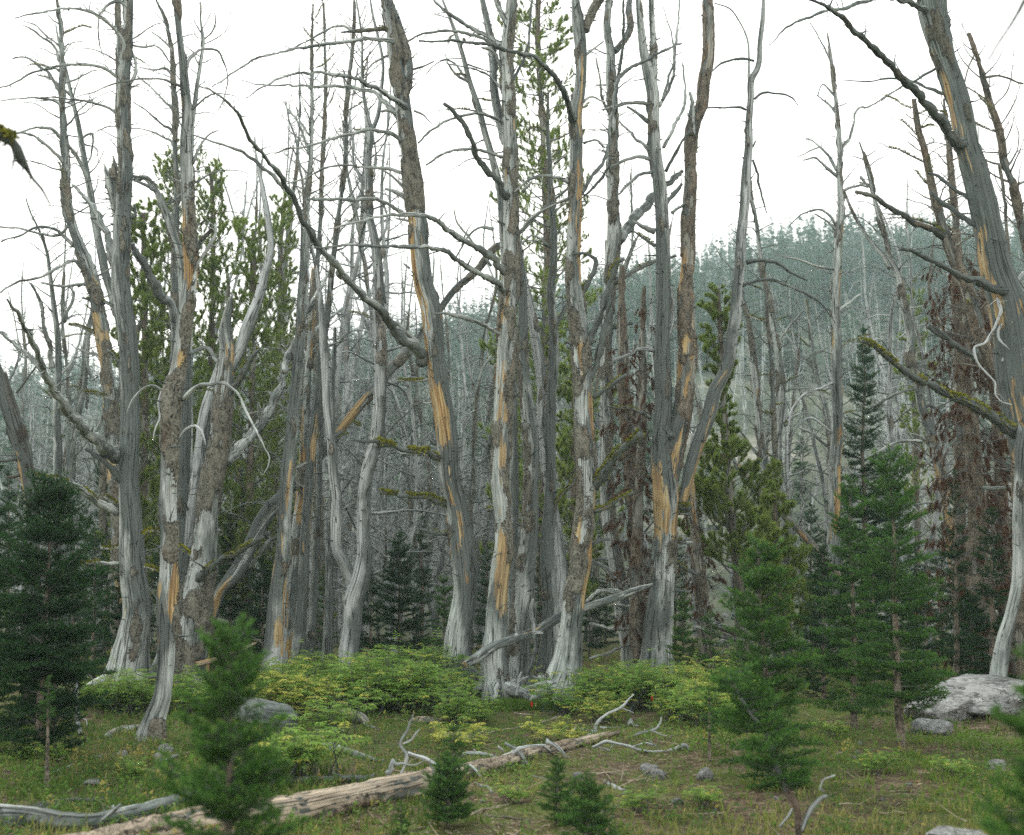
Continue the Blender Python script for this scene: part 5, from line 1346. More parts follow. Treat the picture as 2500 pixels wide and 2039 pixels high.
fallen_log('bleached log lying in grass by the foot of the orange-wooded tree', '240,1806,6 270,1792,14 300,1782,15 330,1778,14 360,1782,8', M_PALE, seed=83)
fallen_log('grey fallen pole sloping down behind the little fir clump', '1690,1500,8 1724,1514,15 1765,1531,17 1800,1546,15 1830,1556,10', M_WOOD, seed=84, d=(21, 20), crack=.4)
fallen_log('second grey pole under the sloping one by the scree', '1700,1530,8 1740,1543,12 1790,1560,13 1840,1568,9', M_WOOD, seed=85, d=(20.6, 20), crack=.4)
fallen_log('whitened broken log leaning down through the pine boughs', '1790,1120,8 1802,1140,16 1824,1172,18 1850,1200,18 1880,1240,14', M_PALE, seed=86, d=(22, 21.5), crack=.4)
fallen_log('red-tinged fallen trunk slanting down beside the pale lone pole', '1915,1262,14 1935,1280,17 1965,1310,17 1994,1343,17 2020,1372,14 2050,1405,12', M_LOG, ((0, .1, .2, .3), (.4, .2, .5, .2), (1, .4, .2, .2)), seed=87, d=(22, 21), crack=.4)

def stick(label, tr, d=None, mat=None, br=(), seed=1, name='stick', sink=.7, dz=0.0, dens=9, maxlen=.12, ab=(.05, 0, .15), group=None):
    g = np.random.default_rng(seed)
    a = parse(tr)
    if d is None: p, r = on_ground(tr, sink)
    else:
        p, t = P(a[:, 0], a[:, 1], np.linspace(d, d + dz, len(a))); r = a[:, 2] * .5 * t / F
    org = p[0].copy()
    root = thing(name, label, 'stick', org, group=group)
    make_branch(root, org, p, r, g, ab, dens, maxlen, mat or M_PALE, step=.02, lvl=1, name='shaft')
    dd = float(p[:, 1].mean())
    for b in br:
        c = parse(b)
        pb, t = P(c[:, 0], c[:, 1], np.full(len(c), dd))
        make_branch(root, org, pb, c[:, 2] * .5 * t / F, g, ab, dens, maxlen, mat or M_PALE, step=.02, lvl=1)
    return root

LD = ground_at(1003, 1930)
stick('bleached forked branch standing upright on the big tan log', '977,1896,7 995,1839,9 981,1815,8 993,1783,6 1007,1748,4 1010,1740,2', d=LD, seed=90,
      br=['983,1817,5 1007,1803,5 1018,1788,5 1027,1778,3', '995,1839,9 1044,1851,9 1064,1863,10 1080,1890,8', '1040,1853,5 1060,1880,5 1068,1902,3', '950,1880,9 962,1855,9 968,1864,8 985,1862,6 1010,1868,4 1040,1856,3', '945,1890,14 955,1878,12 962,1852,6'])
stick('grey branched stick resting across the far end of the tan log', '1131,1843,8 1143,1838,10 1175,1842,10 1212,1848,9', seed=91, d=ground_at(1175, 1858), br=['1130,1845,9 1120,1860,7', '1160,1838,6 1157,1828,4'])
stick('twisted grey branch lying over the tan log middle with a hooked end', '1232,1815,8 1262,1830,9 1275,1845,10 1290,1865,10 1315,1878,9 1340,1884,7', d=ground_at(1290, 1870), seed=92, br=['1228,1848,10 1250,1838,11 1275,1825,10 1300,1819,8 1330,1822,6', '1215,1822,6 1230,1832,4', '1330,1820,5 1345,1833,4'])
stick('knobbly stick crossing the far end of the tan log like a claw', '1333,1810,14 1350,1816,10 1370,1834,9 1385,1852,8 1396,1862,7', d=ground_at(1370, 1850), seed=93, br=['1385,1850,7 1400,1858,6 1396,1868,5', '1340,1808,5 1333,1803,4'])
stick('long pale curving stick rising out of the leafy shrub', '1455,1796,8 1454,1780,9 1460,1762,8 1480,1745,8 1510,1730,7 1530,1713,6 1548,1695,4', d=ground_at(1455, 1800), seed=94, br=['1520,1730,4 1548,1740,3'])
stick('spiky pale stick pointing up beside the bare dirt', '1534,1803,5 1560,1790,7 1590,1783,7 1610,1770,6 1615,1760,5 1616,1748,3', d=ground_at(1560, 1805), seed=95, br=['1590,1783,5 1620,1795,4 1640,1802,3'])
stick('long low bleached branch lying on the dirt with a hooked tip', '1446,1825,6 1480,1813,8 1520,1818,7 1560,1828,7 1610,1832,8 1650,1828,9 1672,1820,10 1678,1832,9 1675,1845,5', seed=96, d=ground_at(1560, 1840), br=['1540,1825,5 1580,1815,5 1600,1820,4', '1490,1833,5 1460,1822,5', '1500,1812,4 1490,1828,3', '1585,1808,3 1605,1825,3'])
stick('grey gnarled stick bent in a low arch by the shrub edge', '1465,1776,6 1490,1777,6 1520,1774,6', seed=97, dens=4, br=['1534,1770,7 1540,1758,9 1548,1772,8 1560,1772,4'])
stick('small dark arching twig in front of the yellow seedling', '1395,1792,5 1420,1778,6 1432,1780,6 1438,1795,4', seed=98, mat=M_WOOD)
stick('long brown straight stick leading to the swept silver foot', '1190,1790,3 1240,1780,5 1290,1770,7 1340,1758,9 1370,1745,9 1400,1725,8', seed=99, mat=M_LOG, dens=3)
stick('thin stick lying level under the red flower', '1255,1742,4 1290,1744,5 1320,1744,3', seed=100, mat=M_LOG, dens=2)
stick('dark hooked branch drooping off the tan log by the bushy fir seedling', '1145,1868,8 1160,1880,9 1168,1895,8 1185,1908,6 1205,1916,4', d=ground_at(1165, 1905), seed=101, mat=M_WOOD)
stick('straight pale stick in the grass below the bushy fir seedling', '1120,1992,8 1150,1988,9 1190,1975,8 1245,1960,6', seed=102, dens=2, mat=M_LOG)
stick('short stick lying flat near the edge below the pale straight one', '1180,1990,5 1230,1996,7 1290,2002,5', seed=103, dens=2, mat=M_LOG)
stick('pale stick half buried between tan log and seedlings', '1160,1912,6 1195,1930,9 1200,1936,7', seed=104, mat=M_PALE)
stick('thin stick pointing past the two small firs', '1465,1985,5 1505,1972,5 1515,1968,3', seed=105, dens=2, mat=M_PALE)
stick('chunky grey wood piece in the dirt beside the low rocks', '1475,1908,8 1500,1918,12 1530,1928,9', seed=106, dens=0, mat=M_PALE)
stick('straight rod lying across bare dirt left of the rocks', '1400,1888,4 1450,1887,5 1540,1887,4', seed=107, dens=1, mat=M_LOG)
stick('crooked twig on the litter between the tall seedling and the log', '1300,1895,6 1310,1897,7 1330,1900,5', seed=108, mat=M_WOOD)
stick('split stick lying in the grass beyond the grey split log', '110,1890,5 150,1880,6 180,1868,4', seed=109, mat=M_PALE, dens=3)
stick('fallen twig bundle leaning beside the stones in the grass', '178,1870,3 190,1855,4 202,1842,3', seed=110, mat=M_PALE)
stick('crossed grey stick near the two white stones', '395,1862,5 420,1850,8 450,1842,5', seed=111, mat=M_PALE, dens=3)
stick('gnarled dead stem curling up inside the central clump', '1290,1700,10 1292,1660,16 1290,1638,18 1300,1618,16 1306,1590,14 1304,1550,13 1302,1500,12 1300,1470,10', d=16.5, seed=112, mat=M_WOOD, ab=(.05, 0, .5))
stick('white splintered sliver caught upright against the clump stem', '1304,1560,7 1302,1520,9 1300,1480,8 1302,1462,4', d=16.2, seed=113, mat=M_PALE, dens=0)
stick('spiky bleached root wad between the two central silver feet', '1262,1698,10 1264,1680,10 1266,1660,8 1272,1640,4', d=15.9, seed=114, dens=40, maxlen=.2,
      br=['1262,1680,7 1250,1672,6 1240,1676,4', '1266,1668,6 1280,1655,5 1290,1650,3', '1264,1690,8 1285,1688,7 1300,1680,4', '1280,1690,8 1290,1700,7'])
for i, (tr, la) in enumerate([('1444,1369,10 1482,1391,11 1515,1428,14 1543,1448,12 1590,1466,8', 'curved bare branch fallen across the gap between silver feet'),
    ('1430,1470,8 1466,1442,10 1522,1452,11 1560,1460,8', 'grey branch lying level beneath the curved bare one in the gap'),
    ('1440,1523,8 1490,1534,9 1560,1541,7', 'low broken branch near the hanging brown needles'),
    ('1440,1608,6 1490,1592,7 1540,1572,6', 'dark stick propped over the far grass between silver feet'),
    ('1500,1475,7 1540,1482,8 1580,1484,5', 'short grey branch caught behind the wedged log')]):
    stick(la, tr, d=18.6 + i * .25, dz=.5, seed=115 + i, mat=M_WOOD, dens=6, maxlen=.3)

# out-of-focus branches close to the camera
g0 = np.random.default_rng(5)
def near_branch(label, tr, d, dz, mat, seed, moss=None, dens=10):
    g = np.random.default_rng(seed)
    a = parse(tr); p, t = P(a[:, 0], a[:, 1], np.linspace(d, d + dz, len(a)))
    root = thing('hanging_branch', label, 'branch', p[0])
    make_branch(root, p[0], p, a[:, 2] * .5 * t / F, g, (.1, 0, .8), dens, .22, mat, step=.02, moss=moss, up=-.6, name='shaft')
near_branch('blurred dark lichen-hung branch poking in high from the side edge', '-160,240,30 -60,290,26 0,330,24 30,355,20 45,390,22 60,410,14 80,440,8 100,460,7 125,500,4', 5.2, .4, M_DARKWOOD, 130, moss=(.3, .95, 2500, .02))
near_branch('blurred pale twig hanging down at the top corner beside the massive dark tree', '2540,-60,9 2500,5,9 2460,70,8 2435,110,6 2414,142,4', 4.2, .2, M_PALE, 131, dens=2)
# ------------------------------------------------------------------ living firs
fir_tree('blurred bright young fir standing nearest the camera before the tan log', 560, 2140, 1545, 240, 'near', d=4.7, seed=201, whorl=.115, per=8, name='fir_sapling', bare=.02, topk=.5, up0=.7, up1=.12, prune=0.08, inter=0.15)
fir_tree('full bright green fir with a thin tip standing in front of the fallen poles', 1895, 1935, 1322, 165, 'mid', d=9.3, seed=202, whorl=0.19, per=9, bare=.04, topk=.42, up0=.7, up1=.02, lean=-48, inter=0.2, prune=0.1)
fir_tree('tiered fir with a bare grey foot in front of the pale boulder', 2200, 1832, 1090, 150, 'mid', d=11.2, seed=203, whorl=0.2, per=8, bare=.14, topk=.42, up0=.7, up1=.05, lean=-28, inter=0.2, prune=.12)
fir_tree('slender fir between the full front fir and the tiered one', 2085, 1745, 1165, 120, 'mid', d=12.8, seed=204, whorl=0.2, per=8, bare=.10, topk=.5, lean=-12, inter=0.2)
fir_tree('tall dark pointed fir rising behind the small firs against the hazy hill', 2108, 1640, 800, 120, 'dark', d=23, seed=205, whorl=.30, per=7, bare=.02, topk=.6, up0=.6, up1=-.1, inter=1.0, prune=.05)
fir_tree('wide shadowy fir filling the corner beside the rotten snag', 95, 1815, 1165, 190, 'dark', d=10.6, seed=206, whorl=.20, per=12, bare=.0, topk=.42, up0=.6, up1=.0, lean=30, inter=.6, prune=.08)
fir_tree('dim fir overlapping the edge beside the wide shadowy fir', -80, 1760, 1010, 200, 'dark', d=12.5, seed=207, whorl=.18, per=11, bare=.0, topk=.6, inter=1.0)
fir_tree('blurred fir reaching in at the corner close to the camera', 2600, 2200, 1480, 330, 'near', d=3.3, seed=208, whorl=0.15, per=9, name='fir_sapling', bare=.0, topk=.45, up0=.6, up1=.1, inter=0.2, prune=.0)
fir_tree('dark little fir under the wide shadowy one by the white stub', 290, 1650, 1380, 50, 'dark', d=17.5, seed=209, whorl=.14, per=6, bare=.0)
fir_tree('green fir in the gap beyond the leafy shrub, broadest of the gap firs', 975, 1625, 1300, 92, 'dark', d=22, seed=210, whorl=.2, per=7, bare=.0, topk=.6, inter=1.0, prune=.05)
fir_tree('narrow fir with pale tip just behind the gap beside the leaning pole', 1030, 1640, 1230, 42, 'dark', d=24, seed=211, whorl=.22, per=6, bare=.0)
fir_tree('dull green fir hiding between leaning pole and banded leaning tree', 1085, 1625, 1400, 55, 'mid', d=20.5, seed=212, whorl=.17, per=6, bare=.0)
fir_tree('small fir behind the silver clump in line with the wedged log', 1190, 1640, 1330, 50, 'dark', d=21.5, seed=213, whorl=.2, per=6, bare=.0)
fir_tree('slim fir glimpsed between the white curved trunk and the swept foot', 1318, 1640, 1340, 40, 'dark', d=22, seed=214, whorl=.2, per=6, bare=.0)
fir_tree('neat little fir close beside the pleated silver foot', 1668, 1650, 1450, 45, 'mid', d=17.6, seed=215, whorl=.12, per=6, bare=.0, topk=.5, inter=1.0)
fir_tree('soft yellowish fir right of the neat little one by the fallen poles', 1735, 1655, 1490, 50, 'mid', d=17.3, seed=216, whorl=.13, per=5, bare=.0, topk=.5, prune=.3)
fir_tree('bushy fir seedling growing at the front of the tan log', 1095, 2003, 1862, 70, 'near', seed=217, whorl=.045, per=6, name='fir_seedling', bare=.1, topk=.35, up0=.7, up1=.15, inter=1.0, d=8.0)
fir_tree('upright narrow fir seedling in the litter with a neat spire', 1360, 1985, 1858, 42, 'near', seed=218, whorl=.045, per=5, name='fir_seedling', bare=.1, topk=.5, inter=1.0, d=8.1)
fir_tree('wide low fir seedling at the very front of the litter', 1432, 2060, 1900, 85, 'near', seed=219, whorl=.05, per=6, name='fir_seedling', bare=.02, topk=.6, inter=1.0, d=7.0, up1=.1)
fir_tree('tiny fir seedling under the big tan log', 978, 2005, 1970, 22, 'near', seed=220, whorl=.03, per=5, name='fir_seedling', bare=.1, d=7.6)
fir_tree('wispy fir seedling standing in grass above the bushy one', 1108, 1842, 1775, 34, 'near', seed=221, whorl=.05, per=5, name='fir_seedling', bare=.15, d=10.4, prune=.3)
fir_tree('sparse dying fir sapling with green tip beside the yellow leafy shrub', 1732, 1870, 1690, 32, 'near', seed=222, whorl=.07, per=5, name='fir_seedling', bare=.3, prune=.4, d=10.6)
fir_tree('thin dying sapling on a bare stalk in front of the shadowy fir', 112, 1935, 1655, 42, 'near', seed=223, whorl=.07, per=5, name='fir_sapling', bare=.62, prune=.15, d=9.1, lean=8)
fir_tree('spreading low fir behind the pale boulder', 2370, 1630, 1440, 90, 'dark', d=16.8, seed=224, whorl=.15, per=6, bare=.0, topk=.5)
fir_tree('dark fir crowding the back of the tiered fir', 2010, 1690, 1330, 90, 'dark', d=15.5, seed=225, whorl=.16, per=7, bare=.0, topk=.55)
fir_tree('hazy blue-green fir alone on the slope left of the lone pole', 1961, 1500, 995, 62, 'far', d=46, seed=226, whorl=.5, per=6, bare=.0, topk=.7)
fir_tree('hazy spire fir on the slope behind the banded leaning tree', 1015, 1560, 890, 60, 'far', d=60, seed=227, whorl=.6, per=6, bare=.0, topk=.7)
fir_tree('green bushy fir thicket end beside the far leaning brown tree', 2260, 1690, 1420, 75, 'dark', d=14.8, seed=228, whorl=.15, per=6, bare=.0, topk=.5, prune=.2)
fir_tree('ragged fir low behind the blurred near sapling', 640, 1640, 1330, 60, 'dark', d=22, seed=229, whorl=.2, per=6, bare=.0)
fir_tree('small fir squeezed between the grouped poles', 790, 1640, 1380, 40, 'mid', d=21, seed=230, whorl=.18, per=6, bare=.0)
fir_tree('low round-topped fir in the dim back of the clustered trunks', 560, 1650, 1250, 60, 'dark', d=24, seed=231, whorl=.22, per=6, bare=.0)
fir_tree('pointed young fir seen through the deadwood under the pine', 1600, 1600, 1440, 45, 'mid', d=26, seed=232, whorl=.2, per=6, bare=.0)


g = np.random.default_rng(444)
BACK = [(140, 13.5, 1360, 'in front of the dim left firs'), (2330, 15.8, 1150, 'among the brown needle trees'), (2420, 15.6, 1240, 'in the dark by the massive tree'), (230, 18, 1290, 'beside the white stub'), (-60, 15, 1120, 'at the very edge beside the dim fir'), (180, 15.5, 1330, 'just past the shadowy fir'), (2540, 11.5, 1250, 'beyond the corner fir'), (2130, 17.5, 1300, 'squeezed behind the tiered fir'), (20, 24, 1150, 'behind the dim edge fir'), (210, 21, 1240, 'left of the flared pale foot'), (260, 27, 1050, 'between the leaning grey trees'), (390, 20.5, 1330, 'behind the orange-wooded foot'), (450, 23, 1250, 'behind the blue-grey trunk'), (520, 22, 1330, 'behind the white pole'), (590, 26, 1150, 'beyond the low leaning log'), (655, 23, 1380, 'left of the broad fluted trunk'), (745, 25, 1280, 'among the clustered trunks'), 
  (905, 21, 1400, 'at the back of the tallest shrub'), (1240, 27, 1350, 'behind the mottled middle foot'), (1440, 24, 1420, 'behind the wedged log'), (1480, 31, 1380, 'far beyond the hanging brown needles'), (1650, 27, 1330, 'behind the pleated foot'), (1820, 22, 1330, 'behind the full front fir'), (1870, 27, 1200, 'under the short bushy pine'), (1980, 22, 1230, 'behind the pale lone pole'), (2050, 26, 1130, 'left of the dark pointed fir'), (2180, 24, 1180, 'right of the dark pointed fir'), (2240, 19, 1330, 'behind the tiered fir'), (2300, 23, 1280, 'behind the crooked kinked tree'), (2420, 19, 1380, 'behind the pale leaning leg'), (2490, 22, 1200, 'at the edge beyond the massive tree')]
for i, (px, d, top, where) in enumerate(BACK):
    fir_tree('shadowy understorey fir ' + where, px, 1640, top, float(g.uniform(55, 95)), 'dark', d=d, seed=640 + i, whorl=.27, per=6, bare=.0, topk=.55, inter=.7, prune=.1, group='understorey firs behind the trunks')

# dying sapling leaning at the lower right, with forked bare foot
g = np.random.default_rng(301)
a = parse('1955,2060,22 1940,1975,18 1928,1945,17 1912,1900,15 1895,1870,14 1882,1815,13 1868,1785,11 1835,1750,9 1815,1715,8 1795,1675,6 1780,1640,4')
p, t = P(a[:, 0], a[:, 1], np.linspace(6.6, 7.0, len(a))); p[0, 2] = hgt(p[0, 0], p[0, 1]) - .05
root = thing('dying_sapling', 'twisted half-dead sapling with a forked bare foot in front of the full fir', 'tree', p[0])
rad = a[:, 2] * .5 * t / F
make_branch(root, p[0], p, rad, g, (.5, 0, .3), 14, .18, M_TWIG, step=.02, name='trunk')
for tb in ('1955,2030,16 1975,1990,14 1985,1965,13 2000,1950,12 2020,1945,9', '1935,1975,8 1925,1995,8 1905,2018,5', '2000,1930,4 2010,1905,4 2040,1890,3'):
    b = parse(tb); pb, tt = P(b[:, 0], b[:, 1], np.full(len(b), 6.65)); make_branch(root, p[0], pb, b[:, 2] * .5 * tt / F, g, (0, 0, .1), 3, .08, M_PALE, step=.02)
sets = fir_set('near')
for k in range(46):
    f = .25 + .75 * (k + g.random()) / 46
    i = int(f * (len(p) - 1.001)); q = p[i] + (p[i + 1] - p[i]) * (f * (len(p) - 1.001) - i)
    Lb = g.uniform(.12, .34) * (1.1 - .5 * f)
    L0, ms = min(sets, key=lambda s: abs(math.log(s[0] / Lb)))
    o = link('branch', ms[int(g.integers(2))], root); o.location = q - p[0]
    o.rotation_euler = (g.normal() * .3, -g.uniform(-.1, .5), g.random() * 6.283); o.scale = (Lb / L0,) * 3

# ------------------------------------------------------------------ living pines and brown-needled dying pines
cone = lambda f: (1 - f) ** .5 + .15
oval = lambda f: math.sin(min(1, max(0, f)) * math.pi * .85 + .35) ** .7
pine_tree('tall green-tufted pine running up through the gap between the mottled middle and arching-bough trees', '1325,-260,4 1318,-60,8 1312,60,10 1318,200,12 1330,400,14 1336,600,17 1330,900,20 1326,1200,24 1322,1645,30', 'green', 230, .10, 1.0, 1.7, 1.0, 240, d=26, el=(.0, .7))
pine_tree('spreading green pine with twin leafy tops behind the orange-wooded tree', '425,400,5 430,520,8 425,700,12 420,900,14 415,1200,18 410,1640,24', 'green', 170, .15, 1.0, 1.4, .75, 241, d=25, el=(.2, .9))
pine_tree('second leafy pine top beside the orange-wooded tree, nearer the gap', '515,425,4 520,520,7 520,700,10 515,900,13 510,1640,22', 'green', 140, .10, 1.0, 1.3, .7, 242, d=26, el=(.3, 1.0))
pine_tree('pine thick with needles directly behind the stout grey tree', '350,520,5 352,700,10 355,900,13 350,1200,16 345,1640,22', 'dense', 120, .05, 1.0, 1.4, .6, 243, d=23.5, el=(.1, .7))
pine_tree('slim pale-green pine filling the gap beside the white forked stem', '690,500,4 688,620,7 680,800,10 672,1000,12 668,1640,20', 'green', 150, .05, 1.0, 1.4, .5, 244, d=26.5, el=(.2, .8))
pine_tree('yellow-green pine behind the speckled-bark tree and slanting log', '618,560,4 620,680,7 618,850,10 612,1100,14 606,1640,20', 'green', 150, .05, 1.0, 1.6, .6, 245, d=24.5, el=(.1, .8))
pine_tree('round-clumped dark green pine hugging the silver leaning stem', '1752,705,5 1758,800,8 1765,950,12 1772,1100,16 1790,1300,20 1800,1400,22 1815,1640,26', 'dense', 135, .24, 1.0, 1.25, .28, 246, d=21.5, el=(.0, .6), shape=lambda f: .75 + .35 * math.sin(f * 9) )
pine_tree('short bushy pine at the foot of the dark green round-clumped one', '1890,1205,5 1895,1300,10 1900,1400,14 1905,1640,18', 'dense', 60, .12, 1.0, 1.0, .3, 247, d=19.5, el=(.0, .7))
pine_tree('pine sprays showing between the central clump trunks', '1400,820,4 1402,950,8 1400,1100,12 1398,1640,20', 'dense', 70, .12, 1.0, .95, .35, 248, d=22.5, el=(.1, .7))
pine_tree('faint green pine behind the pale poles near the crooked tree', '2228,700,4 2232,800,8 2235,1000,12 2238,1640,20', 'green', 60, .3, 1.0, .9, .3, 249, d=27, el=(.2, .8))
pine_tree('dying pine with rust-brown needle clusters behind the crooked tree', '2336,560,10 2340,731,30 2352,852,31 2362,973,30 2369,1053,31 2377,1174,33 2385,1295,39 2393,1420,48 2401,1500,50 2417,1600,54', 'rust', 125, .1, .95, 1.0, .6, 250, d=17.6, el=(-.6, .3), prof=((0, 1, 0, .2), (2039, .9, .1, .2)), stubs=80)
pine_tree('thin dying pine shedding brown needles against the massive dark tree', '2400,700,8 2412,850,16 2430,1000,20 2445,1200,24 2462,1640,30', 'rust', 70, .1, .95, .7, .4, 251, d=18.2, el=(-.5, .4), prof=((0, 1, 0, .4), (2039, 1, 0, .4)))
pine_tree('slight dying pine with brown tufts hanging in the gap left of the double tree', '1572,700,6 1570,850,14 1566,1000,18 1560,1200,22 1552,1640,26', 'rust', 42, .12, .95, .5, .35, 252, d=18.8, el=(-.7, .2), prof=((0, .8, 0, .2), (2039, .8, .1, .2)))
pine_tree('bark-brown trunk with sparse rusty sprays behind the slim bark-patched tree', '1518,650,8 1520,850,22 1530,1050,28 1545,1250,34 1562,1450,38 1570,1630,42', 'rust', 40, .15, .8, .55, .4, 253, d=19.5, el=(-.7, .2), prof=((0, .9, 0, .1), (2039, .75, .1, .2)))
pine_tree('reddish bark trunk with a few brown needle tufts near the fallen poles', '1688,1150,8 1692,1250,18 1700,1350,26 1712,1450,30 1720,1560,34 1724,1600,36', 'rust', 24, .2, .9, .5, .3, 254, d=20.8, el=(-.6, .3), prof=((0, .5, .4, .1), (2039, .5, .35, .2)))
o_ = bpy.data.objects

# ------------------------------------------------------------------ background dead trees (shared meshes)
def snag_template(seed, style, H=9.0):
    g = np.random.default_rng(seed)
    n = 12
    z = np.linspace(-.3, H, n)
    path = np.stack([(fbm(np.stack([z * .25, z * 0 + seed, z * 0], -1), 3) - .5) * 1.5, (fbm(np.stack([z * .25, z * 0, z * 0 + seed], -1), 3) - .5) * 1.5, z], -1)
    path[:, :2] -= path[0, :2]
    r = np.linspace(.085, .010, n) ** 1.0
    prof = {'arch': ((0, .15, 0, .3), (1, .1, .0, .1)), 'pale': ((0, 0, 0, 0), (1, 0, 0, .0)), 'bark': ((0, .75, .2, .3), (1, .65, .1, .2)), 'up': ((0, .5, .1, .4), (1, .4, 0, .3))}[style]
    mb = MB()
    q, rr, s, pyy = make_trunk(mb, path, r, np.linspace(0, 1, n), prof, g, .6, stubs=70, step=.10)
    mat = M_PALE if style in ('pale', 'arch') else M_WOOD
    parts = [('trunk', mb.mesh('trunk', [mat]))]
    nb = 38 if style == 'pale' else 26
    az = 0
    for k in range(nb):
        f = .12 + .84 * (k + g.random()) / nb
        i = int(f * (len(q) - 1)); az += 2.4 + g.normal() * .4
        L = (1.5 * (1 - f) + .45) * g.uniform(.6, 1.25) * {'arch': 1, 'pale': 1.25, 'bark': .8, 'up': 1.0}[style]
        e = {'arch': g.uniform(.0, .7), 'pale': g.uniform(0, .6), 'bark': g.uniform(-.2, .5), 'up': g.uniform(.3, .9)}[style]
        D = np.array([math.cos(az) * math.cos(e), math.sin(az) * math.cos(e), math.sin(e)])
        pb = grow(g, q[i], D, L, 8, {'arch': 'arch', 'pale': 'arch', 'bark': 'flat', 'up': 'up'}[style], .12, 1.3 if style == 'pale' else 1.0)
        mbb = MB()
        rb = np.linspace(min(.014 + .006 * L, rr[i] * .5), .003, len(pb))
        qq, rq, sq = resample(pb, rb, n=9)
        add_tube(mbb, qq, rq, 4, 0, (.15, 0, .3), g.random() * 9)
        add_twigs(mbb, qq, rq, g, 11 if style != 'pale' else 12, .6, t0=.15, lvl=2, up=.25 if style == 'up' else -.1, minr=.0035, ab=(.1, 0, .3) if style != 'pale' else (0, 0, 0))
        parts.append(('branch', mbb.mesh('branch', [mat])))
    return parts

TPL = {s: [snag_template(400 + i * 7 + len(s) * 31, s) for i in range(3)] for s in ('arch', 'pale', 'bark', 'up')}
ANCHORS = [(0, 'the wide shadowy fir'), (175, 'the outward-leaning grey tree'), (300, 'the stout grey dead tree'), (405, 'the orange-wooded slim tree'), (490, 'the speckled-bark tree'), (600, 'the low leaning log'), (690, 'the broad fluted trunk'),
           (760, 'the slim dark-grey pole'), (860, 'the silver sinuous forked tree'), (1000, 'the broad gap fir'), (1120, 'the banded leaning tree'), (1220, 'the mottled middle tree'), (1340, 'the swept-foot tree'),
           (1500, 'the slim bark-patched tree'), (1610, 'the thick double tree'), (1780, 'the round-clumped pine'), (1915, 'the smooth-footed grey tree'), (2040, 'the pale lone pole'), (2190, 'the tiered fir'), (2340, 'the crooked kinked tree'), (2450, 'the massive dark tree')]
ORD = ['', 'second ', 'third ', 'fourth ', 'fifth ', 'sixth ', 'seventh ', 'eighth ', 'ninth ', 'tenth ', 'eleventh ', 'twelfth ', 'thirteenth ', 'fourteenth ', 'fifteenth ', 'sixteenth ']
DESC = {'arch': 'grey arching dead tree', 'pale': 'white drooping dead tree', 'bark': 'bark-covered dead pole', 'up': 'dark twiggy dead tree'}
KINDN = {}
def place_snag(px, d, top, style, seed, depthword):
    g = np.random.default_rng(seed)
    b, t = P(px, 1600, d)
    gz = float(hgt(b[0], b[1]))
    tp, _ = P(px, top, d)
    H = float(tp[2] - gz)
    parts = TPL[style][int(g.integers(3))]
    anc = [a for a in ANCHORS if a[0] <= px][-1] if px > 0 else ANCHORS[0]
    key = (anc[1], style, depthword); k = KINDN.get(key, 0); KINDN[key] = k + 1
    lab = '%s%s %s right of %s' % (ORD[min(k, 15)], DESC[style], depthword, anc[1])
    root = thing('dead_tree', lab, 'tree', (b[0], b[1], gz), g.random() * 6.28, group='background dead trees among the trunks')
    s = H / 9.0
    root.scale = (s * g.uniform(.75, 1.1),) * 2 + (s,)
    root.rotation_euler = (g.normal() * .05, g.normal() * .05, g.random() * 6.28)
    small = d > 40
    for nme, me in parts:
        link(nme, me, root)
g = np.random.default_rng(77)
TOPX = [(-100, 420), (0, 430), (120, 500), (250, 350), (420, 250), (560, 330), (600, 300), (700, 200), (800, 120), (880, 160), (960, 520), (1100, 560), (1180, 400), (1300, 330), (1450, 380), (1560, 420), (1700, 500), (1800, 620), (1880, 560), (1990, 640), (2080, 640), (2200, 480), (2330, 330), (2600, 260)]
slots = []
for i in range(78):
    px = g.uniform(-60, 2560)
    if 1880 < px < 2140 and g.random() < .5: px = g.uniform(560, 1500)
    if 430 < px < 470: px += 60
    slots.append(px)
slots += [965, 1000, 1055, 1160, 1180, 600, 640, 575, 1640, 1660, 1700, 1860, 1970]
slots.sort()
for i, px in enumerate(slots):
    d = g.choice([g.uniform(23, 30), g.uniform(28, 44), g.uniform(30, 48)])
    lim = np.interp(px, *zip(*TOPX))
    top = lim + abs(g.normal()) * 230
    st = g.choice(['arch', 'arch', 'bark', 'up', 'up', 'pale'])
    place_snag(px, float(d), float(min(top, 1150)), str(st), 900 + i, 'just' if d < 29 else 'farther back')
# pale brushy young dead trees in the open middle
k = 0
for lo, hi, n, t0, t1 in ((850, 1560, 66, 930, 1260), (0, 330, 34, 880, 1200), (1780, 2420, 26, 880, 1250), (450, 850, 22, 900, 1250)):
    for i in range(n):
        px = g.uniform(lo, hi); d = g.uniform(28, 58)
        place_snag(float(px), float(d), float(g.uniform(t0, t1)), 'pale', 2000 + k, ('short,' if d < 36 else 'short, distant,')); k += 1

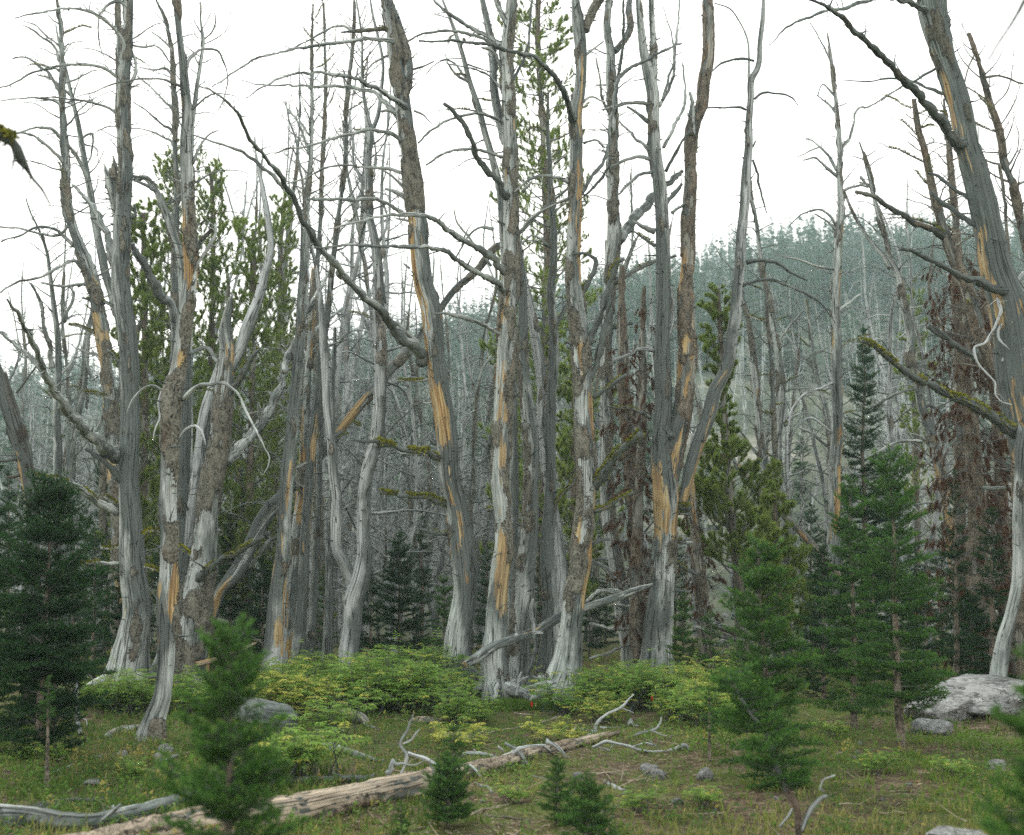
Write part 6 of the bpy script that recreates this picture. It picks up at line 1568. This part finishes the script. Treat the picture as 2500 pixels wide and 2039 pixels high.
# ------------------------------------------------------------------ leafy shrubs
def shrub_mesh(seed, yellow, n=34, H=.43, spread=.42):
    g = np.random.default_rng(seed)
    ms, ml = MB(), MB()
    S = np.zeros((n, 3)); S[:, :2] = g.normal(size=(n, 2)) * .17
    a = g.random(n) * 6.283; e = g.uniform(.05, .85, n)
    D = np.stack([np.cos(a) * np.sin(e), np.sin(a) * np.sin(e), np.cos(e)], -1)
    L = H * g.uniform(.5, 1.4, n)
    p = twig_batch(ms, S, D, L, .0075, g, k=6, bend=-.25, wig=.16, sides=4, ab=(.3, 0, .8))
    # side stems
    m = np.repeat(np.arange(n), 3)
    b, c = along(p[m], g.uniform(.3, .9, len(m)))
    p2 = twig_batch(ms, b, unit(c + perp(c, g) * .8), .5 * L[m] * g.uniform(.4, .9, len(m)), .004, g, k=4, bend=.3, ab=(.3, 0, .8))
    # compound leaves
    i1 = np.repeat(np.arange(n), 5); i2 = np.repeat(np.arange(len(m)), 3)
    A1, C1 = along(p[i1], 1 - .62 * g.random(len(i1)) ** 1.6); A2, C2 = along(p2[i2], 1 - .75 * g.random(len(i2)) ** 1.3)
    A = np.concatenate([A1, A2]); C = np.concatenate([C1, C2])
    out = perp(C, g); out[:, 2] = np.abs(out[:, 2]) * .4
    Lr = g.uniform(.07, .17, len(A))
    rp = twig_batch(ms, A, unit(C * .45 + out * .9 + np.array([0, 0, .25])), Lr, .0016, g, k=5, bend=-.75, wig=.08, ab=(0, .4, 0))
    nl = 9
    ii = np.repeat(np.arange(len(A)), nl)
    tt = np.tile(np.concatenate([np.repeat(np.linspace(.22, .9, (nl - 1) // 2), 2), [1.0]]), len(A))
    sgn = np.tile(np.concatenate([np.tile([1, -1], (nl - 1) // 2), [0]]), len(A))
    q, dr = along(rp[ii], tt)
    sd = np.cross(dr, np.array([0, 0, 1.0])); sd = unit(sd + 1e-6)
    ld = unit(dr * .55 + sd * sgn[:, None] * .9 + np.array([0, 0, -.28]) + g.normal(size=q.shape) * .12)
    ld = np.where(sgn[:, None] == 0, unit(dr + np.array([0, 0, -.2])), ld)
    ll = (.040 + .022 * g.random(len(ii))) * (Lr[ii] / .125); w = ll * .34
    nrm = unit(np.cross(ld, np.cross(np.array([0, 0, 1.0]) + g.normal(size=q.shape) * .25, ld)))
    sv = unit(np.cross(ld, nrm))
    v = np.stack([q, q + ld * (ll * .42)[:, None] + sv * (w * .5)[:, None] + nrm * (w * .12)[:, None], q + ld * ll[:, None] - nrm * (ll * .12)[:, None], q + ld * (ll * .42)[:, None] - sv * (w * .5)[:, None] + nrm * (w * .12)[:, None]], 1).reshape(-1, 3)
    base = np.arange(len(ii))[:, None] * 4
    tr = np.concatenate([base + [0, 1, 2], base + [0, 2, 3]])
    leafy = np.clip(g.normal(size=len(A)) * .25 + .45, 0, 1)
    yl = (g.random(len(A)) < yellow) * g.uniform(.4, 1, len(A))
    ab = np.zeros((len(ii), 3)); ab[:, 0] = np.clip(leafy[ii] + g.normal(size=len(ii)) * .12, 0, 1); ab[:, 1] = yl[ii]
    ml.add(v, None, tr, 0, None, np.repeat(ab, 4, 0))
    return ms.mesh('stems', [M_TWIG]), ml.mesh('leaves', [M_SHRUB], False)
SHR = {'green': [shrub_mesh(501 + i, .06) for i in range(3)], 'mix': [shrub_mesh(521 + i, .22) for i in range(2)], 'yellow': [shrub_mesh(541 + i, .55) for i in range(2)], 'low': [shrub_mesh(551, .1, 14, .34), shrub_mesh(552, .75, 10, .26)]}
SHRUBS = [(700, 1738, 'yellow', .95, 'yellowing leafy shrub overhanging the bulky pale log'), (760, 1745, 'yellow', .9, 'yellow-green shrub above the split pale log chunk'), (655, 1700, 'mix', .85, 'leafy shrub tuft peeking over the bulky pale log'),
  (830, 1722, 'mix', 1.05, 'leafy shrub beneath the silver forked tree'), (890, 1735, 'green', 1.1, 'dense green shrub where the grass is tallest'), (900, 1705, 'green', 1.1, 'green shrub pressed against the silver forked tree foot'), (950, 1735, 'mix', 1.15, 'leafy shrub with yellow lower leaves in the middle of the thicket'),
  (980, 1710, 'green', 1.2, 'tallest green shrub of the thicket below the gap firs'), (1020, 1738, 'green', 1.1, 'green shrub behind the upright forked stick'), (1045, 1700, 'green', 1.15, 'high green shrub under the leaning pole'), (1090, 1720, 'green', .85, 'green shrub leaning on the banded tree roots'),
  (1125, 1765, 'green', .65, 'separate dark green shrub in front of the banded tree roots'), (1155, 1770, 'green', .5, 'low green shrub beside the mossy root cushion'), (780, 1690, 'green', 1.0, 'green shrub behind the yellow-green one'), (730, 1690, 'mix', .9, 'small leafy shrub at the broad fluted trunk'),
  (1440, 1735, 'green', .9, 'green shrub just beyond the swept silver foot'), (1500, 1725, 'mix', .95, 'bright green shrub left of the pleated silver foot'), (1480, 1765, 'yellow', .6, 'yellow fingered shrub beside the long curving stick'), (1560, 1735, 'green', .95, 'green shrub before the pleated silver foot'),
  (1555, 1700, 'green', .9, 'green shrub touching the pleated silver foot'), (1620, 1730, 'green', .95, 'leafy shrub with the second red flower'), (1670, 1760, 'mix', .85, 'spreading shrub over the spiky pale stick'), (1700, 1715, 'yellow', .95, 'yellow-leaved shrub below the neat little fir'),
  (1760, 1705, 'yellow', .95, 'tall yellowish shrub beside the full front fir'), (1740, 1775, 'mix', .9, 'shrub hiding the dying sapling stalk'), (1800, 1740, 'yellow', .8, 'yellow shrub tucked behind the full front fir'), (1375, 1745, 'low', .9, 'low sprig of green at the swept foot'),
  (1362, 1812, 'lowy', .8, 'small yellow-green seedling shrub on the bare dirt'), (305, 1742, 'green', .85, 'green shrub growing behind the white stub'), (345, 1722, 'green', .8, 'green shrub at the pale flared foot'), (255, 1725, 'green', .7, 'dim shrub at the edge of the shadowy fir'),
  (465, 1735, 'green', .85, 'green shrub beyond the orange-wooded tree foot'), (520, 1745, 'green', .8, 'fresh green shrub behind the near blurred fir'), (1130, 1825, 'lowy', .9, 'yellow-leaved low plant above the tan log middle'), (800, 1800, 'low', 1.0, 'low weedy plant below the short split log'),
  (740, 1900, 'low', 1.0, 'low weedy plant in the hollow under the curved log'), (2330, 1740, 'low', 0.46, 'leafy weed in front of the cracked pale boulder'), (2425, 1745, 'low', 0.50, 'leafy weed below the far end of the pale boulder'), (2245, 1735, 'low', 0.42, 'leafy weed between the tiered fir and boulder'), (2380, 1735, 'green', .5, 'green shrub half covering the pale boulder'), (2030, 1800, 'low', 0.42, 'leafy weed between the full fir and tiered fir'), (2140, 1890, 'low', 0.42, 'leafy weed in front of the tiered fir foot'),
  (2330, 1900, 'low', 0.38, 'leafy weed before the wedge rock'), (1560, 1985, 'low', 0.38, 'leafy weed below the domed stone'), (1720, 1975, 'low', 0.38, 'leafy weed near the pale half-buried stone'), (120, 1860, 'low', 0.38, 'leafy weed beside the bare-stalked sapling'), (330, 1900, 'low', 0.34, 'leafy weed below the pointed white stone'), (1250, 1960, 'low', 0.34, 'leafy weed between the bushy and narrow seedlings'),
  (660, 1905, 'low', 1.0, 'weedy plant between the curved log and blurred fir')]
for i, (px, py, kd, sc, lab) in enumerate(SHRUBS):
    gg = np.random.default_rng(600 + i)
    d = ground_at(px, py); b, t = P(px, py, d)
    ms, ml = SHR['low'][0] if kd == 'low' else SHR['low'][1] if kd == 'lowy' else SHR[kd][int(gg.integers(len(SHR[kd])))]
    root = thing('leafy_shrub', lab, 'shrub', (b[0], b[1], float(hgt(b[0], b[1]))), gg.random() * 6.28, group='compound-leaved shrubs on the forest floor', scale=sc)
    link('stems', ms, root); link('leaves', ml, root, kind='stuff')

# ------------------------------------------------------------------ rocks
def rock_mesh(seed, sub=4, flat=.6, rough=.35, cuts=9, lo=.62):
    import bmesh
    bm = bmesh.new(); bmesh.ops.create_icosphere(bm, subdivisions=sub, radius=1.0)
    v = np.array([x.co[:] for x in bm.verts])
    g = np.random.default_rng(seed)
    for k in range(cuts):   # planar breaks
        n = unit(g.normal(size=3)); lim = g.uniform(lo, .9)
        dd = v @ n; over = np.maximum(dd - lim, 0); v = v - over[:, None] * n * .9
    v = v * (1 + rough * (fbm(v * 1.7 + seed, 3) - .5)[:, None] + .10 * (fbm(v * 7 + seed, 3) - .5)[:, None])
    v[:, 2] *= flat
    for x, c in zip(bm.verts, v): x.co = c
    me = bpy.data.meshes.new('rock'); bm.to_mesh(me); bm.free()
    me.materials.append(M_ROCK)
    for pl in me.polygons: pl.use_smooth = True
    return me
ROCKM = [rock_mesh(700 + i, 4) for i in range(5)]
def rock(label, px, py, w, h, seed=0, name='rock', big=None, group=None, d=None):
    g = np.random.default_rng(seed + 50)
    d = d or ground_at(px, py + h * .45)
    b, t = P(px, py, d)
    s = w * .5 * t / F
    o = bpy.data.objects.new(name, big or ROCKM[seed % 5]); COL.objects.link(o)
    hz = h * .5 * t / F / .6 * 1.25
    o.location = (b[0], b[1] + s * .3, float(hgt(b[0], b[1])) + hz * .6 * .35)
    o.scale = (s, s * g.uniform(.7, 1.0), hz); o.rotation_euler = (g.normal() * .12, g.normal() * .12, g.random() * 6.28 if not big else 0)
    o['label'] = label; o['category'] = 'rock'
    if group: o['group'] = group
B1, B2 = rock_mesh(731, 5, .6, .35, 22, .5), rock_mesh(742, 5, .55, .35, 20, .5)
rock('huge pale cracked boulder at the edge beneath the pale leaning leg', 2470, 1662, 600, 120, 1, 'boulder', B1, d=13.7)
rock('lower block of the cracked pale boulder nearest the tiered fir', 2290, 1675, 200, 95, 2, 'boulder', B2, d=13.4)
rock('grey wedge rock in the grass past the tiered fir foot', 2285, 1775, 105, 48, 3)
rock('flat boulder cut by the bottom edge near the corner fir', 2340, 2025, 190, 70, 4, 'boulder', B2, d=7.2)
rock('dark grey rock half hidden by the corner fir', 2435, 1868, 60, 28, 5)
rock('rounded grey stone above the pointed white one', 402, 1828, 40, 24, 6)
rock('pointed white stone beside the orange-wooded tree foot', 385, 1853, 36, 30, 7)
rock('flat pale stone in the grass below the bleached log', 290, 1845, 46, 20, 8)
rock('small pale stone left of the flat one', 240, 1850, 28, 16, 9)
rock('low dark stone flush with the grass', 222, 1912, 54, 18, 10)
rock('tiny stone by the grass hollow', 312, 1865, 30, 14, 11)
rock('domed earth-coloured stone in the bare dirt', 1585, 1876, 56, 28, 12)
rock('white-faced stone leaning on the domed one', 1606, 1890, 44, 28, 13)
rock('white stone by the edge of the full fir', 1724, 1892, 44, 34, 14)
rock('pale stone in the low plants below the white one', 1655, 1955, 34, 18, 15)
rock('flat stone beneath the wispy seedling', 1112, 1800, 70, 22, 16)
rock('pale stone among shrub leaves right of the spiky stick', 1700, 1715, 30, 18, 17)
rock('small stone next to the chunky wood piece', 1410, 1895, 26, 20, 18)
rock('white rock showing through the gap behind the grouped poles', 788, 1545, 34, 60, 19, d=30)
rock('mossy stone on the dark hollow under the pale silver log', 560, 1792, 60, 30, 20)
g = np.random.default_rng(88)
for i in range(26):
    px, py = g.uniform(1745, 1860), g.uniform(1425, 1600)
    rock('pale scree stone in the open slope behind the fallen poles', float(px), float(py), float(g.uniform(10, 26)), float(g.uniform(8, 16)), 30 + i, 'scree_stone', group='pale scree stones on the slope', d=float(np.interp(py, [1425, 1600], [42, 23])))
for i in range(30):
    px, py = g.uniform(30, 2250), g.uniform(1790, 2025)
    rock('small loose pebble half sunk in the litter', float(px), float(py), float(g.uniform(8, 20)), float(g.uniform(5, 11)), 60 + i, 'pebble', group='loose pebbles in the litter')

# ------------------------------------------------------------------ white stub, red flowers
stick('short white dead stub with curling twigs in front of the shadowy fir', '196,1795,12 192,1760,11 188,1725,11 186,1690,10 188,1660,9 193,1636,9 196,1632,6', d=ground_at(196, 1800), seed=140, mat=M_PALE, dens=3,
      br=['193,1636,4 205,1640,3 222,1650,3 228,1666,2', '198,1634,3 212,1645,3 215,1655,2', '200,1755,4 210,1758,4 213,1772,3'], ab=(.2, 0, .1))
def flower(label, px, py, top):
    g = np.random.default_rng(int(px))
    d = ground_at(px, py); b, t = P(px, py, d); H = (py - top) * t / F
    root = thing('wildflower', label, 'flower', (b[0], b[1], float(hgt(b[0], b[1]))))
    mb = MB(); add_tube(mb, [[0, 0, 0], [.004, 0, H * .5], [0, 0, H]], [.0025, .002, .0015], 4, 0, (0, .3, 0)); link('stalk', mb.mesh('stalk', [M_HERB]), root)
    mb = MB(); n = 34; z = H * (.72 + .34 * g.random(n)); S = np.stack([0 * z, 0 * z, z], -1)
    a = g.random(n) * 6.28; D = np.stack([np.cos(a), np.sin(a), .9 + 0 * a], -1)
    needle_batch(mb, S, D, .028, .012, g, 0, g.random(n)); link('petals', mb.mesh('petals', [M_RED], False), root)
flower('red paintbrush flower in front of the swept silver foot', 1298, 1755, 1718)
flower('pinkish paintbrush flower among the shrub leaves by the pleated foot', 1593, 1745, 1702)

# ------------------------------------------------------------------ grass, herbs, litter
def scatter(n, g, power=1.0, ymin=4.5, ymax=27):
    u = g.random(n)
    d = ymin * (ymax / ymin) ** (u ** power)
    x = d * (g.random(n) * 1.08 - .54)
    return x, d
BARE = [(0.9, 10.3, 1.0, .9), (1.1, 9.2, .9, .7), (.25, 14.3, 1.3, .5), (1.2, 12.6, 1.2, .6), (-.15, 7.6, .8, .4), (.9, 11.4, 1.5, .5)]
def barren(x, y):
    b = np.zeros_like(x)
    for cx, cy, rx, ry in BARE: b = np.maximum(b, 1 - ((x - cx) / rx) ** 2 - ((y - cy) / ry) ** 2)
    return np.clip(b, 0, 1)
g = np.random.default_rng(91)
def grass(n, name, hmin, hmax, patch, dry, seed):
    g = np.random.default_rng(seed)
    x, y = scatter(n, g)
    f = fbm(np.stack([x * .8, y * .8, x * 0 + patch], -1), 3)
    keep = (f + g.normal(size=n) * .05 > .47 + .3 * barren(x, y)) | (g.random(n) < .12)
    lush = (x < -.9 - .05 * y) | (y > 16)
    keep |= lush & (g.random(n) < .6)
    x, y, f = x[keep], y[keep], f[keep]; lush = lush[keep]
    m = 7
    X = np.repeat(x, m) + g.normal(size=len(x) * m) * .022; Y = np.repeat(y, m) + g.normal(size=len(x) * m) * .022
    Z = hgt(X, Y)
    k = len(X)
    H = g.uniform(hmin, hmax, k) * np.where(np.repeat(lush, m), 1.25, 1) * np.repeat(g.uniform(.6, 1.3, len(x)), m)
    a = g.random(k) * 6.283
    lean = g.uniform(.15, .8, k) * H
    dx, dy = np.cos(a) * lean, np.sin(a) * lean
    w = g.uniform(.0022, .0045, k) * (1 + Y / 22)
    sx, sy = -np.sin(a) * w, np.cos(a) * w
    b = np.stack([X, Y, Z - .01], -1)
    side = np.stack([sx, sy, 0 * sx], -1)
    mid = b + np.stack([dx * .35, dy * .35, H * .62], -1)
    tip = b + np.stack([dx, dy, H * .95], -1)
    v = np.stack([b - side, b + side, mid + side * .8, mid - side * .8, tip], 1).reshape(-1, 3)
    i = np.arange(k)[:, None] * 5
    q2 = sst(.38, .62, fbm(np.stack([X * .55, Y * .55, X * 0 + 61], -1), 3)); q3 = sst(.5, .66, fbm(np.stack([X * .8, Y * .8, X * 0 + 71], -1), 3))
    ab = np.zeros((k, 3)); ab[:, 0] = np.clip(.75 * q2 + g.random(k) * .3, 0, 1); dr = dry * .5 + .75 * q3; ab[:, 1] = (g.random(k) < dr) * g.uniform(.3, .9, k)
    mb = MB(); mb.add(v, i + [0, 1, 2, 3], i + [3, 2, 4], 0, None, np.repeat(ab, 5, 0))
    link(name, mb.mesh(name, [M_GRASS], False), kind='stuff', label='green and straw-coloured grass growing over the forest floor', category='grass')
grass(17000, 'grass', .03, .10, 3, .3, 1)

def herbs(n, seed, size, dens_patch, name, mat, dry, lab, cat, flat=False, yspan=(4.5, 26)):
    g = np.random.default_rng(seed)
    x, y = scatter(n, g, 1.0, *yspan)
    f = fbm(np.stack([x * 1.1, y * 1.1, x * 0 + dens_patch], -1), 3)
    keep = (f > .46 + .25 * barren(x, y) * (not flat)) | (g.random(n) < (.6 if flat else .15))
    x, y = x[keep], y[keep]
    m = 8 if not flat else 1
    k = len(x) * m
    X = np.repeat(x, m) + g.normal(size=k) * (.03 if not flat else 0); Y = np.repeat(y, m) + g.normal(size=k) * (.03 if not flat else 0)
    Z = hgt(X, Y) + (g.random(k) * .07 if not flat else .008)
    a = g.random(k) * 6.283; e = g.uniform(-.3, .8, k) if not flat else g.normal(size=k) * .15
    D = np.stack([np.cos(a) * np.cos(e), np.sin(a) * np.cos(e), np.sin(e)], -1)
    nrm = unit(np.array([0, 0, 1.0]) + g.normal(size=D.shape) * (.35 if not flat else .25)); sv = unit(np.cross(D, nrm))
    L = size * g.uniform(.5, 1.3, k)[:, None]; W = L * (.5 if not flat else .16) * g.uniform(.5, 1.2, (k, 1))
    b = np.stack([X, Y, Z], -1)
    v = np.stack([b, b + D * L * .45 + sv * W * .5, b + D * L, b + D * L * .45 - sv * W * .5], 1).reshape(-1, 3)
    i = np.arange(k)[:, None] * 4
    q2 = sst(.36, .64, fbm(np.stack([X * .6, Y * .6, X * 0 + 45], -1), 3))
    ab = np.zeros((k, 3)); ab[:, 0] = np.clip(.7 * q2 + .35 * g.random(k), 0, 1); ab[:, 1] = (g.random(k) < dry) * g.uniform(.3, 1, k)
    mb = MB(); mb.add(v, i + [0, 1, 2, 3], None, 0, None, np.repeat(ab, 4, 0))
    link(name, mb.mesh(name, [mat], False), kind='stuff', label=lab, category=cat)
herbs(30000, 92, .036, 11, 'low_herbs', M_HERB, .08, 'low broad-leaved herbs with some yellow leaves on the forest floor', 'ground cover')
herbs(60000, 93, .055, 21, 'dry_litter', M_LITTER, .15, 'scattered dry bark chips, twigs and needles on the forest floor', 'litter', flat=True)

# taller weeds in loose patches, and a litter of fallen twigs
def weeds(n, seed):
    g = np.random.default_rng(seed)
    x, y = scatter(n, g, 1.0, 4.5, 24)
    f = fbm(np.stack([x * .7, y * .7, x * 0 + 33], -1), 3)
    k_ = (f > .53 + .2 * barren(x, y)); x, y = x[k_], y[k_]
    S = np.stack([x, y, hgt(x, y)], -1); n = len(x)
    H = g.uniform(.08, .24, n)
    mb = MB()
    p = twig_batch(mb, S, np.tile([[0, 0, 1.0]], (n, 1)) + g.normal(size=(n, 3)) * .25, H, .0022, g, k=4, wig=.2, mat=0, ab=(.2, .3, 0))
    m = np.repeat(np.arange(n), 13)
    a, b = along(p[m], .15 + .85 * g.random(len(m)))
    o = perp(b, g); D = unit(o + b * .5); L = g.uniform(.02, .05, len(m))[:, None]; sv = unit(np.cross(D, b + .01)); W = L * .42
    v = np.stack([a, a + D * L * .5 + sv * W * .5, a + D * L, a + D * L * .5 - sv * W * .5], 1).reshape(-1, 3)
    ab = np.zeros((len(m), 3)); ab[:, 0] = np.clip(.25 + .5 * g.random(n)[m] + .25 * g.random(len(m)), 0, 1); ab[:, 1] = ((g.random(n) < .18)[m]) * .8
    mb.add(v, np.arange(len(m))[:, None] * 4 + [0, 1, 2, 3], None, 0, None, np.repeat(ab, 4, 0))
    link('weeds', mb.mesh('weeds', [M_HERB], False), kind='stuff', label='knee-low leafy weeds in loose patches between the logs and shrubs', category='ground cover')
weeds(5200, 95)
g = np.random.default_rng(96)
x, y = scatter(2600, g, 1.0, 4.5, 22)
a = g.random(2600) * 6.283
mb = MB()
twig_batch(mb, np.stack([x, y, hgt(x, y) + .012], -1), np.stack([np.cos(a), np.sin(a), g.normal(size=2600) * .12], -1), .06 + .38 * g.random(2600) ** 2.5, .0025 + .0045 * g.random(2600), g, k=5, bend=-.05, wig=.35, sides=4, ab=(.1, .1, .1))
link('twig_litter', mb.mesh('twig_litter', [M_LOG]), kind='stuff', label='small bleached twigs strewn over the forest floor', category='litter')

def cushion(label, px, py, w, n, seed):
    g = np.random.default_rng(seed)
    d = ground_at(px, py); b, t = P(px, py, d); W = w * .5 * t / F
    a = g.random(n) * 6.283; r = np.sqrt(g.random(n)) * W
    X = b[0] + np.cos(a) * r; Y = b[1] + .15 + np.sin(a) * r * .5
    Z = hgt(X, Y) + (1 - (r / W) ** 2) * .12 * g.random(n)
    mb = MB(); D = g.normal(size=(n, 3)) * .5 + np.array([0, 0, 1.0])
    needle_batch(mb, np.stack([X, Y, Z], -1), D, .03 + .04 * g.random(n), .007, g, 0, g.random(n) * .5, (g.random(n) < .1) * .5)
    o = link('heath_cushion', mb.mesh('heath_cushion', [M_HERB], False)); o['label'] = label; o['category'] = 'ground cover'; o['kind'] = 'stuff'
cushion('low mossy green cushion between the roots of the central silver feet', 1240, 1735, 190, 7000, 5)
cushion('green mossy cushion under the swept silver foot', 1330, 1738, 150, 4500, 6)

# ------------------------------------------------------------------ the wooded hillside (one mass each)
def hillside(n, seed, kind, name, mat, lab):
    g = np.random.default_rng(seed)
    u = g.random(n)
    y = 55 + (345 - 55) * u ** .7
    x = y * (g.random(n) * 1.12 - .56)
    f = fbm(np.stack([x * .045, y * .045, x * 0 + 2], -1), 3)
    if kind == 'conifer': keep = (f > .43) | (y > 285)
    else: keep = (f < .56)
    x, y = x[keep], y[keep]; n = len(x)
    z = hgt(x, y)
    mb = MB()
    if kind == 'conifer':
        H = g.uniform(3.5, 15, n) * np.clip(.5 + (y - 50) / 250, .5, 1.1); Rr = H * g.uniform(.11, .18, n)
        m = 40
        t = g.random((n, m)) ** .8
        a = g.random((n, m)) * 6.283
        rr = Rr[:, None] * (1 - t) ** .8 * g.uniform(.6, 1.15, (n, m)) + .06
        cx, cy, cz = x[:, None] + 0 * t, y[:, None] + 0 * t, z[:, None] + H[:, None] * (.04 + .96 * t)
        dirx, diry = np.cos(a), np.sin(a)
        w = rr * .42 + .05
        tip = np.stack([cx + dirx * rr, cy + diry * rr, cz - rr * .28], -1)
        b1 = np.stack([cx - diry * w, cy + dirx * w, cz + w * .2], -1); b2 = np.stack([cx + diry * w, cy - dirx * w, cz + w * .2], -1)
        v = np.stack([b1, b2, tip], 2).reshape(-1, 3)
        ab = np.zeros((n, m, 3, 3)); ab[..., 0] = np.clip(g.random((n, 1, 1)) * .7 + g.random((n, m, 1)) * .4, 0, 1)
        mb.add(v, None, np.arange(n * m * 3).reshape(-1, 3), 0, None, ab.reshape(-1, 3))
        S = np.stack([x, y, z - .3], -1)
        twig_batch(mb, S, np.tile([[0, 0, 1.0]], (n, 1)), H, .09, g, k=3, wig=.02, mat=1)
        me = mb.mesh(name, [mat, M_TWIG], False)
    else:
        H = g.uniform(5, 11, n)
        S = np.stack([x, y, z - .3], -1)
        D = np.tile([[0, 0, 1.0]], (n, 1)) + g.normal(size=(n, 3)) * .07
        p = twig_batch(mb, S, D, H, .10, g, k=5, wig=.12, ab=(0, 0, 0))
        m = np.repeat(np.arange(n), 12)
        a, b = along(p[m], .25 + .75 * g.random(len(m)))
        twig_batch(mb, a, perp(b, g) + np.array([0, 0, .3]), g.uniform(.4, 1.5, len(m)), .03, g, k=4, bend=-.8, wig=.3, ab=(0, 0, 0))
        me = mb.mesh(name, [mat], False)
    link(name, me, kind='stuff', label=lab, category='wood')
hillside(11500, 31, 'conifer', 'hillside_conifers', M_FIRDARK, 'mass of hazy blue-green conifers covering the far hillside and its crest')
hillside(2300, 33, 'snag', 'hillside_dead_wood', M_WOOD, 'mass of pale grey dead trees standing on the far hillside')

# ------------------------------------------------------------------ haze in the valley air
k = NT('haze_air')
vol = k.n('VolumePrincipled', {'Color': (.72, .93, .96, 1), 'Density': HAZE, 'Anisotropy': 0.2})
k.t.links.new(vol.outputs[0], k.out.inputs['Volume'])
mb = MB()
X0, X1, Y0, Y1, Z0, Z1 = float(xs[0]) - 2, float(xs[-1]) + 2, float(ys[0]) - 2, float(ys[-1]) + 2, float(GZ.min()) - 1.0, float(GZ.max()) + 18
xs_ = [(X0, Y0, Z0), (X1, Y0, Z0), (X1, Y1, Z0), (X0, Y1, Z0), (X0, Y0, Z1), (X1, Y0, Z1), (X1, Y1, Z1), (X0, Y1, Z1)]
mb.add(xs_, [[0, 3, 2, 1], [4, 5, 6, 7], [0, 1, 5, 4], [1, 2, 6, 5], [2, 3, 7, 6], [3, 0, 4, 7]])
if HAZE > 0:
    link('haze', mb.mesh('haze', [k.m], False), kind='stuff', label='pale bluish haze filling the valley air', category='haze')
